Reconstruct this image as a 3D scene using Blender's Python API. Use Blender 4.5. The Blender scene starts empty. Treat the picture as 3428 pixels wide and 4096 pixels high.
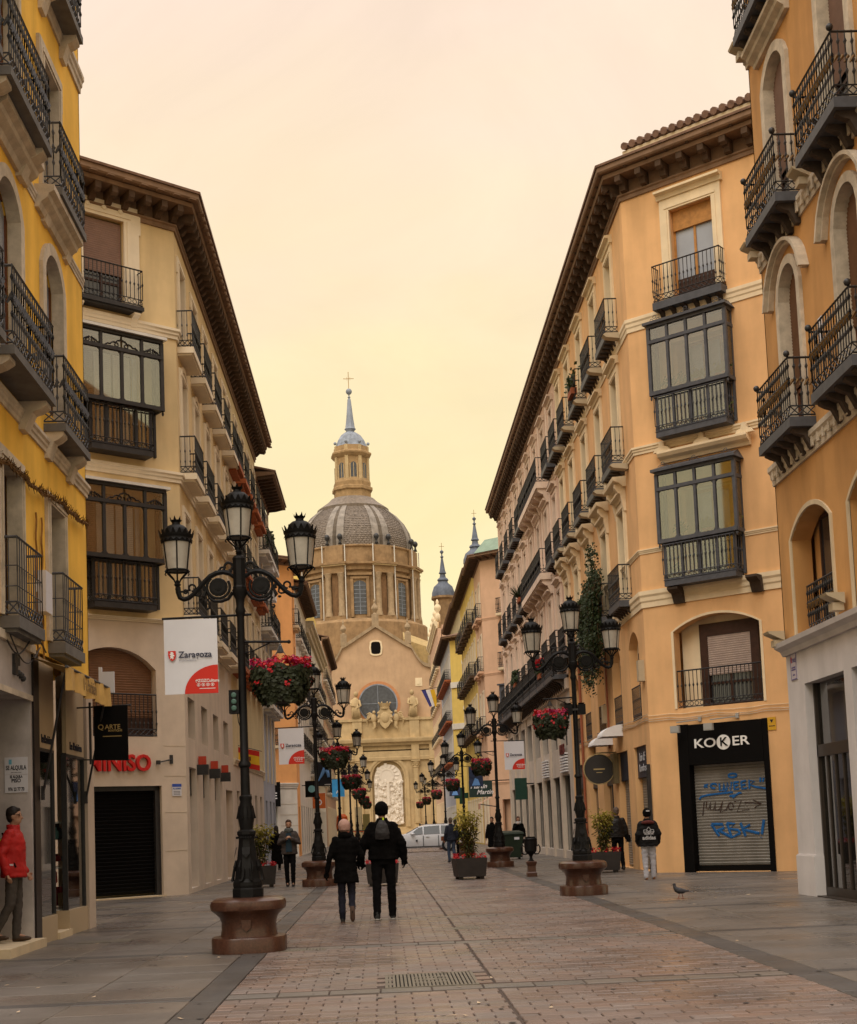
import bpy, bmesh, math, random
from math import sin, cos, pi, radians, sqrt
from mathutils import Vector, Matrix
random.seed(7)
scene = bpy.context.scene
COL = scene.collection

# ------------------------------------------------------------------ camera
CAM_H = 1.45
def make_camera():
    cam = bpy.data.cameras.new('camera'); ob = bpy.data.objects.new('camera', cam); COL.objects.link(ob)
    cam.sensor_fit = 'VERTICAL'; cam.sensor_height = 24.0; cam.lens = 32.0
    cam.shift_y = 0.1857; cam.clip_start = 0.1; cam.clip_end = 3000
    yaw, pitch, roll = 0.037073, 0.090474, -radians(2.3)
    fw = Vector((sin(yaw)*cos(pitch), cos(yaw)*cos(pitch), sin(pitch)))
    r0 = Vector((cos(yaw), -sin(yaw), 0)); u0 = r0.cross(fw)
    r = r0*cos(roll) + u0*sin(roll); u = -r0*sin(roll) + u0*cos(roll)
    m = Matrix.Identity(4)
    for i in range(3):
        m[i][0] = r[i]; m[i][1] = u[i]; m[i][2] = -fw[i]
    m[0][3], m[1][3], m[2][3] = 0, 0, CAM_H
    ob.matrix_world = m
    scene.camera = ob
make_camera()

# ------------------------------------------------------------------ sky and light
SUN_EL, SUN_AZ = radians(48), radians(205)      # soft fill sun, added high behind the camera to light the facing walls
def make_world():
    w = bpy.data.worlds.new('World'); scene.world = w; w.use_nodes = True
    nt = w.node_tree; N = nt.nodes; L = nt.links; N.clear()
    out = N.new('ShaderNodeOutputWorld'); bg = N.new('ShaderNodeBackground')
    sky = N.new('ShaderNodeTexSky'); sky.sky_type = 'NISHITA'; sky.sun_disc = False
    sky.sun_elevation = SUN_EL; sky.sun_rotation = SUN_AZ; sky.air_density = 1.5; sky.dust_density = 4.0
    sc = N.new('ShaderNodeVectorMath'); sc.operation = 'SCALE'; sc.inputs['Scale'].default_value = 0.1
    L.new(sky.outputs[0], sc.inputs[0])
    tc = N.new('ShaderNodeTexCoord'); sep = N.new('ShaderNodeSeparateXYZ'); L.new(tc.outputs['Generated'], sep.inputs[0])
    # cloud layer: cream and pink near the horizon, paler and greyer towards the zenith
    noise = N.new('ShaderNodeTexNoise'); noise.inputs['Scale'].default_value = 2.6; noise.inputs['Detail'].default_value = 5
    mp = N.new('ShaderNodeMapping'); mp.inputs['Scale'].default_value = (1, 1, 3.2); L.new(tc.outputs['Generated'], mp.inputs[0]); L.new(mp.outputs[0], noise.inputs['Vector'])
    nm = N.new('ShaderNodeMath'); nm.operation = 'MULTIPLY_ADD'; nm.inputs[1].default_value = 0.34; nm.inputs[2].default_value = -0.17; L.new(noise.outputs['Fac'], nm.inputs[0])
    ad = N.new('ShaderNodeMath'); ad.operation = 'ADD'; L.new(sep.outputs['Z'], ad.inputs[0]); L.new(nm.outputs[0], ad.inputs[1])
    cr = N.new('ShaderNodeValToRGB'); e = cr.color_ramp.elements
    e[0].position = 0.0; e[0].color = SKY[0]; e[1].position = 1.0; e[1].color = SKY[-1]
    for p, c in zip((0.12, 0.22, 0.36, 0.6), SKY[1:5]):
        x = e.new(p); x.color = c
    L.new(ad.outputs[0], cr.inputs[0])
    # thin uneven veils of cloud, the same all round
    n2 = N.new('ShaderNodeTexNoise'); n2.inputs['Scale'].default_value = 3.4; n2.inputs['Detail'].default_value = 7; n2.inputs['Roughness'].default_value = .6; n2.inputs['Distortion'].default_value = .7
    mp2 = N.new('ShaderNodeMapping'); mp2.inputs['Scale'].default_value = (1, 1, 2.2); mp2.inputs['Location'].default_value = (3.1, 1.7, .4); L.new(tc.outputs['Generated'], mp2.inputs[0]); L.new(mp2.outputs[0], n2.inputs['Vector'])
    veil = N.new('ShaderNodeMapRange'); veil.inputs['From Min'].default_value = .35; veil.inputs['From Max'].default_value = .68; veil.inputs['To Min'].default_value = .95; veil.inputs['To Max'].default_value = 1.05; L.new(n2.outputs['Fac'], veil.inputs[0])
    vm = N.new('ShaderNodeVectorMath'); vm.operation = 'SCALE'; L.new(cr.outputs[0], vm.inputs[0]); L.new(veil.outputs[0], vm.inputs['Scale'])
    mix = N.new('ShaderNodeMixRGB'); mix.inputs[0].default_value = 0.94
    L.new(sc.outputs[0], mix.inputs[1]); L.new(vm.outputs[0], mix.inputs[2])
    L.new(mix.outputs[0], bg.inputs['Color']); bg.inputs['Strength'].default_value = 1.0
    L.new(bg.outputs[0], out.inputs[0])
SKY = [(1.08, .97, .74, 1), (1.09, .94, .57, 1), (1.10, .92, .50, 1), (1.08, .87, .60, 1), (1.07, .84, .72, 1), (2.8, 2.68, 2.6, 1)]
make_world()
def make_sun():
    l = bpy.data.lights.new('sun', 'SUN'); l.energy = 1.4; l.angle = radians(40); l.color = (1, .93, .82)
    o = bpy.data.objects.new('sun', l); COL.objects.link(o)
    d = Vector((sin(SUN_AZ)*cos(SUN_EL), cos(SUN_AZ)*cos(SUN_EL), sin(SUN_EL)))
    o.rotation_euler = d.to_track_quat('Z', 'Y').to_euler(); o.location = (0, 0, 60)
make_sun()
scene.view_settings.view_transform = 'Standard'; scene.view_settings.look = 'None'
scene.view_settings.exposure = 0.0; scene.view_settings.gamma = 1.0; scene.view_settings.use_curve_mapping = False
scene.cycles.max_bounces = 6; scene.cycles.diffuse_bounces = 4; scene.cycles.transparent_max_bounces = 12
scene.cycles.caustics_reflective = False; scene.cycles.caustics_refractive = False
scene.cycles.use_denoising = True

# ------------------------------------------------------------------ materials
MATS = {}
def mat(name, col, rough=.85, var=.12, scale=2.0, bump=0.0, bscale=60, metal=0.0, streak=0.0, spec=.25, coord='pos', detail=4):
    if name in MATS: return MATS[name]
    m = bpy.data.materials.new(name); m.use_nodes = True; MATS[name] = m
    nt = m.node_tree; N = nt.nodes; L = nt.links; p = N['Principled BSDF']
    p.inputs['Roughness'].default_value = rough; p.inputs['Metallic'].default_value = metal; p.inputs['Specular IOR Level'].default_value = spec
    if coord == 'pos':
        g = N.new('ShaderNodeNewGeometry'); vec = g.outputs['Position']
    else:
        g = N.new('ShaderNodeTexCoord'); vec = g.outputs['Object']
    n = N.new('ShaderNodeTexNoise'); n.inputs['Scale'].default_value = scale; n.inputs['Detail'].default_value = detail; n.inputs['Roughness'].default_value = .62
    L.new(vec, n.inputs['Vector'])
    rp = N.new('ShaderNodeMapRange'); rp.inputs['From Min'].default_value = .3; rp.inputs['From Max'].default_value = .7
    rp.inputs['To Min'].default_value = 1 - var; rp.inputs['To Max'].default_value = 1 + var; L.new(n.outputs['Fac'], rp.inputs[0])
    fac = rp.outputs[0]
    if streak:
        mp = N.new('ShaderNodeMapping'); mp.inputs['Scale'].default_value = (1.6, 1.6, .3); L.new(vec, mp.inputs[0])
        n2 = N.new('ShaderNodeTexNoise'); n2.inputs['Scale'].default_value = 1.3; n2.inputs['Detail'].default_value = 6; L.new(mp.outputs[0], n2.inputs['Vector'])
        r2 = N.new('ShaderNodeMapRange'); r2.inputs['From Min'].default_value = .44; r2.inputs['From Max'].default_value = .70
        r2.inputs['To Min'].default_value = 1.0; r2.inputs['To Max'].default_value = 1 - streak; L.new(n2.outputs['Fac'], r2.inputs[0])
        mu = N.new('ShaderNodeMath'); mu.operation = 'MULTIPLY'; L.new(fac, mu.inputs[0]); L.new(r2.outputs[0], mu.inputs[1]); fac = mu.outputs[0]
    sc = N.new('ShaderNodeVectorMath'); sc.operation = 'SCALE'; sc.inputs[0].default_value = col[:3]; L.new(fac, sc.inputs['Scale'])
    L.new(sc.outputs[0], p.inputs['Base Color'])
    if bump:
        n3 = N.new('ShaderNodeTexNoise'); n3.inputs['Scale'].default_value = bscale; n3.inputs['Detail'].default_value = 3; L.new(vec, n3.inputs['Vector'])
        b = N.new('ShaderNodeBump'); b.inputs['Strength'].default_value = bump; b.inputs['Distance'].default_value = .02
        L.new(n3.outputs['Fac'], b.inputs['Height']); L.new(b.outputs[0], p.inputs['Normal'])
    return m
def glass_mat(name, tint, refl=.5, rough=.03):
    """pane that mirrors the street a little and lets the room behind show through"""
    if name in MATS: return MATS[name]
    m = bpy.data.materials.new(name); m.use_nodes = True; MATS[name] = m
    nt = m.node_tree; N = nt.nodes; L = nt.links; N.remove(N['Principled BSDF']); out = N['Material Output']
    t = N.new('ShaderNodeBsdfTransparent'); t.inputs[0].default_value = (*tint, 1)
    g = N.new('ShaderNodeBsdfGlossy'); g.inputs['Roughness'].default_value = rough; g.inputs[0].default_value = (.9, .9, .9, 1)
    fr = N.new('ShaderNodeFresnel'); fr.inputs['IOR'].default_value = 1.5
    ml = N.new('ShaderNodeMath'); ml.operation = 'MULTIPLY_ADD'; ml.inputs[1].default_value = 1.0; ml.inputs[2].default_value = refl*.3; ml.use_clamp = True
    L.new(fr.outputs[0], ml.inputs[0])
    mx = N.new('ShaderNodeMixShader'); L.new(ml.outputs[0], mx.inputs[0]); L.new(t.outputs[0], mx.inputs[1]); L.new(g.outputs[0], mx.inputs[2]); L.new(mx.outputs[0], out.inputs[0])
    return m
def leaf_mat(name, col, var=.4):
    if name in MATS: return MATS[name]
    m = mat(name, col, rough=.6, var=var, scale=14, spec=.3)
    nt = m.node_tree; N = nt.nodes; L = nt.links; p = N['Principled BSDF']; out = N['Material Output']
    t = N.new('ShaderNodeBsdfTranslucent'); t.inputs[0].default_value = (*[c*1.2 for c in col[:3]], 1)
    mx = N.new('ShaderNodeMixShader'); mx.inputs[0].default_value = .25; L.new(p.outputs[0], mx.inputs[1]); L.new(t.outputs[0], mx.inputs[2]); L.new(mx.outputs[0], out.inputs[0])
    return m

# ------------------------------------------------------------------ mesh building
class MB:
    def __init__(s): s.v = []; s.f = []
    def add(s, vs, fs):
        o = len(s.v); s.v += [tuple(v) for v in vs]; s.f += [tuple(i+o for i in f) for f in fs]; return s
    def quad(s, a, b, c, d): return s.add([a, b, c, d], [(0, 1, 2, 3)])
    def box(s, x0, x1, y0, y1, z0, z1):
        return s.add([(x0,y0,z0),(x1,y0,z0),(x1,y1,z0),(x0,y1,z0),(x0,y0,z1),(x1,y0,z1),(x1,y1,z1),(x0,y1,z1)],
                     [(0,3,2,1),(4,5,6,7),(0,1,5,4),(1,2,6,5),(2,3,7,6),(3,0,4,7)])
    def prism(s, poly, axis, t0, t1):
        """polygon in the two other axes (in xyz order), drawn out along axis"""
        n = len(poly)
        P = {'x': lambda a, b, t: (t, a, b), 'y': lambda a, b, t: (a, t, b), 'z': lambda a, b, t: (a, b, t)}[axis]
        vs = [P(a, b, t0) for a, b in poly] + [P(a, b, t1) for a, b in poly]
        fs = [tuple(range(n))[::-1], tuple(range(n, 2*n))] + [(i, (i+1) % n, n+(i+1) % n, n+i) for i in range(n)]
        return s.add(vs, fs)
    def lathe(s, prof, n=12, c=(0, 0, 0), a0=0.0, sx=1.0, sy=1.0, caps=True):
        vs = []; fs = []
        for r, z in prof:
            for i in range(n):
                a = a0 + 2*pi*i/n; vs.append((c[0]+r*cos(a)*sx, c[1]+r*sin(a)*sy, c[2]+z))
        for j in range(len(prof)-1):
            for i in range(n):
                k = (i+1) % n; fs.append((j*n+i, j*n+k, (j+1)*n+k, (j+1)*n+i))
        if caps:
            fs.append(tuple(range(n))[::-1]); m = (len(prof)-1)*n; fs.append(tuple(range(m, m+n)))
        return s.add(vs, fs)
    def tube(s, pts, r, n=6, caps=True):
        pts = [Vector(p) for p in pts]; m = len(pts); rs = r if isinstance(r, (list, tuple)) else [r]*m
        vs = []; fs = []; up = None
        for i, p in enumerate(pts):
            t = (pts[min(i+1, m-1)] - pts[max(i-1, 0)]).normalized()
            if up is None: up = Vector((0, 0, 1)) if abs(t.z) < .9 else Vector((0, 1, 0))
            a = t.cross(up)
            if a.length < 1e-5: a = t.cross(Vector((0, 1, 0)))
            a.normalize(); b = a.cross(t); up = b
            ra, rb = rs[i] if isinstance(rs[i], tuple) else (rs[i], rs[i])
            for k in range(n):
                q = 2*pi*k/n; vs.append(p + a*cos(q)*ra + b*sin(q)*rb)
        for j in range(m-1):
            for k in range(n):
                l = (k+1) % n; fs.append((j*n+k, j*n+l, (j+1)*n+l, (j+1)*n+k))
        if caps: fs.append(tuple(range(n))[::-1]); fs.append(tuple(range((m-1)*n, m*n)))
        return s.add(vs, fs)
    def sweep(s, prof, x0, x1, m0=0.0, m1=0.0):
        """moulding profile [(out, z)] run from x0 to x1 on a facade; m0/m1 = mitre slope (dx per unit out)"""
        n = len(prof); vs = [(x0 - m0*o, -o, z) for o, z in prof] + [(x1 + m1*o, -o, z) for o, z in prof]
        return s.add(vs, [tuple(range(n)), tuple(range(n, 2*n))[::-1]] + [(i, n+i, n+(i+1) % n, (i+1) % n) for i in range(n)])
    def sphere(s, c, r, n=10, m=6, sx=1, sy=1, sz=1):
        prof = [(max(r*sin(pi*i/m), 1e-4), -r*cos(pi*i/m)*sz) for i in range(m+1)]
        return s.lathe(prof, n, c, sx=sx, sy=sy)
    def mesh(s, name, smooth=False):
        me = bpy.data.meshes.new(name); me.from_pydata(s.v, [], s.f)
        bm = bmesh.new(); bm.from_mesh(me); bmesh.ops.recalc_face_normals(bm, faces=bm.faces); bm.to_mesh(me); bm.free()
        if smooth:
            me.shade_smooth()
            if smooth != True: me.set_sharp_from_angle(angle=radians(smooth))
        return me
    def build(s, name, m, parent=None, loc=(0, 0, 0), rot=0, smooth=False):
        return put(s.mesh(name, smooth), name, m, parent, loc, rot)
def put(me, name, m, parent=None, loc=(0, 0, 0), rot=0):
    if m is not None and not me.materials: me.materials.append(m)
    o = bpy.data.objects.new(name, me); COL.objects.link(o)
    o.parent = parent; o.location = loc
    o.rotation_euler = (0, 0, rot) if isinstance(rot, (int, float)) else rot
    return o
def empty(name, loc=(0, 0, 0), rot=0):
    o = bpy.data.objects.new(name, None); COL.objects.link(o); o.location = loc; o.rotation_euler = (0, 0, rot); o.empty_display_size = .2; return o
def tag(o, label=None, cat=None, group=None, kind=None):
    if label: o['label'] = label
    if cat: o['category'] = cat
    if group: o['group'] = group
    if kind: o['kind'] = kind
    return o
def copy_tree(o, parent=None, loc=None, rot=None):
    c = o.copy(); COL.objects.link(c); c.parent = parent
    if loc is not None: c.location = loc
    if rot is not None: c.rotation_euler = (0, 0, rot)
    for k in ('label', 'group'):
        if k in c and parent is None: pass
    for ch in o.children: copy_tree(ch, c)
    return c
CACHE = {}
def cached(key, fn):
    if key not in CACHE: CACHE[key] = fn()
    return CACHE[key]
WORKSHOP = bpy.data.scenes.new('workshop')       # scratch scene for turning text and modifiers into meshes; removed at the end
def baked(o):
    WORKSHOP.collection.objects.link(o); vl = WORKSHOP.view_layers[0]; vl.update()
    me = bpy.data.meshes.new_from_object(o.evaluated_get(vl.depsgraph)); bpy.data.objects.remove(o); return me
def text_mesh(txt, size, depth=.01, bold=0.0, shear=0.0, align='CENTER', spacing=1.0, xscale=1.0):
    """letters standing in the facade plane: x to the right, z up, facing -y"""
    c = bpy.data.curves.new('text', 'FONT'); c.body = txt; c.size = size; c.extrude = depth/2; c.offset = bold; c.shear = shear
    c.align_x = align; c.align_y = 'CENTER'; c.space_character = spacing; c.resolution_u = 3
    me = baked(bpy.data.objects.new('text', c)); bpy.data.curves.remove(c)
    me.transform(Matrix.Rotation(pi/2, 4, 'X') @ Matrix.Scale(xscale, 4, (1, 0, 0))); me.materials.clear(); return me

# ------------------------------------------------------------------ facades
class Fac:
    """a facade plane: local x along it, -y out to the street, z up"""
    def __init__(s, root, ox, oy, rot): s.root = root; s.o = (ox-root.location.x, oy-root.location.y); s.rot = rot
    def pos(s, x, y, z): return (s.o[0]+x*cos(s.rot)-y*sin(s.rot), s.o[1]+x*sin(s.rot)+y*cos(s.rot), z-s.root.location.z)
    def put(s, mb, name, m, x=0, y=0, z=0, smooth=False):
        me = mb.mesh(name, smooth) if isinstance(mb, MB) else mb
        return put(me, name, m, s.root, s.pos(x, y, z), s.rot)
def arc(x0, x1, z, rise, n=10):
    w = x1-x0; c = (x0+x1)/2
    if rise >= w/2*.999:
        return [(c-w/2*cos(pi*i/n), z+rise*sin(pi*i/n)) for i in range(n+1)]
    R = (w*w/4+rise*rise)/(2*rise)
    return [(x0+w*i/n, z+sqrt(max(R*R-(x0+w*i/n-c)**2, 0))-(R-rise)) for i in range(n+1)]
def wall(x0, x1, z0, z1, ops, depth=.22):
    """plastered wall with openings (x0,x1,z0,z1,rise) and their reveals"""
    mb = MB(); O = [(o+(0,))[:5] for o in ops]
    xs = sorted(set([x0, x1]+[v for o in O for v in o[:2] if x0 < v < x1])); zs = sorted(set([z0, z1]+[v for o in O for v in (o[2], o[3]+o[4]) if z0 < v < z1]))
    for i in range(len(xs)-1):
        for j in range(len(zs)-1):
            cx, cz = (xs[i]+xs[i+1])/2, (zs[j]+zs[j+1])/2
            if any(o[0] < cx < o[1] and o[2] < cz < o[3]+o[4] for o in O): continue
            mb.quad((xs[i], 0, zs[j]), (xs[i+1], 0, zs[j]), (xs[i+1], 0, zs[j+1]), (xs[i], 0, zs[j+1]))
    for a, b, c, d, r in O:
        path = [(a, c)] + (arc(a, b, d, r) if r else [(a, d), (b, d)]) + [(b, c)]
        if r:
            q = arc(a, b, d, r)
            for k in range(len(q)-1):
                mb.quad((q[k][0], 0, q[k][1]), (q[k+1][0], 0, q[k+1][1]), (q[k+1][0], 0, d+r), (q[k][0], 0, d+r))
        for k in range(len(path)):
            p, q = path[k], path[(k+1) % len(path)]
            mb.quad((p[0], 0, p[1]), (q[0], 0, q[1]), (q[0], depth, q[1]), (p[0], depth, p[1]))
    # thickness behind the outer skin
    mb.quad((x0, 0, z0), (x0, 0, z1), (x0, depth+.2, z1), (x0, depth+.2, z0)); mb.quad((x1, 0, z0), (x1, 0, z1), (x1, depth+.2, z1), (x1, depth+.2, z0))
    mb.quad((x0, 0, z1), (x1, 0, z1), (x1, depth+.2, z1), (x0, depth+.2, z1))
    return mb
# ------------------------------------------------------------------ palette
M = dict(
 iron=mat('black_iron', (.022,.021,.022), rough=.5, var=.3, scale=9, spec=.45),
 iron_grey=mat('grey_painted_iron', (.075,.078,.088), rough=.55, var=.2, scale=6),
 iron_dark=mat('dark_bay_iron', (.030,.027,.027), rough=.45, var=.25, scale=6),
 wood=mat('brown_window_wood', (.13,.045,.018), rough=.5, var=.25, scale=8),
 wood_dark=mat('dark_window_wood', (.045,.020,.013), rough=.5, var=.25, scale=8),
 wood_honey=mat('honey_window_wood', (.42,.20,.055), rough=.45, var=.2, scale=8),
 shutter=mat('brown_roller_slats', (.20,.105,.06), rough=.6, var=.12, scale=4),
 shutter_pale=mat('pale_roller_slats', (.42,.34,.30), rough=.6, var=.1, scale=4),
 shutter_rose=mat('rosy_roller_slats', (.26,.17,.14), rough=.6, var=.1, scale=4),
 pane=mat('dark_pane', (.03,.032,.036), rough=.06, var=.2, scale=.7, spec=.8),
 pane_sky=mat('painted_sky_pane', (.30,.33,.38), rough=.08, var=.15, scale=.6, spec=.8),  # sky reflection put into a pale pane colour
 curtain=mat('net_curtain_pane', (.55,.53,.50), rough=.25, var=.15, scale=3, spec=.6),
 cream=mat('cream_moulding', (.62,.50,.33), rough=.85, var=.1, scale=2, streak=.18),
 stone_trim=mat('weathered_stone_trim', (.56,.48,.37), rough=.9, var=.2, scale=5, streak=.25, bump=.2),
 grey_slab=mat('grey_balcony_slab', (.14,.135,.13), rough=.85, var=.2, scale=4),
 eave=mat('dark_eave_wood', (.085,.052,.033), rough=.8, var=.3, scale=5),
 eave_mid=mat('brown_eave_board', (.21,.13,.08), rough=.8, var=.2, scale=3),
 tile=mat('roof_tile', (.20,.12,.085), rough=.85, var=.3, scale=7),
 interior=mat('room_interior', (.16,.13,.10), rough=.9, var=.3, scale=1.5),
 white=mat('white_paint', (.72,.71,.72), rough=.6, var=.04, scale=3),
 black=mat('black_sign', (.004,.0035,.0035), rough=.6, var=.1, scale=5, spec=.08),
)
def baluster(mb, x, y, z0, h, r=.011, k=.026, knobs=(.5,)):
    p = [(r, 0)]
    for q in knobs: p += [(r, h*q-.05), (k, h*q), (r, h*q+.05)]
    p += [(r, h)]; mb.lathe(p, 4, (x, y, z0), a0=pi/4)
def railing_mesh(w, proj, h, style='plain'):
    mb = MB(); t = .018; band = .17
    seq = [((-w/2, 0), (-w/2, -proj)), ((-w/2, -proj), (w/2, -proj)), ((w/2, -proj), (w/2, 0))] if proj > .02 else [((-w/2, 0), (w/2, 0))]
    for (ax, ay), (bx, by) in seq:
        L = sqrt((bx-ax)**2+(by-ay)**2); n = max(2, round(L/.115)); dx, dy = (bx-ax)/L, (by-ay)/L
        for z, tt in ((h-.02, .02), (band, .013), (.02, .014)) + (((h*.62, .008), (h*.36, .008)) if style == 'grid' else ()):
            mb.tube([(ax, ay, z), (bx, by, z)], tt, 4)
        for i in range(n+1):
            x, y = ax+(bx-ax)*i/n, ay+(by-ay)*i/n
            if style == 'garland': baluster(mb, x, y, band, h-band, .011, .03, (.46, .54, .8, .25))
            elif style == 'grid': baluster(mb, x, y, band, h-band, .009, .012, (.5,))
            else: baluster(mb, x, y, band, h-band, .011, .027, (.5, .16) if style == 'plain' else (.5,))
        c = max(2, round(L/.15))   # pierced foot band
        for i in range(c):
            x0, y0 = ax+(bx-ax)*i/c, ay+(by-ay)*i/c; x1, y1 = ax+(bx-ax)*(i+1)/c, ay+(by-ay)*(i+1)/c
            if style == 'ring':
                xm, ym = (x0+x1)/2, (y0+y1)/2
                mb.tube([(xm+dx*.055*cos(a), ym+dy*.055*cos(a), band*.55+.055*sin(a)) for a in [2*pi*k/8 for k in range(9)]], .009, 4)
            else:
                mb.tube([(x0, y0, .03), (x1, y1, band-.01)], .010, 4); mb.tube([(x0, y0, band-.01), (x1, y1, .03)], .010, 4)
    return mb
def collar_mesh(w, proj, h):
    """the thick leafy collar half way up the balusters"""
    mb = MB(); seq = [((-w/2, 0), (-w/2, -proj)), ((-w/2, -proj), (w/2, -proj)), ((w/2, -proj), (w/2, 0))] if proj > .02 else [((-w/2, 0), (w/2, 0))]
    for (ax, ay), (bx, by) in seq:
        L = sqrt((bx-ax)**2+(by-ay)**2); dx, dy = (bx-ax)/L, (by-ay)/L; m = max(3, round(L/.075))
        for i in range(m):
            x, y = ax+(bx-ax)*(i+.5)/m, ay+(by-ay)*(i+.5)/m
            mb.tube([(x-dx*.03, y-dy*.03, h*.56-.05), (x+dx*.03, y+dy*.03, h*.56+.05)], [.014, .032], 5)
    return mb
def shutter_mesh(w, h, pitch=.055, d=.018):
    mb = MB(); n = max(3, int(h/pitch)); vs = []; fs = []
    for i in range(n+1):
        z = h*i/n; vs += [(-w/2, 0, z), (w/2, 0, z)]
        if i < n: zm = z+h/n*.75; vs += [(-w/2, -d, zm), (w/2, -d, zm)]
    for i in range(len(vs)//2-1): fs.append((2*i, 2*i+1, 2*i+3, 2*i+2))
    mb.add(vs, fs); mb.quad((-w/2, .01, 0), (w/2, .01, 0), (w/2, .01, h), (-w/2, .01, h)); return mb
def casement_mesh(w, h, leaves=2, tr=.0, t=.06):
    mb = MB(); d = .05
    mb.box(-w/2, -w/2+t, 0, d, 0, h); mb.box(w/2-t, w/2, 0, d, 0, h); mb.box(-w/2+t, w/2-t, 0, d, h-t, h); mb.box(-w/2+t, w/2-t, 0, d, 0, t*1.4)
    for i in range(1, leaves):
        x = -w/2+w*i/leaves; mb.box(x-t*.55, x+t*.55, -.008, d, t*1.4, h-t)
    if tr: mb.box(-w/2+t, w/2-t, -.004, d-.004, h*tr-.03, h*tr+.03)
    return mb
def window(fac, x, z, w, h, frame='wood', pane='pane', depth=.16, roll=0.0, rollm='shutter', leaves=2, tr=.28, rise=0.0):
    """casement (frame) with panes and, where it is down, a roller shutter"""
    fr = cached(('case', round(w,2), round(h+rise,2), leaves, tr, frame), lambda: casement_mesh(w, h+rise, leaves, tr).mesh('window'))
    o = fac.put(fr, 'window', M[frame], x, depth, z)
    for i in range(leaves):
        pm = cached(('pane', round(w,2), round(h+rise,2), leaves, pane), lambda: MB().box(-w/leaves/2+.03, w/leaves/2-.03, .024, .034, .06, h+rise-.04).mesh('pane'))
        put(pm, 'pane', M[pane], o, (-w/2+w/leaves*(i+.5), 0, 0))
    if roll:
        hh = (h+rise)*roll
        sm = cached(('roll', round(w,2), round(hh,2), rollm), lambda: shutter_mesh(w-.04, hh).mesh('roller_shutter'))
        put(sm, 'roller_shutter', M[rollm], o, (0, -.03, h+rise-hh))
    return o
def surround(fac, x, z, w, h, t=.17, m='cream', proj=.05, sill=False, name='window_surround', rise=0.0, hood=0.0, ears=False, lining=0.0):
    def mk():
        mb = MB(); a, b = -w/2, w/2
        if rise:
            q = arc(a, b, h, rise, 12); Q = arc(a-t, b+t, h, rise+t*.9, 12)
            for k in range(12):
                P = [q[k], q[k+1], Q[k+1], Q[k]]
                vs = [(p[0], -proj, p[1]) for p in P]+[(p[0], .01, p[1]) for p in P]
                mb.add(vs, [(0,1,2,3), (3,2,6,7), (0,4,5,1)])
            mb.box(a-t, a, -proj, .01, 0, h); mb.box(b, b+t, -proj, .01, 0, h)
        else:
            mb.box(a-t, a, -proj, .01, 0, h); mb.box(b, b+t, -proj, .01, 0, h)
            mb.box(a-t, b+t, -proj-.002, .01, h, h+t)
            mb.box(a-t*.45, a-t*.2, -proj-.02, 0, 0, h+.001); mb.box(b+t*.2, b+t*.45, -proj-.02, 0, 0, h+.001); mb.box(a-t*.45, b+t*.45, -proj-.022, 0, h+.2*t, h+t*.45)
            if ears: mb.box(a-t-.05, a-t+.002, -proj+.004, .01, h-.25, h+t-.003); mb.box(b+t-.002, b+t+.05, -proj+.004, .01, h-.25, h+t-.003)
        if lining:
            q = [(a, 0)]+(arc(a, b, h, rise, 12) if rise else [(a, h), (b, h)])+[(b, 0)]
            cc = h*.5; k = 1-.03/w
            for i in range(len(q)-1):
                (x0, z0), (x1, z1_) = q[i], q[i+1]; f = lambda x, z: (x*k, z-.012 if z > h-.001 else z)
                A, B = f(x0, z0), f(x1, z1_); mb.quad((A[0], -proj+.01, A[1]), (B[0], -proj+.01, B[1]), (B[0], lining, B[1]), (A[0], lining, A[1]))
        if hood:
            z1 = h+rise+t
            mb.sweep([(0, z1+.06), (proj+.03, z1+.06), (hood*.45, z1+.13), (hood*.5, z1+.17), (hood, z1+.2), (hood, z1+.26), (0, z1+.29)], a-t-.06, b+t+.06)
            mb.box(a-t, b+t, -proj+.01, .012, z1-.001, z1+.062)
        return mb.mesh(name)
    return fac.put(cached(('sur', round(w,2), round(h,2), t, m, proj, rise, hood, ears, lining), mk), name, M[m], x, 0, z)
def console(mb, x, z, w=.16, h=.45, d=.3):
    prof = [(0, z), (-d, z), (-d, z-h*.15), (-d*.75, z-h*.3), (-d*.5, z-h*.38), (-d*.35, z-h*.7), (-d*.22, z-h), (0, z-h)]
    mb.prism(prof, 'x', x-w/2, x+w/2)
def balcony(fac, x, z, w, proj, h=1.0, style='plain', slab='grey_slab', rail='iron', thick=.12, cons=2, conm=None, mould=True, conh=.42, cw=.17, collar=None):
    """slab (the part) with railing and brackets as its pieces; z is the slab top"""
    def mk():
        mb = MB(); mb.box(-w/2, w/2, -proj, .01, -thick, 0)
        if mould: mb.box(-w/2+.05, w/2-.05, -proj+.05, .01, -thick-.05, -thick+.001)
        return mb.mesh('balcony')
    o = fac.put(cached(('slab', round(w,2), round(proj,2), thick, slab, mould), mk), 'balcony', M[slab], x, 0, z)
    rm = cached(('rail', round(w,2), round(proj,2), h, style, rail), lambda: railing_mesh(w-.05, proj-.03, h, style).mesh('railing'))
    put(rm, 'railing', M[rail], o, (0, 0, .015))
    if style == 'garland': put(cached(('collar', round(w,2), round(proj,2), h, collar or rail), lambda: collar_mesh(w-.05, proj-.03, h).mesh('leaf_collar')), 'leaf_collar', M[collar or rail], o, (0, 0, .015))
    if cons:
        def mc():
            mb = MB(); console(mb, 0, -thick-(.05 if mould else 0), cw, conh, proj*.85); return mb.mesh('bracket')
        cm = cached(('cons', round(proj,2), thick, conm or slab, mould, conh, cw), mc)
        for i in range(cons):
            put(cm, 'bracket', M[conm or slab], o, (-w/2+.16+(w-.32)*i/(cons-1), 0, 0))
    return o
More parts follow.
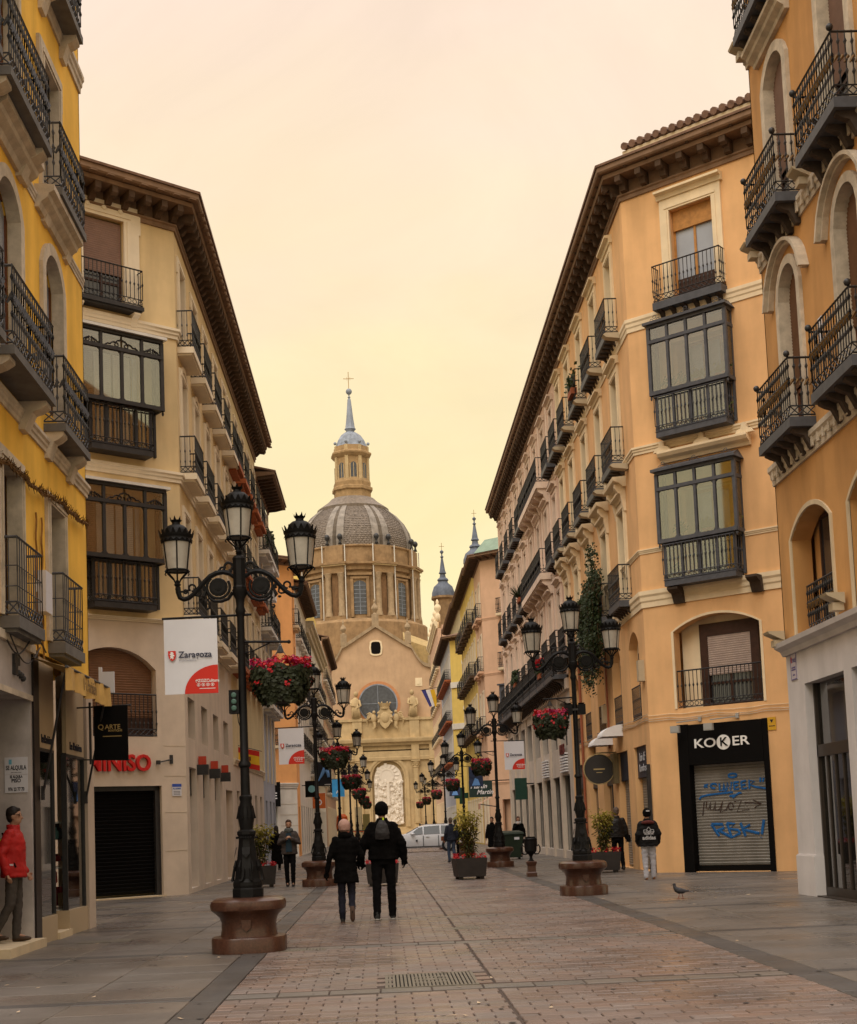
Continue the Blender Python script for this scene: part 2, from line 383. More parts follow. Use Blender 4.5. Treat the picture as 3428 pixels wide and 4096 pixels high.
def string_course(fac, x0, x1, z, h=.22, proj=.09, m='cream', m0=0, m1=0, name='string_course'):
    mb = MB().sweep([(-.01, z), (proj*.35, z), (proj*.4, z+h*.3), (proj*.65, z+h*.4), (proj*.7, z+h*.62), (proj, z+h*.75), (proj, z+h), (-.01, z+h+.01)], x0, x1, m0, m1)
    return fac.put(mb, name, M[m])
def cornice(fac, x0, x1, z, over=.72, m0=0, m1=0, pitch=.46, bh=.3, bw=.15, bm='eave', sm='eave_mid', rm='tile', style=0, phase=.2, bosses=True):
    """frieze, brackets, soffit boards and eaves; z is the wall head"""
    fac.put(MB().sweep([(-.01, z), (.05, z), (.05, z+.1), (.09, z+.13), (.09, z+.17), (.004, z+.18), (.004, z+.2+bh), (-.4, z+.2+bh), (-.4, z)], x0, x1, m0, m1), 'frieze', M['eave_mid'])
    zb = z+.18+bh
    fac.put(MB().sweep([(-.01, zb), (over*.74, zb), (over*.76, zb+.05), (over*.78, zb+.1), (-.01, zb+.11)], x0, x1, m0, m1), 'soffit', M[sm])
    fac.put(MB().sweep([(over*.5, zb+.12), (over*.95, zb+.13), (over, zb+.17), (over, zb+.30), (over*.97, zb+.33), (-.1, zb+.5), (-.1, zb+.12)], x0, x1, m0, m1), 'eaves', M[sm if style else 'eave_mid'])
    rt = fac.put(MB().sweep([(over*.9, zb+.335), (over+.04, zb+.30), (over+.05, zb+.36), (-1.6, zb+1.0), (-1.6, zb+.9)], x0, x1, m0, m1), 'roof', M[rm])
    def mk():
        mb = MB(); D = over*.7; z0 = -bh
        if style: prof = [(0, 0), (-D, 0), (-D, z0*.45), (-D*.8, z0*.62), (-D*.62, z0*.4), (-D*.5, z0*.62), (-D*.42, z0*.95), (-D*.2, z0), (0, z0)]
        else: prof = [(0, 0), (-D, 0), (-D, z0*.5), (-D*.86, z0*.72), (-D*.5, z0*.62), (-D*.25, z0), (0, z0)]
        mb.prism(prof, 'x', -bw/2, bw/2); return mb.mesh('eave_bracket')
    me = cached(('brk', over, bh, bw, style, bm), mk)
    n = int((x1-x0-phase)/pitch)
    for i in range(n+1): fac.put(me, 'eave_bracket', M[bm], x0+phase+i*pitch, -.01, zb)
    if bosses:
        def mk2():
            mb = MB()
            if style: mb.lathe([(.05, 0), (.05, -.02), (.02, -.045)], 8)
            else: mb.box(-.09, .09, -.16, .0, -.025, 0)
            return mb.mesh('soffit_boss')
        b2 = cached(('boss', style, bm), mk2)
        for i in range(n+1): fac.put(b2, 'soffit_boss', M[bm if style else sm], x0+phase+(i+.5)*pitch, -over*.84, zb+.131)
def building(name, loc, label, cat='building', group=None):
    o = empty(name, loc); tag(o, label, cat, group); return o
def mass(root, foot, z0, z1, m, inset=.45, name='rear_wall'):
    """the solid body behind the facades: footprint polygon in world xy"""
    mb = MB().prism([(x-root.location.x, y-root.location.y) for x, y in foot], 'z', z0, z1); return mb.build(name, m, root)
def plane_text(fac, txt, x, z, size, m, out=.02, depth=.012, bold=.0, name='lettering', parent=None, **k):
    me = text_mesh(txt, size, depth, bold, **k); me.materials.append(m)
    o = put(me, name, None, fac.root, fac.pos(x, -out, z), fac.rot); return o
def bay_window(fac, x, w, proj, zr, zt, ztr, zb, zl, lw, m, glass, crest=True, floor_in=None, lproj=None, npan=4, roofm='iron_grey'):
    """glazed iron bay: roof, upper glazed box (zb..zt with transom ztr), lower railed part (zl..zb)"""
    lproj = lproj or proj*.8; o = None
    f = MB(); t = .045; xs = [-w/2+w*i/npan for i in range(npan+1)]
    for i, xx in enumerate(xs):
        tt = t if i in (0, npan) else .035
        f.box(xx-tt, xx+tt, -proj, -proj+.09, zb, ztr if crest and i == npan//2 else zt)
        if i < npan:                              # rounded corners of each light
            for (cx, cz, sx, sz) in ((xs[i]+.035, zb+.10, 1, 1), (xs[i+1]-.035, zb+.10, -1, 1), (xs[i]+.035, ztr-.04, 1, -1), (xs[i+1]-.035, ztr-.04, -1, -1)):
                f.prism([(cx, cz), (cx+sx*.07, cz), (cx, cz+sz*.07)], 'y', -proj+.02, -proj+.06)
    for z0, z1, e in ((zb, zb+.10, .03), (ztr-.04, ztr+.05, .015), (zt-.02, zt+.06, .02)): f.box(-w/2-e, w/2+e, -proj-e, -proj+.088, z0, z1)
    for sx in (-1, 1):
        xe = sx*w/2
        for z0, z1 in ((zb, zb+.10), (ztr-.04, ztr+.05), (zt-.02, zt+.06)): f.box(min(xe-.04*sx, xe+.015*sx), max(xe-.04*sx, xe+.015*sx), -proj+.09, 0, z0+.002, z1-.002)
        f.box(min(xe, xe-.06*sx), max(xe, xe-.06*sx), -.07, 0.02, zl, zt)
        f.lathe([(.001, -.13), (.03, -.09), (.035, -.05), (.012, 0)], 6, (xe, -proj+.03, zb))
    for i in range(npan+1):
        xx = -lw/2+lw*i/npan; f.box(xx-.035, xx+.035, -lproj, -lproj+.06, zl, zb)
    f.box(-lw/2-.02, lw/2+.02, -lproj-.06, 0, zl-.1, zl+.03); f.box(-lw/2, lw/2, -lproj+.02, 0, zl+.03, zl+.12)
    f.box(-w/2, w/2, -proj+.09, 0.0, zb+.02, zb+.06)
    o = fac.put(f, 'bay_window', M[m], x)
    # roof
    r = MB(); e = .1
    r.add([(-w/2-e, -proj-e, zt+.06), (w/2+e, -proj-e, zt+.06), (w/2+e, .0, zt+.06), (-w/2-e, 0, zt+.06), (-w/2-e, -proj-e, zt+.13), (w/2+e, -proj-e, zt+.13), (w/2-.05, 0, zr+.08), (-w/2+.05, 0, zr+.08)],
          [(0,1,2,3), (0,4,5,1), (4,7,6,5), (1,5,6,2), (0,3,7,4)])
    put(r.mesh('bay_roof'), 'bay_roof', M[roofm], o)
    for i in range(npan):
        for z0, z1 in ((zb+.10, ztr-.04), (ztr+.05, zt-.02)):
            put(MB().box(xs[i]+.03, xs[i+1]-.03, -proj+.036, -proj+.042, z0-.01, z1+.01).mesh('pane'), 'pane', glass, o)
        x0, x1 = -lw/2+lw*i/npan, -lw/2+lw*(i+1)/npan
        put(MB().box(x0+.03, x1-.03, -lproj+.026, -lproj+.032, zl+.1, zb+.01).mesh('pane'), 'pane', glass, o)
    for sx in (-1, 1):
        xe = sx*(w/2-.012); put(MB().box(xe-.003, xe+.003, -proj+.085, -.06, zb+.08, zt).mesh('pane'), 'pane', glass, o)
        xe = sx*(lw/2-.012); put(MB().box(xe-.003, xe+.003, -lproj+.05, -.02, zl+.1, zb).mesh('pane'), 'pane', glass, o)
    rl = MB(); q = railing_mesh(lw+.06, lproj+.06, zb-zl-.08, 'ring'); rl.add([(a, b, c+zl+.04) for a, b, c in q.v], q.f)
    put(rl.mesh('railing'), 'railing', M[m], o)
    if crest:                                      # scrollwork behind the top lights
        c = MB()
        for xc, s in ((-w*3/8, .6), (0, 1.0), (w*3/8, .6)):
            for sg in (-1, 1):
                pts = [(xc+sg*s*(.05+.42*k/8), -proj+.02, ztr+.06+s*.17*(1-k/8)+.02*sin(k*2.2)) for k in range(9)]; c.tube(pts, .017, 4)
                c.tube([(xc+sg*(s*.13+.05*cos(a)), -proj+.02, ztr+.11+.05*sin(a)) for a in [k*.8 for k in range(9)]], .014, 4)
                c.tube([(xc+sg*(.02+.035*k/4), -proj+.02, ztr+.06+s*.17+.03*k-.008*k*k) for k in range(5)], .014, 4)
        put(c.mesh('scroll_crest'), 'scroll_crest', M[m], o)
    return o
# ------------------------------------------------------------------ near left: yellow building, shop at street level
R90 = pi/2
M['yellow'] = mat('ochre_yellow_plaster', (.86,.51,.075), rough=.9, var=.10, scale=.9, streak=.20, bump=.08)
M['marble'] = mat('grey_veined_marble', (.46,.42,.40), rough=.45, var=.2, scale=2.4, streak=.12)
M['beige_panel'] = mat('beige_shop_panel', (.44,.34,.22), rough=.55, var=.06, scale=1)
M['dark_stone'] = mat('near_black_stone', (.018,.013,.012), rough=.35, var=.3, scale=6)
M['paper'] = mat('poster_paper', (.62,.62,.66), rough=.8, var=.03, scale=3)
M['ink'] = mat('poster_ink', (.02,.02,.03), rough=.8, var=.02)
M['shop_glass'] = glass_mat('shop_glass', (.55,.62,.60), refl=.55)
def yellow_building():
    b = building('yellow_building', (-4.88, 23.2, 0), 'yellow plastered building with iron balconies at the left edge above a boutique')
    F = Fac(b, -4.88, 23.2, R90); Y = lambda y: y-23.2
    bays = (15.75, 18.33, 20.92)
    ops = []
    for c in bays:
        w = .55
        ops += [(Y(c-.47), Y(c+.47), 11.45, 13.6), (Y(c-.56), Y(c+.56), 8.0, 10.22, .34), (Y(c-.48), Y(c+.48), 4.42, 6.53), (Y(c-.47), Y(c+.47), 14.9, 16.8)]
    F.put(wall(Y(13.2), 0, 4.18, 19.2, ops, .2), 'facade_wall', M['yellow'])
    mass(b, [(-5.3, 13.2), (-5.3, 23.15), (-16, 23.15), (-16, 13.2)], 4.15, 19.2, M['yellow']); mass(b, [(-5.95, 13.2), (-5.95, 23.15), (-16, 23.15), (-16, 13.2)], 0, 4.15, M['interior'], name='ground_floor_core')
    mass(b, [(-4.88, 23.16), (-5.3, 23.16), (-5.3, 23.2), (-4.88, 23.2)], 4.18, 19.2, M['yellow'], name='return_wall')
    for i, c in enumerate(bays):
        near = i < 2
        window(F, Y(c), 11.45, .94, 2.15, 'wood', 'curtain', .14, tr=.8); surround(F, Y(c), 11.45, .94, 2.15, .24, 'stone_trim', .06, ears=True, lining=.13)
        window(F, Y(c), 8.0, 1.12, 2.2, 'wood', 'pane_sky', .14, tr=.5, rise=.3); surround(F, Y(c), 8.0, 1.12, 2.22, .20, 'stone_trim', .06, rise=.34, lining=.13)
        window(F, Y(c), 4.42, .96, 2.1, 'wood_dark', 'pane', .17); surround(F, Y(c), 4.42, .96, 2.11, .17, 'stone_trim', .05, lining=.16)
        window(F, Y(c), 14.9, .94, 1.9, 'wood', 'curtain', .14, tr=.8); surround(F, Y(c), 14.9, .94, 1.9, .22, 'stone_trim', .06)
        # hood over the arched window
        F.put(MB().sweep([(-.01, 10.95), (.06, 10.95), (.1, 11.03), (.2, 11.1), (.22, 11.16), (.30, 11.2), (.30, 11.29), (-.01, 11.31)], Y(c)-1.0, Y(c)+1.0), 'hood', M['stone_trim'])
        pr = .34 if not near else .46
        wd = 1.72 if not near else 2.2
        xc = Y(c+.22) if not near else Y(c-.30)
        for z, h in ((14.86, 1.05), (11.42, 1.05), (7.72, 1.05)):
            balcony(F, xc, z, wd, pr, h, 'garland', 'grey_slab', 'iron_grey', .12, 2, 'stone_trim', False, .40, .26)
        balcony(F, Y(c+.12), 4.40, 1.35, .26, 1.05, 'grid', 'grey_slab', 'iron_grey', .16, 0)
    string_course(F, Y(13.2), 0, 14.55, .30, .10, 'stone_trim'); string_course(F, Y(13.2), 0, 11.0, .16, .05, 'stone_trim'); string_course(F, Y(13.2), 0, 7.28, .2, .09, 'stone_trim')
    # dried garland slung along the first floor, cables down the wall
    g = MB(); rnd = random.Random(3)
    gp = [(Y(15.5+7.4*k/60), -.08-.02*sin(k), 6.28+.48*k/60+.03*cos(k*2*pi/22)) for k in range(61)]
    g.tube(gp, .03, 5)
    for p in gp:
        for _ in range(7):
            a = rnd.uniform(0, 2*pi); l = rnd.uniform(.06, .13)
            g.tube([p, (p[0]-rnd.uniform(.0, .1), p[1]-abs(sin(a))*l*.7, p[2]+cos(a)*l)], [.014, .002], 3, False)
    F.put(g, 'garland', mat('dried_garland', (.16,.085,.03), rough=.95, var=.4, scale=20))
    cb = MB()
    for x in (19.62, 19.95): cb.tube([(Y(x+.03*sin(k*1.3)), -.03, 6.2-.1*k) for k in range(22)], .016, 5)
    F.put(cb, 'cable', mat('ochre_painted_cable', (.26,.13,.03), rough=.8, var=.3))
    F.put(MB().box(Y(19.62), Y(20.0), -.16, 0, 4.75, 5.35).box(Y(19.62)-.004, Y(20.004), -.162, -.02, 5.05, 5.08), 'meter_box', M['paper'])
    F.put(MB().tube([(Y(17.9+.1*k), -.05-.01*k % 3, 4.12-.16*sin(k*.42)) for k in range(16)], .012, 5).tube([(Y(18.0+.1*k), -.07, 4.2-.30*sin(k*.2)) for k in range(17)], .01, 5), 'cable', M['iron'])
    # street level: pale fascia with the entrance recess, dark pier, boutique, end pier
    F.put(wall(Y(13.2), Y(19.36), 0, 4.16, [(Y(17.6), Y(19.28), .09, 3.45), (Y(14.2), Y(16.9), .09, 3.2)], .9), 'entrance_wall', M['marble'])
    F.put(MB().box(Y(13.2), Y(19.4), -.06, .3, 4.1, 4.22), 'ledge', M['stone_trim'])
    F.put(MB().box(Y(17.55), Y(19.33), -.03, 0, 3.42, 3.5), 'lintel_moulding', M['stone_trim'])
    F.put(MB().box(Y(17.5), Y(19.38), -.16, .9, 0.0, .12), 'door_step', M['cream'])
    F.put(MB().box(Y(17.6), Y(19.28), .78, .82, .12, 3.45).box(Y(14.2), Y(16.9), .5, .54, .12, 3.2), 'door', M['wood_dark'])
    F.put(MB().box(Y(19.36), Y(19.66), -.03, .4, 0, 4.18), 'dark_pier', M['dark_stone'])
    F.put(MB().box(Y(22.7), 0, -.05, .45, 0, 4.18), 'end_pier', mat('cream_pier', (.52,.42,.33), rough=.7, var=.08, streak=.1))
    # boutique
    F.put(MB().box(Y(19.66), Y(20.62), -.02, .3, 0, .37).box(Y(21.4), Y(22.7), -.02, .3, 0, .38).box(Y(20.62), Y(21.4), .25, .6, 0, .30), 'shop_plinth', M['beige_panel'])
    F.put(MB().box(Y(20.6), Y(21.42), -.06, .28, 0, .10), 'door_step', M['cream'])
    for x0, x1 in ((19.68, 20.62), (21.42, 22.68)):
        F.put(MB().box(Y(x0), Y(x1), -.005, .06, 2.80, 4.12), 'sign_panel', M['beige_panel'])
        plane_text(F, 'La Parisien', Y((x0+x1)/2), 2.93, .17, M['ink'], .012, bold=.003, xscale=.85*(x1-x0)/.94)
        F.put(MB().box(Y(x0), Y(x1), .03, .04, .38, 2.8), 'shop_pane', M['shop_glass'])
        F.put(MB().box(Y(x0)-.02, Y(x0)+.02, 0, .08, .38, 2.8).box(Y(x1)-.025, Y(x1)+.015, 0, .08, .38, 2.8).box(Y(x0), Y(x1), .0, .07, 2.76, 2.81), 'shop_frame', M['iron'])
    F.put(MB().box(Y(20.62), Y(21.42), .22, .26, 2.3, 4.12).box(Y(20.62), Y(21.42), .3, .34, .3, 2.3), 'shop_door', M['dark_stone'])
    F.put(MB().box(Y(19.66), Y(22.7), .9, .94, 0, 4.1), 'shop_back', M['interior'])
    # goods in the window
    rnd = random.Random(5); gm = [mat('goods_%s' % n, c, rough=.7, var=.2) for n, c in (('pale', (.45,.46,.44)), ('teal', (.10,.22,.22)), ('red', (.28,.03,.03)), ('tan', (.36,.25,.14)), ('dark', (.03,.03,.035)), ('blue', (.12,.22,.34)))]
    for k in range(26):
        side = k % 2; x0, x1 = ((19.75, 20.5), (21.5, 22.55))[side]
        x = Y(rnd.uniform(x0, x1)); z = .42+rnd.choice((0, .35, .7, 1.05, 1.4, 1.75)); w = rnd.uniform(.06, .2); h = rnd.uniform(.12, .34); y = rnd.uniform(.2, .5)
        mb = MB()
        if k % 3: mb.lathe([(w*.25, 0), (w*.5, h*.15), (w*.45, h*.6), (w*.18, h*.8), (w*.22, h)], 8, (x, y, z))
        else: mb.prism([(x-w*.5, y-.03), (x+w*.5, y-.05), (x+w*.42, y+.05), (x-w*.42, y+.05)], 'z', z, z+h)
        F.put(mb, 'displayed_item', rnd.choice(gm))
    for z in (.4, 1.05, 1.75): F.put(MB().box(Y(19.7), Y(20.6), .15, .6, z-.03, z).box(Y(21.45), Y(22.65), .15, .6, z-.03, z), 'display_shelf', M['curtain'])
    # house number
    F.put(MB().box(Y(18.36), Y(18.62), -.04, 0, 3.84, 3.98).box(Y(18.36), Y(18.5), -.045, 0, 3.7, 3.85).sphere((Y(18.6), -.02, 3.74), .045, 8, 5).sphere((Y(18.72), -.02, 3.72), .05, 8, 5).sphere((Y(18.83), -.02, 3.69), .045, 8, 5), 'house_number', M['iron'])
    return b
YB = yellow_building()
def posters():
    # two letting notices on the recess wall that faces the street's near end
    for z, h, lines, lab in ((2.52, .24, (('SE ALQUILA', -.03, .085), ('- - - - - - - -', -.09, .05)), 'upper letting notice reading SE ALQUILA on the marble entrance wall'),
                             (2.27, .25, (('SE ALQUILA', .095, .052), ('PISO', .04, .072), ('976 23 77 70', -.08, .068)), 'lower letting notice reading SE ALQUILA PISO above the red jacket man')):
        o = MB().box(-.16, .16, -.004, .004, -h/2, h/2).build('letting_notice', M['paper'], None, (-5.085, 19.268, z))
        tag(o, lab, 'notice')
        for t, dz, s in lines:
            me = text_mesh(t, s, .002, .002, xscale=.62 if len(t) > 4 else .9); me.materials.append(M['ink']); put(me, 'print', None, o, (0, -.006, dz))
        if h < .245: MB().box(-.1, -.06, -.007, -.004, .02, .09).build('emblem', mat('notice_blue', (.15,.4,.55)), o)
posters()
def awning():
    o = empty('shop_awning', (-4.85, 20.6, 3.86)); tag(o, 'faded yellow cloth awning half rolled out over the boutique', 'awning')
    cl = mat('faded_yellow_canvas', (.60,.38,.12), rough=.9, var=.16, scale=3, streak=.2)
    n = 24; mb = MB()
    for i in range(n):
        a, b = -1.45+2.95*i/n, -1.45+2.95*(i+1)/n; w = lambda t: .02*sin(t*9)+.012*sin(t*23)
        za, zb = .02*sin(a*5), .02*sin(b*5)
        mb.quad((.52+w(a), a, .02), (.52+w(b), b, .02), (.53+w(b)*1.6, b, -.30+zb), (.53+w(a)*1.6, a, -.30+za))
        mb.quad((.50+w(a), a, .02), (.50+w(b), b, .02), (.02, b, .17), (.02, a, .17))
        mb.quad((.512+w(a), a, .016), (.512+w(b), b, .016), (.522+w(b)*1.6, b, -.302+zb), (.522+w(a)*1.6, a, -.302+za))
    mb.build('canvas', cl, o, smooth=True)
    MB().tube([(.51, -1.47, .02), (.51, 1.52, .02)], .02, 8).build('front_bar', M['iron_grey'], o)
    for y in (-1.4, 1.45):
        MB().tube([(.5, y, .02), (.03, y+.48, -1.74)], .018, 6).tube([(.03, y+.48, -1.82), (.03, y+.48, -1.62)], .028, 6).build('arm', M['iron'], o)
    me = text_mesh('La Parisien', .26, .003, .004, xscale=.8); me.materials.append(mat('faded_brown_print', (.22,.14,.06), rough=.9))
    put(me, 'lettering', None, o, (.545+.012, -.1, -.14), R90)
awning()
def arte_sign():
    o = empty('hanging_sign', (-4.66, 22.2, 0)); tag(o, 'black hanging sign reading Q ARTE BOUTIQUE beside the boutique', 'sign')
    mb = MB().box(.06, .60, -.02, .02, 2.72, 3.60); mb.build('board', M['black'], o)
    MB().tube([(-.22, 0, 3.58), (.64, 0, 3.60)], .014, 6).tube([(-.22, 0, 2.74), (.62, 0, 2.71)], .012, 6).box(-.02, .01, -.03, .03, 2.66, 3.66).sphere((.64, 0, 3.6), .02, 6, 4).build('bracket', M['iron'], o)
    gold = mat('gold_print', (.36,.25,.09), rough=.5)
    for t, x, z, s in (('Q', .17, 3.25, .12), ('ARTE', .36, 3.25, .105), ('BOUTIQUE', .40, 3.19, .045)):
        me = text_mesh(t, s, .002, .001); me.materials.append(gold); put(me, 'lettering', None, o, (x, -.024, z))
    MB().box(.2, .5, -.023, -.02, 3.095, 3.108).build('rule', gold, o)
    p = empty('light_box', (-4.84, 22.6, 0)); tag(p, 'small blank white projecting light box under the yellow awning', 'sign')
    MB().box(.25, .5, -.03, .03, 3.85, 4.2).box(.25, .3, -.03, .03, 4.2, 4.28).build('panel', M['paper'], p); MB().box(0, .25, -.015, .015, 4.0, 4.04).build('bracket', M['iron'], p)
arte_sign()

# ------------------------------------------------------------------ far left: beige corner building with glazed bays
M['beige'] = mat('beige_plaster', (.66,.50,.27), rough=.9, var=.09, scale=.8, streak=.16, bump=.06)
M['pale_stone'] = mat('pale_stone_cladding', (.62,.52,.42), rough=.6, var=.09, scale=1.6, streak=.10)
M['ivory'] = mat('ivory_moulding', (.74,.64,.48), rough=.85, var=.06, scale=2, streak=.08)
M['bay_glass'] = glass_mat('bay_glass', (.90,.92,.92), refl=.35)
M['blind'] = mat('pale_blind', (.80,.77,.74), rough=.8, var=.05)
def beige_building():
    b = building('beige_corner_building', (-4.87, 34.45, 0), 'beige corner building with two dark glazed bays and a red letter shop sign')
    C = Fac(b, -4.87, 34.45, radians(38)); F = Fac(b, -4.87, 34.45, R90)
    ct = tan45 = math.tan(radians(26))             # mitre between chamfer and street face
    xc = -1.95; xl = -4.4; xe = 11.05
    # chamfer: balcony window, two bays, arched window, shop shutter
    C.put(wall(xl, 0, 6.85, 17.1, [(xc-.62, xc+.5, 14.72, 16.97), (xc-.85, xc+.85, 10.95, 13.7), (xc-.85, xc+.85, 7.05, 9.9)], .16), 'facade_wall', M['beige'])
    C.put(MB().box(xc-.9, xc+.9, .5, .52, 7.05, 13.7), 'room_back', M['interior'])
    window(C, xc-.06, 14.72, 1.1, 2.2, 'wood_dark', 'pane', .12, .62, 'shutter_rose'); surround(C, xc-.06, 14.72, 1.12, 2.25, .42, 'ivory', .06, ears=True)
    for k in range(3): C.put(MB().lathe([(.07, 0), (.07, .02), (.04, .04)], 10).mesh('roundel'), 'roundel', M['ivory'], xc-.5+.45*k, -.065, 17.19).rotation_euler = (radians(90), 0, radians(38))
    balcony(C, xc-.05, 14.72, 1.85, .34, .95, 'ring', 'iron_dark', 'iron', .10, 2, 'ivory', True, .3)
    for zr, zt, ztr, zb, zl in ((14.1, 13.84, 13.45, 12.08, 10.98), (10.2, 10.0, 9.6, 8.2, 7.1)):
        bay_window(C, xc+.17, 2.22, .46, zr, zt, ztr, zb, zl, 1.62, 'iron_dark', M['bay_glass'], True, None, .36, 4, 'curtain')
        # what stands inside the bay: timber blinds and pale curtains
        for i, mm in enumerate(('shutter', 'blind', 'blind', 'curtain')):
            x0 = xc-.83+.52*i
            me = shutter_mesh(.46, zt-.45-zb, .05).mesh('inner_blind') if mm != 'curtain' else MB().box(-.22, .22, 0, .02, 0, zt-.45-zb).mesh('inner_blind')
            C.put(me, 'inner_blind', M[mm], x0+.22, .06 if mm == 'shutter' else .1, zb+.1)
            C.put(MB().box(-.2, .2, 0, .02, 0, zb-zl-.1), 'inner_panel', M['curtain' if i % 3 or zl < 8 else 'shutter'], x0+.22, .08, zl+.08)
    for z, h in ((14.2, .26), (10.42, .26), (6.76, .1)):
        string_course(C, xl, 0, z, h, .12, 'ivory', 0, ct); string_course(F, 0, xe, z, h, .12, 'ivory', ct, 0)
    cornice(C, xl, 0, 17.1, .72, 0, ct, .46, .34, .16); cornice(F, 0, xe, 17.1, .72, ct, 0, .46, .34, .16)
    # stone base on the chamfer
    C.put(wall(xl, 0, 0, 6.76, [(xc-1.2, xc+1.16, 3.92, 5.58, .52), (xc-1.3, xc+1.25, .02, 2.71)], .3), 'stone_base', M['pale_stone'])
    for zz in (3.7, 2.95, 2.05, 1.1): C.put(MB().box(-.62, .006, -.007, .0, zz-.006, zz+.006), 'stone_joint', M['stone_trim'])
    rl = shutter_mesh(2.3, 2.2, .06); C.put(rl, 'roller_shutter', M['shutter'], xc, .24, 3.92)
    C.put(MB().box(xc-1.19, xc+1.15, .18, .235, 3.93, 4.4), 'window_foot', M['wood_dark'])
    rm = railing_mesh(2.3, .0, 1.05, 'plain'); C.put(rm, 'railing', M['iron'], xc, -.0, 3.93)
    C.put(shutter_mesh(2.5, 2.62, .09, .03), 'shop_shutter', M['black'], xc, .22, .09)
    C.put(MB().box(xc+1.12, xc+1.25, .1, .25, .0, 2.72).box(xc-1.3, xc+1.25, .1, .25, 2.6, 2.72), 'shutter_frame', M['iron'])
    C.put(MB().box(xc-1.4, xc+1.3, -.06, .3, 0, .03), 'door_sill', M['cream'])
    plane_text(C, 'MINISO', xc+.08, 3.25, .56, mat('red_sign_letters', (.55,.018,.018), rough=.4, var=.05), .05, .09, .012, xscale=.92)
    C.put(MB().tube([(-.42, -.03, 3.36), (-.82, -.08, 3.28)], .018, 6).box(-.46, -.38, -.03, 0, 3.25, 3.47).box(-.86, -.78, -.12, -.04, 3.23, 3.33), 'spotlight', M['iron'])
    # street face
    ops = []; rows = ((14.1, 16.4), (10.75, 13.4, ), (7.05, 9.75))
    xs = [1.02+2.45*i for i in range(5)]
    for x in xs: ops += [(x-.46, x+.46, z0, z1) for z0, z1 in rows]
    F.put(wall(0, xe, 6.85, 17.1, ops, .24), 'facade_wall', M['beige'])
    for i, x in enumerate(xs):
        for j, (z0, z1) in enumerate(rows):
            window(F, x, z0, .92, z1-z0, 'wood_dark', 'pane', .2, .75 if j < 2 else .9, 'shutter_pale'); surround(F, x, z0, .92, z1-z0, .2, 'ivory', .05, ears=j == 0, lining=.19)
            if j == 1: surround(F, x, z1, .92, .05, .16, 'ivory', .07, rise=.2)
            balcony(F, x+.06, z0, 1.7, .42, .98, 'plain', 'ivory', 'iron', .16, 0, None, True)
    sl = [(.55+2.62*i, 2.2+2.62*i-.35, 3.95, 5.0) for i in range(4)]
    sh = [(.55+2.62*i, 2.2+2.62*i-.3, .12, 3.2) for i in range(3)]+[(8.65, 10.6, .05, 2.85)]
    F.put(wall(0, xe, 0, 6.76, sl+sh, .28), 'stone_base', M['pale_stone'])
    for a, c, z0, z1 in sl: window(F, (a+c)/2, z0, c-a, z1-z0, 'iron', 'pane', .26, leaves=1, tr=0)
    for a, c, z0, z1 in sh[:3]:
        F.put(MB().box(a, c, .24, .25, z0, z1), 'shop_pane', M['pane_sky']); F.put(MB().box(a, c, .14, .24, 2.5, z1), 'shutter_box', M['iron'])
        F.put(MB().box(c+.1, c+.3, -.3, 0, 3.05, 3.32), 'camera_box', M['iron']); F.put(MB().box(c+.3, c+.42, -.22, -.02, 3.3, 3.55), 'alarm_box', mat('red_alarm_box', (.5,.06,.03), rough=.5))
    F.put(MB().box(8.65, 10.6, .24, .27, .05, 2.85), 'door', M['stone_trim'])
    mass(b, [(-5.5, 35.3), (-5.5, 45.45), (-16, 45.45), (-16, 32.4), (-9.1, 32.5)], 0, 17.8, M['beige'])
    p = Fac(b, -4.87, 34.45, radians(38))
    al = put(MB().box(-.13, .13, -.012, .0, -.15, .15).mesh('alarm_notice'), 'alarm_notice', M['paper'], None, (-4.87-.29*cos(radians(38))+.008, 34.45-.29*sin(radians(38))-.008, 2.6), radians(38)); tag(al, 'small white and blue alarm notice on the stone pier beside the shutter', 'notice')
    MB().box(-.13, .13, -.015, -.012, .075, .15).build('blue_strip', mat('alarm_blue', (.05,.10,.42)), al)
    me = text_mesh('ALARMA', .06, .002, .001); me.materials.append(mat('alarm_ink', (.05,.12,.4))); put(me, 'print', None, al, (0, -.015, .03))
    for k in range(3): MB().box(-.09, .09, -.014, -.012, -.045-.035*k, -.035-.035*k).build('print', M['ink'], al)
    return b
BB = beige_building()
# ------------------------------------------------------------------ near right: ochre-orange building over a white shop front
M['orange'] = mat('ochre_orange_plaster', (.54,.285,.10), rough=.9, var=.11, scale=.8, streak=.22, bump=.08)
M['peach'] = mat('peach_plaster', (.74,.445,.21), rough=.9, var=.09, scale=.8, streak=.15, bump=.06)
M['pink'] = mat('dusty_pink_plaster', (.64,.45,.34), rough=.9, var=.07, scale=.8, streak=.12, bump=.06)
M['whitewall'] = mat('white_shop_plaster', (.60,.565,.555), rough=.75, var=.07, scale=1.6, streak=.12)
M['cream2'] = mat('buff_moulding', (.78,.64,.43), rough=.85, var=.07, scale=2, streak=.12)
M['corbel'] = mat('dark_corbel', (.06,.043,.032), rough=.8, var=.3, scale=5)
M['brass'] = mat('gilded_iron', (.15,.085,.03), rough=.5, var=.3, scale=9, metal=.2)
M['greymetal'] = mat('shutter_metal', (.24,.225,.20), rough=.5, var=.12, scale=3, streak=.2, metal=.15)
M['bronze'] = mat('bronze_door_metal', (.035,.026,.02), rough=.4, var=.15)
M['flood'] = mat('floodlight_housing', (.45,.37,.25), rough=.6, var=.1)
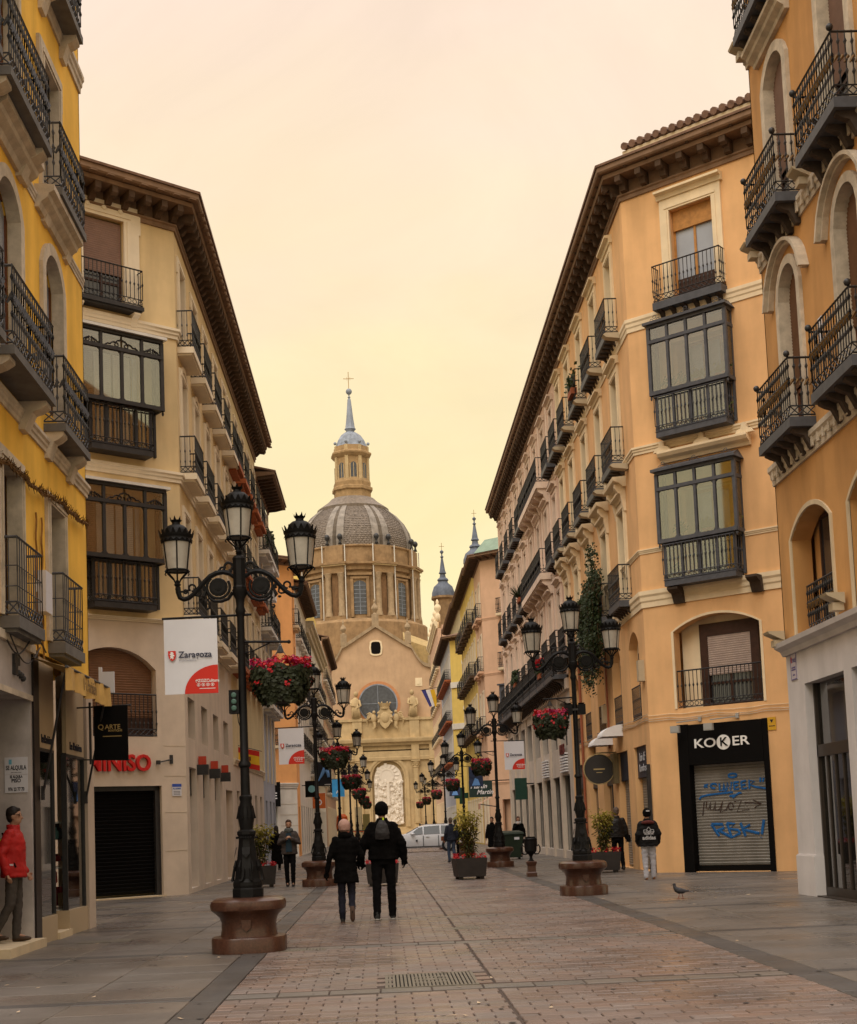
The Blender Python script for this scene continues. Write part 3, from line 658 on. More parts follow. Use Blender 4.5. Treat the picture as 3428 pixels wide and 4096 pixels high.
def orange_building():
    b = building('ochre_building', (7.31, 24.0, 0), 'ochre orange building with gilded balcony collars above a white shop front, right edge')
    F = Fac(b, 7.31, 24.0, -R90); Y = lambda y: 24.0-y
    bays = (22.45, 19.5, 16.5); ops = []
    for c in bays:
        ops += [(Y(c)-.55, Y(c)+.55, 15.6, 18.4), (Y(c)-.55, Y(c)+.55, 11.72, 14.25, .32), (Y(c)-.5, Y(c)+.5, 7.9, 10.33, .46), (Y(c-.25)-1.03, Y(c-.25)+1.03, 4.42, 6.15, .36)]
    F.put(wall(0, Y(13.5), 4.4, 19.0, ops, .34), 'facade_wall', M['orange'])
    mass(b, [(7.8, 13.5), (7.8, 23.95), (18, 23.95), (18, 13.5)], 0, 19.0, M['orange'])
    mass(b, [(7.31, 23.96), (7.8, 23.96), (7.8, 24.0), (7.31, 24.0)], 4.4, 19, M['orange'], name='return_wall')
    for i, c in enumerate(bays):
        window(F, Y(c), 11.72, 1.1, 2.5, 'wood_dark', 'pane', .16, .68, 'shutter_rose', rise=.3); surround(F, Y(c), 11.72, 1.1, 2.53, .20, 'stone_trim', .07, rise=.32, lining=.15)
        F.put(MB().sweep([(-.01, 14.86), (.08, 14.86), (.1, 14.92), (.2, 14.98), (.22, 15.04), (.3, 15.08), (.3, 15.15), (-.01, 15.17)], Y(c)-.95, Y(c)+.95), 'hood', M['stone_trim'])
        window(F, Y(c), 7.9, 1.0, 2.4, 'wood', 'pane', .18, .70, 'shutter', rise=.42); surround(F, Y(c), 7.9, 1.0, 2.43, .17, 'stone_trim', .06, rise=.46, lining=.17)
        q = arc(-.98, .98, 10.35, .78, 14); mb = MB()
        for k in range(14):                                    # round label mould over the window
            for o0, o1, p in ((-.04, .03, .10), (.03, .10, .18)):
                a, d = q[k], q[k+1]; s0 = 1+o0/.98; s1 = 1+o1/.98
                P = [(a[0]*s0, 10.35+(a[1]-10.35)*s0), (d[0]*s0, 10.35+(d[1]-10.35)*s0), (d[0]*s1, 10.35+(d[1]-10.35)*s1), (a[0]*s1, 10.35+(a[1]-10.35)*s1)]
                mb.add([(x, -p, z) for x, z in P]+[(x, .01, z) for x, z in P], [(0,1,2,3), (0,4,5,1), (3,2,6,7), (1,5,6,2), (0,3,7,4)])
        F.put(mb, 'label_mould', M['stone_trim'], Y(c))
        window(F, Y(c), 15.6, 1.1, 2.8, 'wood_dark', 'pane', .16, .6, 'shutter_rose'); surround(F, Y(c), 15.6, 1.1, 2.8, .26, 'stone_trim', .07)
        for z in (15.45, 11.68, 7.86):
            balcony(F, Y(c), z, 1.84, .44, 1.0, 'garland', 'iron_grey', 'iron', .16, 5, 'corbel', False, .34, .12, 'brass')
            for sx in (-1, 1): F.put(cached('ballfin', lambda: MB().sphere((0, 0, 0), .055, 8, 6).mesh('finial', True)), 'finial', M['iron'], Y(c)+sx*.9, -.42, z+1.06)
        # deep arched loggia window with its inner railing
        xa = Y(c-.25)
        window(F, xa+.05, 4.42, 1.2, 1.75, 'wood_dark', 'pane', .33, leaves=2, rise=.28)
        F.put(MB().box(-1.03, 1.03, 0, .02, 0, 2.2), 'recess_back', M['orange'], xa, .40, 4.42)
        rr = railing_mesh(1.6, 0, .85, 'garland'); F.put(rr, 'railing', M['iron'], xa+.06, .12, 4.45); F.put(collar_mesh(1.6, 0, .85), 'leaf_collar', M['brass'], xa+.06, .12, 4.45)
        surround(F, xa, 4.42, 2.06, 1.73, .09, 'cream', .03, rise=.36)
    for z, h, p in ((15.2, .26, .14), (11.28, .30, .1), (7.3, .34, .12)): string_course(F, 0, Y(13.5), z, h, p, 'stone_trim')
    dn = cached('dentil', lambda: MB().box(-.04, .04, -.03, 0, -.09, .09).mesh('dentil'))
    for z in (11.42, 7.46):
        for k in range(28): F.put(dn, 'dentil', M['stone_trim'], .2+.28*k, -.07, z)
    fl = cached('flood', lambda: MB().prism([(0, 0), (-.28, .13), (-.3, .17), (0, .17)], 'x', -.16, .16).box(-.1, .1, -.18, 0, -.1, .02).mesh('floodlight'))
    for y, z in ((23.85, 15.42), (23.9, 11.62), (23.95, 4.48), (20.75, 4.62), (21.0, 11.6)): F.put(fl, 'floodlight', M['flood'], Y(y), -.06, z)
    # shop front
    F.put(MB().sweep([(-.01, 4.2), (.06, 4.2), (.1, 4.28), (.2, 4.34), (.22, 4.42), (-.01, 4.44)], 0, Y(13.5)), 'cornice', M['whitewall'])
    F.put(wall(0, Y(13.5), 0, 4.2, [(.95, 2.95, .0, 3.62), (3.3, 5.6, 0, 3.62), (6.0, 9.0, 0, 3.62)], .3), 'shop_wall', M['whitewall'])
    F.put(MB().box(-.03, .97, -.035, .3, 0, .68).box(-.02, .96, -.02, .28, .68, .70), 'plinth', M['whitewall'])
    for a, c in ((.95, 2.95), (3.3, 5.6)):
        F.put(MB().box(a, c, .14, .26, 2.36, 2.56).box(a, a+.06, .14, .26, 0, 3.62).box(c-.06, c, .14, .26, 0, 3.62).box(a, c, .14, .26, 0, .16), 'door_frame', M['bronze'])
        F.put(MB().box(a, c, -.02, .14, -.005, .022), 'door_sill', M['bronze'])
        for k in range(1, 5):
            x = a+(c-a)*k/5; F.put(MB().box(x-.03, x+.03, .17, .215, .16, 2.36), 'door_stile', M['bronze'])
        for k in range(5):
            x0 = a+(c-a)*k/5; F.put(MB().box(x0+.02, x0+(c-a)/5-.02, .195, .203, .16, 2.36), 'door_pane', M['shop_glass'])
        F.put(MB().box(a+.05, c-.05, .195, .203, 2.56, 3.62), 'door_pane', M['shop_glass'])
        F.put(MB().box(a, c, 1.2, 1.22, 0, 3.6), 'shop_back', mat('shop_wall_green', (.20,.19,.13), rough=.8, var=.3, scale=1.2))
        F.put(MB().box(a+.3, a+.42, .5, .62, 0, 2.1).box(a+1.2, a+1.35, .7, .8, .9, 1.7), 'display', mat('display_yellow', (.5,.36,.08), rough=.7))
    # street name plate on the pier
    pl = put(MB().box(-.17, .17, -.015, .005, -.24, .24).mesh('street_name_plate'), 'street_name_plate', mat('glazed_plate', (.50,.47,.52), rough=.25), None, (7.31, 23.55, 3.98), -R90); tag(pl, 'glazed tile street name plate reading CALLE high on the white pier', 'sign')
    bl = mat('plate_blue', (.07,.06,.22), rough=.4)
    MB().box(-.165, .165, -.018, -.014, -.235, -.22).box(-.165, .165, -.018, -.014, .22, .235).box(-.165, -.15, -.018, -.014, -.22, .22).box(.15, .165, -.018, -.014, -.22, .22).build('border', bl, pl)
    me = text_mesh('CALLE', .1, .002, .002, xscale=.8); me.materials.append(bl); put(me, 'print', None, pl, (.03, -.018, .1))
    for k, (z, w) in enumerate(((-.02, .2), (-.06, .22), (-.15, .1))): MB().box(-w/2, w/2, -.018, -.014, z-.012, z+.012).build('print', bl, pl)
    MB().prism([(-.13, .17), (-.07, .17), (-.07, .09), (-.10, .06), (-.13, .09)], 'y', -.018, -.014).build('emblem', mat('plate_red', (.4,.04,.03)), pl)
    nt = put(MB().box(-.1, .1, -.008, .004, -.28, .28).mesh('wall_notice'), 'wall_notice', M['paper'], None, (7.31, 21.05, 9.05), -R90); tag(nt, 'narrow white notice pasted on the ochre wall between two windows', 'notice')
OB = orange_building()

# ------------------------------------------------------------------ far right: peach corner building with grey glazed bays
def peach_building():
    b = building('peach_corner_building', (7.12, 35.7, 0), 'peach corner building with two grey glazed bays above the black shuttered shop')
    A = radians(-41); C = Fac(b, 7.12, 35.7, A); F = Fac(b, 7.12, 35.7, -R90); Y = lambda y: 35.7-y
    mt = math.tan(radians(24.5)); xc = 2.08; xr = 4.6; xe = Y(50.3)
    C.put(wall(0, xr, 0, 18.2, [(xc-.62, xc+.62, 15.1, 17.47), (xc-.8, xc+.8, 11.4, 13.9), (xc-.8, xc+.8, 7.5, 10.0), (xc-1.21, xc+1.21, 4.22, 6.24, .34), (.86, 3.32, .02, 3.78)], .3), 'facade_wall', M['peach'])
    C.put(MB().box(xc-.85, xc+.85, .9, .92, 7.5, 13.9), 'room_back', M['interior'])
    # top window
    w = window(C, xc, 15.1, 1.24, 2.37, 'wood_honey', 'pane_sky', .16, tr=0); put(MB().box(-.6, .6, -.05, .05, 1.83, 2.37).mesh('shutter_box'), 'shutter_box', M['wood_honey'], w); put(MB().box(-.56, .56, -.01, .03, .06, .5).mesh('lower_panel'), 'lower_panel', M['wood_dark'], w)
    surround(C, xc, 15.1, 1.24, 2.38, .27, 'cream2', .07, hood=.26)
    balcony(C, xc-.1, 14.98, 2.0, .34, 1.0, 'plain', 'iron_grey', 'iron', .2, 6, 'corbel', False, .16, .12)
    gl = glass_mat('grey_bay_glass', (.86,.88,.90), refl=.4)
    for (zr, zt, ztr, zb, zl) in ((14.5, 14.3, 13.9, 12.46, 11.42), (10.6, 10.35, 9.95, 8.52, 7.48)):
        bay_window(C, xc-.13, 2.2, .46, zr, zt, ztr, zb, zl, 1.98, 'iron_grey', gl, False, None, .40, 4, 'iron_grey')
        cr = MB()
        for sx in (-1, 0, 1):
            for a in range(3): cr.tube([(xc-.13+sx*.9+.09*(a-1)+.05*cos(t), -.4, zt+.2+.04*sin(t)+(.08 if a == 1 else 0)) for t in [k*.8 for k in range(9)]], .009, 4)
        C.put(cr, 'roof_crest', M['iron_grey'])
        rnd = random.Random(int(zr))
        # room behind the bay: window, curtain, plants on the sill
        C.put(MB().box(xc-.5, xc-.44, .16, .2, zl+.2, zt-.5).box(xc+.02, xc+.08, .16, .2, zl+.2, zt-.5).box(xc+.52, xc+.58, .16, .2, zl+.2, zt-.5).box(xc-.5, xc+.58, .16, .2, zt-.56, zt-.48), 'inner_window', M['wood'])
        C.put(MB().box(xc-.44, xc+.02, .21, .22, zl+.2, zt-.55).box(xc+.08, xc+.52, .21, .22, zl+.2, zt-.55), 'inner_pane', mat('dim_blue_pane', (.13,.155,.19), rough=.1, var=.2, scale=1.2, spec=.6))
        for k in range(9):
            x = xc-1.05+rnd.uniform(0, 1.9); mbp = MB(); z0 = (zb+.1) if k < 6 else zl+.1
            mbp.lathe([(.06, 0), (.08, .14)], 8, (x, -.2, z0)); C.put(mbp, 'flower_pot', mat('terracotta_pot', (.30,.09,.04), rough=.8))
            lf = MB()
            for q in range(34):
                a, e, l = rnd.uniform(0, 2*pi), rnd.uniform(.1, 1.4), rnd.uniform(.08, .3)
                p = (x+l*cos(a)*cos(e)*.8, -.2+l*sin(a)*cos(e)*.5, z0+.14+l*sin(e)); s = .035
                lf.quad((p[0]-s, p[1], p[2]-s), (p[0]+s, p[1]-.01, p[2]-s*.3), (p[0]+s, p[1], p[2]+s), (p[0]-s*.4, p[1]+.01, p[2]+s))
            C.put(lf, 'pot_plant', leaf_mat('bay_leaves', (.10,.11,.03)))
    # hood and carved crests over the lower bay, corbels under it
    C.put(MB().sweep([(-.01, 10.72), (.08, 10.72), (.12, 10.8), (.24, 10.86), (.3, 10.94), (.3, 11.0), (-.01, 11.02)], xc-1.25, xc+1.3), 'bay_hood', M['cream2'])
    for sx in (-1.15, 0, 1.2): C.put(MB().prism([(-.26, 0), (.26, 0), (.18, .1), (.08, .14), (.06, .25), (0, .29), (-.06, .25), (-.08, .14), (-.18, .1)], 'y', -.2, -.1), 'hood_crest', M['cream2'], xc+sx, 0, 11.01)
    for sx in (-.95, 1.25): cb = MB(); console(cb, xc+sx, 7.36, .3, .4, .42); C.put(cb, 'corbel', M['corbel'])
    # bands wrap the corner
    for z, h, p in ((14.5, .36, .08), (11.12, .2, .09), (8.42, .12, .06), (6.98, .44, .10)):
        string_course(C, 0, xr, z, h, p, 'cream2', mt, 0); string_course(F, xe, 0, z, h, p, 'cream2', 0, mt)
    cornice(C, 0, xr, 18.2, .66, mt, 0, .62, .36, .17, style=1); cornice(F, xe, 0, 18.2, .66, 0, mt, .62, .36, .17, style=1)
    C.put(MB().sweep([(.60, 19.08), (.64, 19.05), (.64, 19.22), (.60, 19.25), (-1.5, 19.8), (-1.5, 19.7)], .5, xr), 'gutter', M['cream'])
    tl = cached('ridge_tile', lambda: MB().tube([(0, -.72, 0), (0, .9, .44)], [.10, .08], 8).mesh('roof_tile'))
    for k in range(17): C.put(tl, 'roof_tile', M['tile'], .6+.24*k, 0, 19.32)
    # arched first-floor opening
    C.put(MB().box(-1.21, 1.21, 0, .02, 0, 2.4), 'recess_back', M['cream2'], xc, .44, 4.22)
    wd = window(C, xc+.18, 4.24, 1.6, 2.0, 'wood_dark', 'pane', .38, .62, 'shutter_pale', rise=.1)
    wm = MB().box(-.82, -.6, -.06, .06, 0, 2.15).box(.6, .82, -.06, .06, 0, 2.15).box(-.6, .6, -.06, .06, 1.82, 2.15); put(wm.mesh('heavy_frame'), 'heavy_frame', M['wood_dark'], wd)
    C.put(railing_mesh(2.36, 0, .98, 'ring'), 'railing', M['iron'], xc, .02, 4.24)
    surround(C, xc, 4.22, 2.42, 2.02, .07, 'cream2', .02, rise=.34)
    # black shop front with its roller shutter
    C.put(MB().box(.84, 1.14, -.06, .28, 0, 3.8).box(3.20, 3.34, -.04, .28, 0, 3.79).box(1.14, 3.20, -.05, .28, 2.74, 3.78).box(1.14, 3.2, .1, .26, 0, .16), 'shop_frame', M['black'])
    C.put(shutter_mesh(2.06, 2.58, .075, .02), 'shop_shutter', M['greymetal'], 2.17, .2, .17)
    wt = mat('sign_white', (.78,.78,.76), rough=.5)
    plane_text(C, 'KO', 1.62, 3.27, .33, wt, .062, .014, .004, xscale=1.32); plane_text(C, 'ER', 2.61, 3.27, .33, wt, .062, .014, .004, xscale=1.32)
    d = C.put(MB().lathe([(.19, 0), (.19, .014)], 28), 'sign_disc', wt, 2.14, -.05, 3.27); d.rotation_euler = (radians(90), 0, A)
    plane_text(C, 'K', 2.15, 3.27, .31, M['black'], .075, .012, .003, xscale=1.1)
    # spray paint on the shutter: strokes of a blue tag, a brown tag, blue letters
    def strokes(lines, r, mm, name):
        mb = MB()
        for ln in lines: mb.tube([(x, -.0, z) for x, z in ln], r, 4)
        mb.v = [(x, y*.2-.0, z) for x, y, z in mb.v]; C.put(mb, name, mm, 0, .172, 0)
    blue = mat('blue_spray', (.012,.10,.30), rough=.7, var=.3, scale=12); brn = mat('brown_spray', (.045,.025,.02), rough=.7)
    def arcp(cx, cz, rx, rz, a0, a1, n=9): return [(cx+rx*cos(a0+(a1-a0)*k/n), cz+rz*sin(a0+(a1-a0)*k/n)) for k in range(n+1)]
    strokes([arcp(2.22, 2.42, .12, .05, 0, 2*pi), [(1.5, 2.15), (1.42, 2.22), (1.52, 2.24), (1.4, 2.16)], arcp(1.68, 2.18, .09, .06, .3, 5.2), [(1.84, 2.24), (1.84, 2.06), (1.93, 2.04), (1.96, 2.24), (2.0, 2.02)], [(2.04, 2.05), (2.06, 2.25), (2.14, 2.05), (2.18, 2.26)], [(2.24, 2.25), (2.25, 2.06), (2.38, 2.08)], [(2.24, 2.24), (2.38, 2.25)], [(2.24, 2.16), (2.36, 2.17)],
             [(2.44, 2.24), (2.46, 2.07), (2.6, 2.08)], [(2.44, 2.25), (2.58, 2.27)], [(2.44, 2.16), (2.56, 2.18)], [(2.66, 2.06), (2.67, 2.28), (2.8, 2.24), (2.68, 2.16), (2.84, 2.1), (3.1, 2.05)], [(2.96, 2.22), (2.98, 2.33)], [(3.03, 2.22), (3.07, 2.32)], [(1.25, 1.86), (1.3, 1.92), (1.5, 1.96), (2.2, 2.0)], [(2.1, 1.9), (2.3, 1.93), (2.18, 1.86), (2.36, 1.97), (2.44, 1.97)]], .026, blue, 'blue_tag')
    strokes([[(1.32, 1.44), (1.38, 1.78), (1.46, 1.8), (1.42, 1.62), (1.5, 1.6), (1.56, 1.78), (1.54, 1.58), (1.64, 1.58), (1.7, 1.78), (1.68, 1.55), (1.8, 1.58), (1.9, 1.78), (1.82, 1.5), (1.98, 1.56), (2.06, 1.68)], arcp(2.12, 1.65, .07, .09, -.4, 5.4), [(2.22, 1.76), (2.42, 1.78), (2.28, 1.5), (2.62, 1.55), (2.5, 1.73), (2.95, 1.68)], [(2.74, 1.78), (2.96, 1.68), (2.76, 1.58)]], .014, brn, 'brown_tag')
    strokes([[(1.55, 1.2), (1.75, .9)], [(1.55, 1.21), (1.86, 1.2), (1.9, 1.1), (1.7, 1.04)], [(1.74, 1.05), (1.98, .92), (2.1, .86)], [(1.98, 1.22), (2.1, .86), (2.34, .96)], [(1.98, 1.22), (2.2, 1.2), (2.06, 1.08), (2.28, 1.04), (2.34, .96)], [(2.36, 1.22), (2.48, .88)], [(2.62, 1.16), (2.38, 1.06), (2.86, .94)], [(3.0, 1.28), (2.92, .92)], [(2.9, .83), (2.905, .84)]], .036, blue, 'blue_letters')
    # floodlights on arms over the sign, alarm plate, cables
    for x0, x1 in ((.95, 1.5), (1.9, 2.55)):
        C.put(MB().tube([(x1, -.02, 3.9), (x0+.02, -.3, 3.85)], .016, 5).box(x1-.04, x1+.04, -.05, 0, 3.85, 3.97).box(x0-.13, x0+.12, -.38, -.3, 3.58, 3.76).box(x0-.11, x0+.1, -.385, -.37, 3.60, 3.74), 'sign_floodlight', mat('floodlight_grey', (.35,.35,.33), rough=.4))
    ap = put(MB().box(-.11, .11, -.01, .0, -.16, .16).mesh('alarm_plate'), 'alarm_plate', mat('alarm_yellow', (.62,.35,.03), rough=.5), None, (7.12+3.46*cos(A)-.008, 35.7+3.46*sin(A)-.008, 3.64), A); tag(ap, 'yellow alarm plate beside the black shop sign', 'notice')
    MB().prism([(-.05, .1), (.05, .1), (0, .02)], 'y', -.013, -.01).box(-.08, .08, -.013, -.01, -.07, -.05).build('print', M['ink'], ap)
    for z, am in ((4.1, .012), (4.0, .03), (3.95, .02)):
        C.put(MB().tube([(4.4*k/20, -.03, z+am*sin(k*.9)+.008*cos(k*2.1)) for k in range(21)], .008, 5), 'cable', M['cream2'] if z > 4.05 else M['stone_trim'])
        F.put(MB().tube([(-14*k/30, -.03, z+.05+am*sin(k*1.1)) for k in range(31)], .009, 5), 'cable', M['stone_trim'])
    # street face: five bays
    rows = ((15.05, 17.5), (11.35, 13.98), (7.45, 10.1)); cs = [37.95+2.95*i for i in range(4)]+[49.3]
    ops = []
    for c in cs: ops += [(Y(c)-.45, Y(c)+.45, z0, z1) for z0, z1 in rows]
    lg = [(Y(c+.72)-.02, Y(c-.72), 4.12, 6.15, .42) for c in (37.3, 40.2, 43.15, 46.1, 48.6)]
    sh = [(Y(38.05), Y(36.3), .02, 3.4), (Y(40.75), Y(39.07), .02, 3.4), (Y(43.6), Y(41.8), .02, 3.4), (Y(46.5), Y(44.8), .02, 4.0), (Y(49.6), Y(47.4), .02, 3.4)]
    F.put(wall(xe, 0, 0, 18.2, ops+lg+sh, .26), 'facade_wall', M['peach'])
    fl = cached('streetflood', lambda: MB().prism([(0, 0), (-.42, .05), (-.5, .12), (-.42, .17), (0, .17)], 'x', -.14, .14).mesh('floodlight'))
    for i, c in enumerate(cs):
        for j, (z0, z1) in enumerate(rows):
            window(F, Y(c), z0, .9, z1-z0, 'wood_dark', ('curtain', 'pane', 'pane')[j], .22); surround(F, Y(c), z0, .9, z1-z0, .2, 'cream2', .06, hood=.22, lining=.2)
            balcony(F, Y(c), z0, 1.75, .38, 1.0, 'plain', 'iron_grey', 'iron', .18, 5, 'corbel', False, .16, .12)
            if j == 2:
                hd = MB(); console(hd, -.62, 10.75, .16, .75, .3); console(hd, .62, 10.75, .16, .75, .3); F.put(hd, 'hood_console', M['cream2'], Y(c))
                F.put(MB().sweep([(-.01, 10.66), (.1, 10.66), (.2, 10.76), (.36, 10.82), (.38, 10.92), (-.01, 10.95)], Y(c)-.85, Y(c)+.85).prism([(Y(c)-.8, 10.94), (Y(c)-.5, 10.94), (Y(c)-.7, 11.18)], 'y', -.34, -.26), 'hood', M['cream2'])
            if j < 2: F.put(fl, 'floodlight', M['flood'], Y(c)+1.25, -.02, z0-.35)
    for a, c, z0, z1, r in lg:
        F.put(MB().box(a, c, .24, .26, z0, z1+r), 'recess_back', M['cream2']); xm = (a+c)/2
        window(F, xm, z0, .85, 1.9, 'wood_dark', 'pane', .2); F.put(cached('lograil', lambda: railing_mesh(1.4, 0, .95, 'grid').mesh('railing')), 'railing', M['iron'], xm, .03, z0)
    for k, (a, c, z0, z1) in enumerate(sh):
        if k in (0, 1, 4):
            F.put(MB().box(a, c, .08, .12, 2.55, 3.4), 'shop_sign', mat('navy_shop_sign', (.025,.028,.045), rough=.5)); F.put(shutter_mesh(c-a, 2.5, .07).mesh('shop_shutter'), 'shop_shutter', M['greymetal'], (a+c)/2, .2, .05)
        else: F.put(MB().box(a, c, .2, .22, 0, z1), 'shop_pane', M['pane']); F.put(MB().box(a, c, .12, .2, 2.5, 2.7).box((a+c)/2-.03, (a+c)/2+.03, .12, .2, 0, 2.5), 'shop_frame', M['iron'])
    plane_text(F, 'Lui d.F', (sh[0][0]+sh[0][1])/2, 3.1, .34, mat('sign_grey', (.4,.4,.42)), -.06, xscale=.9); plane_text(F, 'Londres', (sh[0][0]+sh[0][1])/2, 2.8, .30, MATS['sign_grey'], -.06)
    F.put(MB().box(-.35, -.30, -.08, 0, .0, 2.7).box(-.2, -.16, -.08, 0, 0, 2.85), 'downpipe', M['iron']); F.put(MB().box(-.42, -.05, -.10, 0, 0, .9), 'dark_stone_plinth', mat('dark_plinth', (.05,.04,.035), rough=.6))
    for y, z in ((36.05, 5.35), (42.2, 4.7)): F.put(MB().box(-.14, .14, -.16, 0, -.28, .28), 'meter_box', M['flood'], Y(y), 0, z)
    F.put(MB().tube([(Y(41.7), -.06, 7.0), (Y(41.7), -.06, 3.6)], .035, 6).tube([(Y(47.3), -.06, 7.0), (Y(47.3), -.06, 0)], .05, 6), 'downpipe', mat('red_pipe', (.30,.10,.05), rough=.6))
    mass(b, [(7.8, 37.1), (7.8, 50.25), (18, 50.25), (18, 33.2), (11.6, 33.9)], 0, 18.9, M['peach'])
    return b
PB = peach_building()

def pink_building():
    b = building('pink_building', (7.12, 50.3, 0), 'dusty pink building with long black balconies beyond the peach corner building')
    F = Fac(b, 7.12, 50.3, -R90); Y = lambda y: 50.3-y; xe = Y(75.6)
    rows = ((15.05, 17.3), (11.35, 13.9), (7.6, 10.2)); cs = [51.6+2.72*i for i in range(9)]; ops = []
    for c in cs: ops += [(Y(c)-.45, Y(c)+.45, z0, z1) for z0, z1 in rows]
    F.put(wall(xe, 0, 6.9, 18.2, ops, .24), 'facade_wall', M['pink'])
    for i, c in enumerate(cs):
        for j, (z0, z1) in enumerate(rows):
            window(F, Y(c), z0, .9, z1-z0, 'wood_dark', 'curtain' if (i+j) % 3 else 'pane', .2, .4 if (i*3+j) % 4 == 1 else 0, 'shutter_pale'); surround(F, Y(c), z0, .9, z1-z0, .2, 'pinkstone', .06, hood=.24, lining=.19)
            if not (i in (1, 2, 3) and j in (1, 0)): balcony(F, Y(c), z0, 1.8, .40, 1.0, 'plain', 'iron_grey', 'iron', .18, 4, 'corbel', False, .16, .12)
        F.put(MB().box(-.16, .16, -.05, .0, 6.95, 18.15), 'pilaster', M['pinkstone'], Y(c+1.36) if i < 8 else xe+.3)
    for z in (14.99, 11.29): balcony(F, Y(cs[2]), z, 7.2, .5, 1.0, 'plain', 'pinkstone', 'iron', .25, 7, 'pinkstone', True, .5, .18)
    for k in range(9): balcony(F, Y(52.1+2.72*k), 6.95, 2.5, .55, 1.0, 'plain', 'iron_grey', 'iron', .18, 5, 'corbel', False, .4, .14)
    for z, h in ((14.5, .3), (10.95, .3)): string_course(F, xe, 0, z, h, .09, 'pinkstone')
    cornice(F, xe, 0, 18.2, .66, 0, 0, .62, .36, .17, style=1)
    # shop base in pale stone with louvres and glass
    F.put(MB().box(xe, 0, -.1, .2, 6.35, 6.75), 'stone_band', M['pale_stone'])
    n = 8; ops = []
    for k in range(n): ops += [(Y(51.3+3.0*k+2.2), Y(51.3+3.0*k), .3, 3.2), (Y(51.3+3.0*k+2.0), Y(51.3+3.0*k+.2), 4.3, 6.0)]
    F.put(wall(xe, 0, 0, 6.4, ops, .3), 'stone_base', mat('grey_stone_base', (.54,.48,.42), rough=.6, var=.1, streak=.15))
    for k in range(n):
        a, c = Y(51.3+3.0*k+2.2), Y(51.3+3.0*k)
        F.put(MB().box(a, c, .2, .22, .3, 3.2), 'shop_pane', M['shop_glass'] if k < 4 else M['pane']); F.put(MB().box(a, c, 1.0, 1.02, .3, 3.2), 'shop_back', M['interior'])
        window(F, (a+c)/2, 4.3, 1.8, 1.7, 'iron', 'pane', .2); F.put(MB().box(a-.1, a+.15, -.08, .1, 0, 6.35), 'pilaster', M['pale_stone'])
        if k in (0, 2):
            for q in range(7): F.put(cached('louvre', lambda: MB().box(-.8, .8, -.12, 0, -.035, .02).mesh('louvre')), 'louvre', M['white'] if k == 0 else M['iron'], (a+c)/2, 0, 3.35+.11*q)
    plane_text(F, 'INTERS', Y(52.3), 4.15, .55, mat('oxblood_letters', (.12,.025,.02)), .12, .04, .01, xscale=.75)
    mass(b, [(7.6, 50.35), (7.6, 75.55), (18, 75.55), (18, 50.35)], 0, 18.9, M['pink'])
M['pinkstone'] = mat('rosy_stone_trim', (.74,.59,.47), rough=.85, var=.08, scale=2, streak=.14)
pink_building()
# ------------------------------------------------------------------ further houses along both sides
def mk_win(w, h, fm, pm): 
    fr = cached(('lwin', round(w,2), round(h,2), fm), lambda: casement_mesh(w, h, 2, 0, .07).mesh('window'))
    pn = cached(('lpane', round(w,2), round(h,2), pm), lambda: MB().box(-w/2+.03, w/2-.03, .024, .034, .05, h-.05).mesh('pane'))
    return fr, pn
def plain_facade(F, x0, x1, z1, wm, trim, rows, centres, wname='facade_wall', frame='wood_dark', pane='pane', bal='each', rail='iron', base=None, zbase=0.0, slab='cream', proj=.36, hood=0.0):
    ops = [(c-.45, c+.45, a, b) for c in centres for a, b in rows]
    F.put(wall(x0, x1, zbase, z1, ops, .2), wname, M[wm])
    for i, c in enumerate(centres):
        for j, (a, b) in enumerate(rows):
            pm = pane if (i*7+j*3) % 4 else 'curtain'
            fr, pn = mk_win(.9, b-a, frame, pm); o = F.put(fr, 'window', M[frame], c, .15, a); put(pn, 'pane', M[pm], o)
            if trim: surround(F, c, a, .9, b-a, .16, trim, .05, hood=hood)
            if bal == 'each' and a > 4:
                s = F.put(cached(('fslab', slab, proj), lambda: MB().box(-.85, .85, -proj, .01, -.16, 0).box(-.75, .75, -proj*.7, .01, -.28, -.16).mesh('balcony')), 'balcony', M[slab], c, 0, a)
                put(cached(('frail', proj, rail), lambda: railing_mesh(1.64, proj-.03, .98, 'plain').mesh('railing')), 'railing', M[rail], s)
def eave(F, x0, x1, z, over, m0=0, m1=0, m='eave_mid', pitch=.6, rm='tile'):
    F.put(MB().sweep([(-.01, z), (.06, z), (.1, z+.15), (over*.9, z+.22), (over, z+.22), (over, z+.34), (-.01, z+.36)], x0, x1, m0, m1), 'eaves', M[m])
    F.put(MB().sweep([(over*.9, z+.36), (over+.05, z+.34), (over+.05, z+.40), (-1.6, z+1.0), (-1.6, z+.9)], x0, x1, m0, m1), 'roof', M[rm])
    me = cached(('rafter', over, m), lambda: MB().prism([(0, 0), (-over*.86, .04), (-over*.86, -.06), (-over*.5, -.13), (0, -.16)], 'x', -.07, .07).mesh('rafter'))
    for k in range(int((x1-x0-.1)/pitch)+1): F.put(me, 'rafter', M['eave'], x0+.15+k*pitch, 0, z+.2)
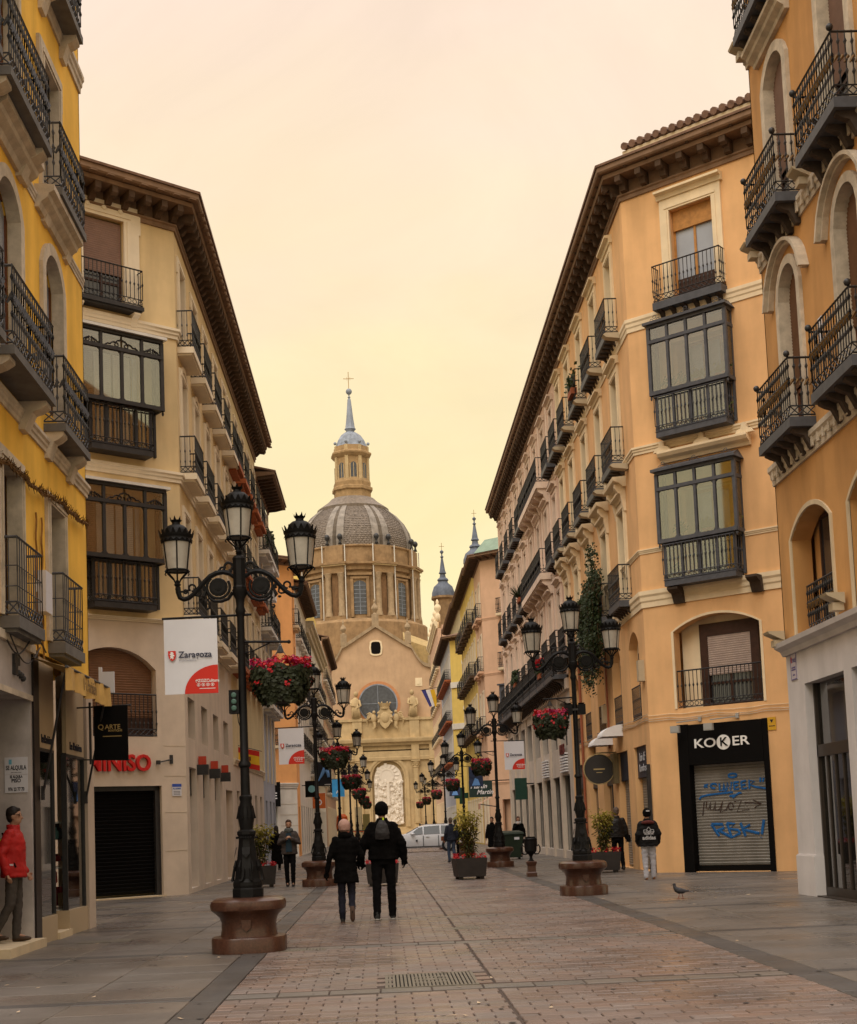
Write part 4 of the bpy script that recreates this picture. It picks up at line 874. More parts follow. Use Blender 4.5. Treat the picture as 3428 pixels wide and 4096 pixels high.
def left_far():
    # cream building next to the beige one
    M['creamwall'] = mat('cream_plaster', (.62,.50,.28), rough=.9, var=.07, scale=.8, streak=.12); M['terracotta'] = mat('terracotta_slab', (.36,.105,.04), rough=.85, var=.2, scale=5)
    M['bluewall'] = mat('pale_blue_plaster', (.42,.44,.50), rough=.9, var=.07, streak=.15); M['orangewall'] = mat('bright_orange_plaster', (.74,.36,.135), rough=.9, var=.06, streak=.08)
    M['whitefar'] = mat('white_plaster', (.66,.62,.55), rough=.9, var=.06, streak=.14); M['yellowfar'] = mat('lemon_plaster', (.68,.50,.14), rough=.9, var=.06, streak=.08); M['rosefar'] = mat('rose_plaster', (.58,.38,.26), rough=.9, var=.07, streak=.1)
    X = -4.87
    b = building('cream_building', (X, 45.5, 0), 'cream building with rust red balcony slabs next to the beige corner building')
    F = Fac(b, X, 45.5, R90); L = 11.5; cs = [1.2+2.3*i for i in range(5)]
    plain_facade(F, 0, L, 17.1, 'creamwall', 'ivory', ((14.1, 16.4), (10.75, 13.3), (7.1, 9.7)), cs, slab='terracotta', proj=.44, zbase=3.8)
    plain_facade(F, 0, L, 3.8, 'pale_stone', None, ((.1, 2.9),), [1.3+2.2*i for i in range(5)], 'shop_wall', bal=None)
    string_course(F, 0, L, 13.7, .22, .08, 'ivory'); string_course(F, 0, L, 10.35, .22, .08, 'ivory'); string_course(F, 0, L, 3.75, .2, .1, 'ivory')
    cornice(F, 0, L, 17.1, .72, 0, 0, .46, .34, .16); mass(b, [(-5.3, 45.55), (-5.3, 56.95), (-15, 56.95), (-15, 45.55)], 0, 17.7, M['creamwall'])
    mass(b, [(-6.4, 45.9), (-6.4, 49.5), (-9, 49.5), (-9, 45.9)], 17.7, 20.3, M['creamwall'], name='penthouse')
    b = building('pale_blue_building', (X, 57.0, 0), 'pale blue and cream building with a broad wooden eave, last before the side street')
    F = Fac(b, X, 57.0, R90); L = 6.0; cs = [1.1+2.0*i for i in range(3)]
    plain_facade(F, 0, L, 16.2, 'bluewall', 'ivory', ((13.4, 15.6), (10.1, 12.5), (6.8, 9.2)), cs, slab='whitefar', proj=.5, zbase=3.6)
    plain_facade(F, 0, L, 3.6, 'bluewall', None, ((.1, 2.8),), [1.2, 3.3, 5.2], 'shop_wall', bal=None)
    for x in (.06, 2.05, 4.1, 5.9): F.put(MB().box(x-.14, x+.14, -.06, 0, 3.6, 16.2), 'pilaster', M['ivory'])
    eave(F, -.2, L+.4, 16.3, .85, pitch=.55); mass(b, [(-5.3, 57.05), (-5.3, 62.95), (-15, 62.95), (-15, 57.05)], 0, 16.6, M['bluewall'])
    for k in range(3): F.put(MB().box(-.35, .35, -.45, 0, 0, .5), 'air_conditioner', M['white'], 3.2+.9*k, 0, 13.0-1.2*k)
    # orange corner building beyond the side street
    b = building('orange_corner_building', (X, 79.5, 0), 'bright orange corner building above a white stone ground floor, left of the street')
    C = Fac(b, X, 79.5, radians(38)); F = Fac(b, X, 79.5, R90); ct = math.tan(radians(26))
    C.put(wall(-6, 0, 4.0, 17.0, [(-2.6, -1.7, 13.6, 15.8), (-2.6, -1.7, 10, 12.4), (-2.6, -1.7, 6.4, 8.8)], .2), 'facade_wall', M['orangewall'])
    for z in (13.6, 10, 6.4):
        window(C, -2.15, z, .9, 2.2, 'wood_dark', 'pane', .15); balcony(C, -2.15, z, 1.6, .35, 1.0, 'plain', 'cream', 'iron', .16, 0)
    C.put(wall(-6, 0, 0, 4.0, [(-2.9, -1.4, .1, 2.9)], .2), 'stone_base', M['whitefar']); C.put(MB().box(-2.9, -1.4, .15, .18, .1, 2.9), 'shop_pane', M['pane'])
    for k in range(5): C.put(MB().box(-1.2, .01, -.012, 0, .55+.62*k, .575+.62*k), 'stone_joint', M['stone_trim'])
    string_course(C, -6, 0, 3.95, .3, .12, 'whitefar', 0, ct); eave(C, -6, 0, 17.0, .7, 0, ct); eave(F, 0, 3.0, 17.0, .7, ct, 0)
    plain_facade(F, 0, 3.0, 17.0, 'orangewall', None, ((13.6, 15.8), (10, 12.4), (6.4, 8.8), (.1, 2.9)), [1.5])
    mass(b, [(-5.4, 80), (-5.4, 82.4), (-16, 82.4), (-16, 74), (-9.6, 76.2)], 0, 17.5, M['orangewall'])
    b = building('white_balcony_building', (X, 82.5, 0), 'white building with stacked balconies and a wooden eave beyond the orange corner')
    F = Fac(b, X, 82.5, R90); L = 12.5
    plain_facade(F, 0, L, 16.2, 'whitefar', None, ((13.2, 15.4), (9.8, 12.2), (6.4, 8.8), (.1, 3.0)), [1.2+2.5*i for i in range(5)], slab='whitefar'); eave(F, 0, L, 16.2, .8)
    mass(b, [(-5.3, 82.5), (-5.3, 95), (-15, 95), (-15, 82.5)], 0, 16.6, M['whitefar'])
    b = building('grey_white_building', (X, 95.0, 0), 'grey white building with a heavy stone cornice and a lemon yellow gable wall')
    F = Fac(b, X, 95.0, R90); L = 25
    plain_facade(F, 0, L, 15.3, 'whitefar', None, ((12.2, 14.4), (8.8, 11.2), (5.4, 7.8), (.1, 3.0)), [1.4+2.5*i for i in range(10)], slab='whitefar'); string_course(F, 0, L, 15.3, .8, .55, 'stone_trim', name='cornice')
    mass(b, [(-5.3, 95.0), (-5.3, 120), (-15, 120), (-15, 95)], 0, 15.8, M['whitefar']); mass(b, [(-5.2, 96.5), (-5.2, 119), (-13, 119), (-13, 96.5)], 15.8, 19.6, M['yellowfar'], name='upper_storey')
    b = building('rose_building', (X, 122.0, 0), 'rosy building closing the left side of the street before the church square')
    F = Fac(b, X, 122, R90); L = 24
    plain_facade(F, 0, L, 18.4, 'rosefar', 'ivory', ((15, 17.4), (11.6, 14), (8.2, 10.6), (4.8, 7.2), (.1, 3.4)), [1.5+2.7*i for i in range(9)], slab='whitefar'); eave(F, 0, L, 18.4, .6)
    mass(b, [(-5.3, 122), (-5.3, 146), (-15, 146), (-15, 122)], 0, 18.8, M['rosefar'])
left_far()
def right_far():
    X = 7.12
    b = building('salmon_corner_building', (X, 89.8, 0), 'salmon pink corner building with potted cypresses on its balconies')
    A = radians(-41); C = Fac(b, X, 89.8, A); F = Fac(b, X, 89.8, -R90); mt = math.tan(radians(24.5))
    M['salmon'] = mat('salmon_plaster', (.62,.40,.26), rough=.9, var=.05, streak=.08); M['greenroof'] = mat('green_copper_roof', (.20,.27,.20), rough=.7, var=.15)
    rows = ((15.2, 17.5), (11.6, 14.0), (7.6, 10.2))
    ops = [(2.2, 3.15, a, z) for a, z in rows]+[(1.0, 3.4, .1, 3.0)]
    C.put(wall(0, 6, 0, 18.9, ops, .2), 'facade_wall', M['salmon'])
    for a, z in rows:
        window(C, 2.68, a, .95, z-a, 'white', 'pane', .1); surround(C, 2.68, a, .95, z-a, .2, 'ivory', .05); balcony(C, 2.6, a, 2.4, .4, 1.0, 'plain', 'cream', 'iron', .16, 0)
    for z in (14.9, 11.2, 4.0): string_course(C, 0, 6, z, .16, .06, 'salmon', mt, 0); string_course(F, -6.2, 0, z, .16, .06, 'salmon', 0, mt)
    C.put(MB().box(1.5, 4.5, -.5, .2, 9.0, 10.4).box(1.4, 4.6, -.6, .2, 10.4, 10.5), 'glazed_bay', M['iron_grey'])
    eave(C, 0, 6, 18.9, .8, mt, 0); eave(F, -6.2, 0, 18.9, .8, 0, mt, pitch=.5)
    C.put(MB().sweep([(.85, 19.3), (.9, 19.3), (-.4, 20.4), (-.4, 20.2)], 0.2, 6), 'copper_roof', M['greenroof'])
    plain_facade(F, -6.2, 0, 18.9, 'salmon', 'ivory', ((15.2, 17.5), (11.6, 14), (7.6, 10.2), (.1, 3.2)), [-1.4, -3.9], slab='salmon')
    mass(b, [(7.6, 90.1), (7.6, 95.9), (20, 95.9), (20, 80), (17, 81.2)], 0, 19.3, M['salmon'])
    cone = leaf_mat('cypress_green', (.03,.05,.018)); rnd = random.Random(2)
    for z in (15.2, 11.6):
        t = MB()
        for q in range(260):
            h = rnd.random(); r = .26*(1-h)**.7*rnd.random()**.4; a = rnd.uniform(0, 2*pi); s = .05
            p = (2.2+r*cos(a), -.2+r*sin(a), .25+h*1.25); t.quad((p[0]-s, p[1], p[2]-s), (p[0]+s, p[1], p[2]), (p[0]+s, p[1]+s, p[2]+s), (p[0]-s, p[1]+s*.4, p[2]+s))
        pt = empty('potted_cypress', Vector(C.pos(0, 0, z))+b.location, A); tag(pt, 'small potted cypress on the %s balcony of the salmon corner building' % ('upper' if z > 13 else 'lower'), 'plant', 'balcony cypresses')
        t.build('crown', cone, pt); MB().lathe([(.12, 0), (.16, .26)], 10, (2.2, -.2, 0)).build('pot', M['iron_grey'], pt)
    b = building('golden_building', (X, 96.0, 0), 'golden yellow building with rows of black balconies further down the right side')
    F = Fac(b, X, 96.0, -R90)
    plain_facade(F, -17, 0, 19.3, 'yellowfar', 'ivory', ((15.8, 18), (12, 14.6), (8, 10.6), (.1, 3.2)), [-1.3-2.4*i for i in range(7)], slab='eave', proj=.55); eave(F, -17, 0, 19.3, .75)
    mass(b, [(7.6, 96.0), (7.6, 113), (18, 113), (18, 96)], 0, 19.7, M['yellowfar'])
    b = building('blue_white_building', (X, 131.0, 0), 'building with a lemon yellow end wall and a blue white front under a wooden cornice')
    C = Fac(b, X, 131.0, A); F = Fac(b, X, 131.0, -R90)
    C.put(wall(0, 7, 0, 19.2, [(3.0, 4.0, 15.5, 17.8), (3.0, 4.0, 11.5, 14.0), (3, 4, 7.5, 10)], .2), 'end_wall', M['yellowfar'])
    for z in (15.5, 11.5, 7.5): window(C, 3.5, z, 1.0, 2.3, 'white', 'pane', .1); balcony(C, 3.5, z, 1.7, .4, 1.0, 'plain', 'cream', 'iron', .16, 0)
    for z in (14.6, 10.6): C.put(MB().box(0, 5, -.12, 0, z, z+.55), 'white_band', M['whitefar'])
    for z in (17.0, 12.6):
        d = C.put(MB().lathe([(.33, 0), (.33, .06)], 14), 'roundel', M['whitefar'], 1.7, 0, z); d.rotation_euler = (radians(90), 0, A)
    eave(C, 0, 7, 19.2, .8, mt, 0); eave(F, -21, 0, 19.2, .8, 0, mt)
    mass(b, [(8.3, 131.8), (8.3, 151.5), (17, 151.5), (17, 123)], 19.2, 22.6, mat('board_wall', (.55,.47,.30), rough=.9, var=.1, streak=.2), name='attic_storey')
    e2 = Fac(b, 8.3, 131.8, A); eave(e2, 0, 6, 22.6, .9, mt, 0); e3 = Fac(b, 8.3, 131.8, -R90); eave(e3, -20, 0, 22.6, .9, 0, mt)
    plain_facade(F, -21, 0, 19.2, 'bluewall', 'whitefar', ((15.5, 18), (11.5, 14.2), (7.5, 10), (.1, 3.2)), [-1.3-2.1*i for i in range(9)], slab='terracotta', proj=.6)
    mass(b, [(7.6, 131.4), (7.6, 152), (17, 152), (17, 123.0)], 0, 19.4, M['yellowfar'])
    b = building('ornate_end_building', (X, 155.0, 0), 'ornate pale building with urn finials closing the right side before the square')
    F = Fac(b, X, 155, -R90)
    plain_facade(F, -24, 0, 24, 'rosefar', 'cream2', ((19.5, 22), (15.5, 18), (11.5, 14), (7.5, 10), (.1, 4)), [-1.5-2.8*i for i in range(8)], slab='cream2', rail='iron'); string_course(F, -24, 0, 24, .8, .5, 'cream2', name='cornice')
    ur = cached('urn', lambda: MB().lathe([(.3, 0), (.3, .8), (.2, .9), (.16, 1.1), (.42, 1.5), (.38, 1.8), (.12, 2.1), (.2, 2.3), (.04, 2.6)], 10).mesh('urn_finial', True))
    for k in range(6): F.put(ur, 'urn_finial', M['cream2'], -.4-4.4*k, .1, 24.8)
    mass(b, [(7.6, 155), (7.6, 179), (20, 179), (20, 155)], 0, 24.4, M['rosefar'])
right_far()

# ------------------------------------------------------------------ the basilica
def basilica():
    b = building('domed_basilica', (0, 215, 0), 'domed stone and brick basilica closing the end of the street', 'church')
    M['brick'] = mat('weathered_brick', (.32,.205,.105), rough=.9, var=.28, scale=.9, streak=.14, detail=8); M['churchstone'] = mat('golden_church_stone', (.50,.37,.20), rough=.85, var=.16, scale=.8, streak=.12, detail=7)
    M['facadebrick'] = mat('rosy_facade_brick', (.52,.35,.215), rough=.9, var=.12, scale=.5, streak=.08, detail=8); M['lead'] = mat('lead_sheet', (.26,.29,.34), rough=.6, var=.2, scale=1.2, streak=.3)
    M['slate'] = mat('glazed_dome_tile', (.20,.16,.125), rough=.55, var=.3, scale=2.4, streak=.15, detail=8); M['marblewhite'] = mat('relief_marble', (.72,.64,.54), rough=.6, var=.06, scale=1); M['chwin'] = mat('leaded_glass', (.085,.09,.10), rough=.25, var=.25, scale=2)
    M['ribstone'] = mat('dome_rib_stone', (.27,.235,.20), rough=.7, var=.28, scale=1.2, streak=.15); M['ribdark'] = mat('dome_rib_dark', (.12,.095,.07), rough=.8, var=.3, scale=1.2)
    # gabled facade with the curved shoulders
    pts = [(-9.2, 0), (9.2, 0), (9.2, 26.2), (8.0, 26.6)]+[(8.0-2.4*t, 26.6+3.0*t**1.8) for t in [k/8 for k in range(1, 9)]]+[(4.6, 30.1), (0, 33.2), (-4.6, 30.3), (-5.4, 29.9)]+[(-5.4-2.4*t, 29.9-3.0*(1-(1-t)**1.8)) for t in [k/8 for k in range(1, 9)]]+[(-9.2, 26.6)]
    MB().prism(pts, 'y', 0, 1.6).build('facade_wall', M['facadebrick'], b)
    e = pts[2:]; cp = MB()
    for i in range(len(e)-1):
        (x0, z0), (x1, z1) = e[i], e[i+1]
        cp.add([(x0, -.45, z0), (x1, -.45, z1), (x1, -.45, z1+.55), (x0, -.45, z0+.55), (x0, 1.6, z0), (x1, 1.6, z1), (x1, 1.6, z1+.55), (x0, 1.6, z0+.55)], [(0,1,2,3), (4,7,6,5), (3,2,6,7), (0,4,5,1), (0,3,7,4), (1,5,6,2)])
    M['coping'] = mat('weathered_coping', (.36,.265,.165), rough=.9, var=.2, scale=1.5, streak=.2); cp.build('gable_coping', M['coping'], b)
    for x, z, s in ((0, 33.6, 1.0), (-5.1, 30.7, .9), (5.1, 30.7, .9), (8.6, 27.0, .8)):
        MB().box(x-.55*s, x+.55*s, -.3, .8, z-.3, z+1.7*s).lathe([(.45*s, 1.7*s), (.2*s, 2.0*s), (.55*s, 2.6*s), (.5*s, 2.9*s), (.12*s, 3.5*s), (.18*s, 3.8*s), (.03, 4.4*s)], 10, (x, .25, z)).build('pinnacle', M['coping'], b)
    MB().box(-.80, .72, -.04, .3, 28.95, 30.85).build('gable_window', M['black'], b)
    w = MB()
    for k in range(24):
        a = 2*pi*k/24; a2 = 2*pi*(k+1)/24; 
        def f(t, o):
            c, s_ = cos(t), sin(t); m_ = max(abs(c)/(.64+o), abs(s_)/(.84+o)); return (-.04+c/m_*(1+.05*cos(4*t)), 29.9+s_/m_*(1+.05*cos(4*t)))
        P = [f(a, .12), f(a2, .12), f(a2, .36), f(a, .36)]; w.add([(x, -.12, z) for x, z in P]+[(x, 0, z) for x, z in P], [(0,1,2,3), (0,4,5,1), (3,2,6,7)])
    w.build('gable_window_frame', M['cream2'], b)
    # round window
    MB().lathe([(2.9, 0), (2.9, .05)], 32).build('round_window', M['chwin'], b, (0, -.02, 21.05), (radians(90), 0, 0))
    MB().lathe([(2.9, -.02), (2.9, .12), (3.1, .12), (3.1, -.02)], 32, caps=False).build('round_window_rim', M['lead'], b, (0, 0, 21.05), (radians(90), 0, 0))
    MB().lathe([(3.1, -.02), (3.1, .05), (3.55, .05), (3.55, -.02)], 32, caps=False).build('round_window_surround', mat('orange_surround', (.52,.24,.11), rough=.9), b, (0, 0, 21.05), (radians(90), 0, 0))
    g = MB(); g.box(-.04, .04, -.12, -.08, 18.2, 23.9); g.box(-2.9, 2.9, -.12, -.08, 21.0, 21.08)
    g.build('glazing_bar', M['lead'], b)
    MB().box(6.0, 7.1, -.08, 0, 23.6, 24.9).box(6.25, 6.85, -.14, -.08, 23.9, 24.6).build('stone_plaque', M['cream2'], b)
    # stone portal: centre x = 1.15
    P = Fac(b, 1.15, 214.2, 0)
    P.put(wall(-8.6, 8.0, 0, 13.6, [(-2.55, 2.55, 1.5, 9.4, 2.5)], .6), 'portal_wall', M['churchstone'])
    P.put(MB().box(-8.6, 8, .55, .9, 0, 13.6), 'portal_core', M['churchstone'])
    for r0, r1, p in ((2.55, 2.85, .1), (2.85, 3.25, .22)):
        q = MB(); a0 = arc(-r0, r0, 9.4, r0, 20); a1 = arc(-r1, r1, 9.4, r1, 20)
        for k in range(20): Q = [a0[k], a0[k+1], a1[k+1], a1[k]]; q.add([(x, -p, z) for x, z in Q]+[(x, .01, z) for x, z in Q], [(0,1,2,3), (0,4,5,1), (3,2,6,7)])
        q.box(-r1, -r0, -p, .01, 1.5, 9.4); q.box(r0, r1, -p, .01, 1.5, 9.4); P.put(q, 'archivolt', M['churchstone'])
    # marble relief: slab, sun disc with rays, column, crowd of carved figures
    rnd = random.Random(11); q = arc(-2.2, 2.2, 9.2, 2.15, 16); P.put(MB().prism([(-2.2, 1.9)]+q+[(2.2, 1.9)], 'y', .18, .3), 'relief_slab', M['marblewhite'])
    rl = MB(); rl.lathe([(1.15, 0), (1.15, .12), (.9, .12), (.9, .06)], 24, caps=True); rl.v = [(x-.2, .18-z, y+9.6) for x, y, z in rl.v]
    for k in range(16):
        a = 2*pi*k/16+.1; r0, r1 = 1.25, (1.75 if k % 2 else 1.95)
        if sin(a) < -.55: continue
        c0, c1 = cos(a-.12), cos(a+.12); s0, s1 = sin(a-.12), sin(a+.12)
        rl.add([(-.2+r0*c0, .10, 9.6+r0*s0), (-.2+r0*c1, .17, 9.6+r0*s1), (-.2+r1*c1, .17, 9.6+r1*s1), (-.2+r1*c0, .08, 9.6+r1*s0), (-.2+r0*c0, .18, 9.6+r0*s0), (-.2+r1*c0, .18, 9.6+r1*s0)], [(0,1,2,3), (0,3,5,4)])
    rl.lathe([(.34, 0), (.24, 3.6)], 10, (-.05, .12, 4.9)); rl.box(-.6, .5, 0, .18, 8.0, 8.2)
    for k in range(150):
        x = rnd.uniform(-2.05, 2.05); z = rnd.uniform(2.0, 8.6)
        if abs(x+.05) < .35 and z > 4.8: continue
        s = rnd.uniform(.16, .4); rl.sphere((x, .15, z), s, 6, 4, rnd.uniform(.5, 1.2), .55, rnd.uniform(.6, 1.7))
        if k % 3 == 0: a = rnd.uniform(0, 3.1); rl.tube([(x, .02, z), (x+s*1.6*cos(a), .0, z+s*1.8*sin(a))], [s*.35, s*.12], 5)
    P.put(rl, 'carved_relief', M['marblewhite'])
    for x in (-7.6, -4.4, 4.4, 7.2):
        P.put(MB().box(x-.7, x+.7, -.5, .1, 0, 1.6).box(x-.55, x+.55, -.42, .1, 1.6, 2.0), 'column_base', M['churchstone'])
        P.put(MB().lathe([(.48, 2.0), (.5, 2.3), (.46, 5), (.42, 10.6)], 14, (x, -.2, 0)), 'column', M['churchstone'])
        cp = MB().lathe([(.42, 10.6), (.5, 10.75), (.46, 10.95), (.7, 11.6), (.5, 11.7)], 12, (x, -.2, 0)).box(x-.7, x+.7, -.85, .1, 11.7, 11.9)
        for k in range(10): a = 2*pi*k/10; cp.sphere((x+.55*cos(a), -.2+.5*sin(a), 11.1+.35*(k % 2)), .14, 6, 4)
        P.put(cp, 'capital', M['churchstone'])
        P.put(MB().box(x-.6, x+.6, -.5, .1, 12.0, 14.4), 'entablature_block', M['churchstone'])
    P.put(MB().sweep([(-.01, 11.95), (.3, 11.95), (.35, 12.4), (.3, 12.5), (.3, 13.4), (-.01, 13.4)], -8.6, 8), 'architrave', M['churchstone'])
    P.put(MB().sweep([(-.01, 14.3), (.5, 14.3), (.6, 14.6), (1.0, 14.8), (1.1, 15.2), (1.1, 15.4), (-.01, 15.5)], -8.8, 8.2), 'portal_cornice', M['churchstone'])
    P.put(MB().box(-8.6, 8, 0, .8, 13.4, 18.2), 'attic_wall', M['churchstone']); P.put(MB().box(-8.8, 8.2, -.25, .9, 18.2, 18.6), 'attic_coping', M['churchstone'])
    for x in (-4.6, 4.4): P.put(MB().box(x-.75, x+.75, -.35, .1, 15.4, 18.2).box(x-.85, x+.85, -.45, .1, 18.2, 18.75), 'pedestal', M['churchstone'])
    P.put(MB().box(-10, 10, -3.5, 0, 0, .35).box(-9.5, 9.5, -2.6, 0, .35, .7).box(-9, 9, -1.6, 0, .7, 1.1), 'steps', M['churchstone'])
    # statues and the crest
    def figure(name, x, lean):
        mb = MB(); mb.tube([(x+.1*lean, -.1, 18.7), (x, -.15, 19.6), (x-.1*lean, -.2, 20.8), (x, -.15, 21.6), (x+.05*lean, -.1, 22.0)], [(.75,.5), (.7,.48), (.62,.45), (.6,.4), (.22,.2)], 10)
        mb.sphere((x+.1*lean, -.15, 22.55), .36, 8, 6, 1, 1, 1.25); mb.tube([(x-.55, -.2, 21.6), (x-.8, -.45, 20.8), (x-.1, -.75, 20.6)], [.2, .18, .12], 6); mb.tube([(x+.55, -.2, 21.6), (x+.8, -.4, 20.7), (x+.2, -.7, 20.2)], [.2, .18, .12], 6)
        for k in range(6): mb.tube([(x-.5+.2*k, -.55, 18.75), (x-.4+.18*k, -.6, 20.0), (x-.2+.1*k, -.5, 20.9)], [.1, .12, .06], 5)
        P.put(mb, name, M['churchstone'], smooth=True)
    figure('statue', -4.7, 1); figure('statue', 4.3, -1)
    cr = MB(); q = [(0, 16.9), (.5, 17.3), (1.0, 18.0), (1.15, 18.9), (.95, 19.7), (.7, 20.0), (-.7, 20.0), (-.95, 19.7), (-1.15, 18.9), (-1.0, 18.0), (-.5, 17.3)]
    cr.prism(q, 'y', -.85, -.2); cr.sphere((0, -.8, 18.7), .7, 10, 8, 1, .4, 1.3)
    cr.lathe([(.75, 20.0), (.8, 20.25), (.7, 20.3), (.95, 20.9)], 10, (0, -.4, 0))
    for k in range(6): a = 2*pi*k/6; cr.sphere((.9*cos(a), -.4+.9*sin(a), 21.0), .14, 6, 4)
    for sx in (-1, 1):
        cr.sphere((sx*1.75, -.5, 18.6), .55, 8, 6, .8, .6, 1.4); cr.sphere((sx*1.7, -.6, 19.55), .28, 7, 5); cr.tube([(sx*1.7, -.5, 18.0), (sx*1.6, -.6, 17.3), (sx*1.9, -.6, 16.9)], [.35, .25, .14], 6)
        for k in range(5): cr.tube([(sx*1.9, -.4, 19.2), (sx*(2.4+.15*k), -.4, 19.5-.3*k), (sx*(2.9-.05*k), -.35, 19.3-.45*k)], [.16, .14, .04], 5)
        for k in range(3): cr.sphere((sx*1.0, -.75, 18.0+.7*k), .24, 7, 5)
    P.put(cr, 'carved_crest', M['churchstone'], -.15, smooth=50)
    # dome: drum, attic, ribs, lantern, spire
    cx, cy = -3.2, 25.0; R = 10.4; n8 = 16
    D = lambda mb, name, m, **k: mb.build(name, m, b, (cx, cy, 0), **k)
    D(MB().lathe([(12.6, 20), (12.6, 36.2), (12.2, 36.6), (11.2, 37.0)], 16, a0=pi/16), 'drum_base', M['brick'])
    D(MB().lathe([(R, 36), (R, 45.2)], 48), 'drum', M['brick'])
    D(MB().lathe([(R, 45.2), (R+.5, 45.4), (R+.5, 46.0), (R+1.1, 46.3), (R+1.1, 46.6), (R+.2, 46.8)], 48), 'drum_cornice', M['brick'])
    D(MB().lathe([(R+.1, 46.8), (R+.1, 49.3), (R+.4, 49.5), (R+.4, 49.7), (R-.2, 49.9)], 48), 'attic_drum', M['brick'])
    a_off = radians(4.5)
    for k in range(8):
        aw = -pi/2+a_off+k*pi/4; f = lambda r, a, z: (r*cos(a), r*sin(a), z)
        if sin(aw) > .4: continue
        wv = MB().box(-1.05, 1.05, -.06, .2, 37.7, 43.0); wv.prism(arc(-1.05, 1.05, 43.0, .5, 8), 'y', -.06, .2)
        rot = aw+pi/2; px, py = (R+.02)*cos(aw), (R+.02)*sin(aw)
        o = put(wv.mesh('drum_window'), 'drum_window', M['chwin'], b, (cx+px, cy+py, 0), rot)
        gb = MB().box(-.05, .05, -.1, -.06, 37.7, 43.4)
        for q in range(7): gb.box(-1.05, 1.05, -.1, -.06, 38.3+.72*q, 38.38+.72*q)
        put(gb.mesh('glazing_bar'), 'glazing_bar', M['lead'], o)
        sf = MB().box(-1.6, -1.1, -.28, .2, 37.2, 43.9).box(1.1, 1.6, -.28, .2, 37.2, 43.9).box(-2.1, 2.1, -.4, .2, 44.4, 44.8).box(-1.6, 1.6, -.28, .2, 43.8, 44.15)
        put(sf.mesh('window_frame'), 'window_frame', M['brick'], o)
        ac = aw+pi/8; px, py = (R+.35)*cos(ac), (R+.35)*sin(ac)
        o = put(MB().box(-1.9, 1.9, -.8, .6, 33.0, 37.4).mesh('buttress'), 'buttress', M['brick'], b, (cx+px, cy+py, 0), ac+pi/2)
        put(MB().box(-1.85, 1.85, -.6, .4, 44.8, 46.0).mesh('entablature_block'), 'entablature_block', M['brick'], o)
        put(MB().box(-2.15, 2.15, -1.0, .3, 46.0, 46.25).mesh('cornice_moulding'), 'cornice_moulding', M['churchstone'], o); put(MB().box(-2.3, 2.3, -1.2, .3, 46.25, 46.6).mesh('cornice_shelf'), 'cornice_shelf', M['brick'], o)
        put(MB().box(-1.6, 1.6, -.35, .3, 46.6, 49.6).mesh('attic_block'), 'attic_block', M['brick'], o)
        put(MB().box(-.55, .55, -.05, .3, 37.4, 44.8).mesh('niche'), 'niche', mat('painted_shade_brick', (.22,.125,.06), rough=.9, var=.2, streak=.3), o)  # flat panel, the niche's shade put into a darker brick colour
        for sx in (-1.15, 1.15):
            put(MB().lathe([(.72, 37.4), (.62, 38.0), (.55, 38.2), (.5, 44.0), (.7, 44.75), (.5, 44.85)], 10, (sx, -.25, 0)).mesh('column', 40), 'column', mat('pale_column_stone', (.36,.26,.155), rough=.9, var=.25, scale=1.5, streak=.1), o)
            put(MB().lathe([(.35, 49.8), (.2, 50.2), (.14, 50.5), (.42, 50.85), (.48, 51.15), (.32, 51.5), (.05, 51.65)], 10, (sx, -.2, 0)).mesh('ball_finial', True), 'ball_finial', M['iron'], o)
        put(MB().tube([(-2.05, -.5, 33), (-2.05, -.5, 49.7)], .10, 5).tube([(2.05, -.5, 33), (2.05, -.5, 49.7)], .10, 5).mesh('downpipe'), 'downpipe', M['whitefar'], o)
    # tiled shell in sixteen gores with paired ribs
    prof = [(R-.1, 49.7), (R-.15, 51.5), (R-.6, 53.2), (R-1.5, 54.9), (R-2.7, 56.3), (R-4.3, 57.6), (6.0, 57.8)]
    D(MB().lathe(prof, 64), 'dome_shell', M['slate'], smooth=True)
    rows = MB(); rz = random.Random(4)
    for j in range(30):                      # courses of fish-scale tiles, each a small lip
        def pr_(t): i = min(int(t*6), 5); u = t*6-i; return prof[i][0]+(prof[i+1][0]-prof[i][0])*u, prof[i][1]+(prof[i+1][1]-prof[i][1])*u
        r, z = pr_(j/30); r2, z2 = pr_(min(1, (j+1.1)/30))
        na = int(2*pi*r/.62)
        for k in range(na):
            a = 2*pi*(k+.5*(j % 2))/na
            if sin(a) > .25: continue
            d = .62/r*.42; rr = r+.06+.05*rz.random()
            rows.add([(rr*cos(a-d), rr*sin(a-d), z), (rr*cos(a+d), rr*sin(a+d), z), ((r2-.03)*cos(a+d), (r2-.03)*sin(a+d), z2), ((r2-.03)*cos(a-d), (r2-.03)*sin(a-d), z2)], [(0, 1, 2, 3)])
    o = D(rows, 'dome_tiles', M['slate']); o['kind'] = 'stuff'
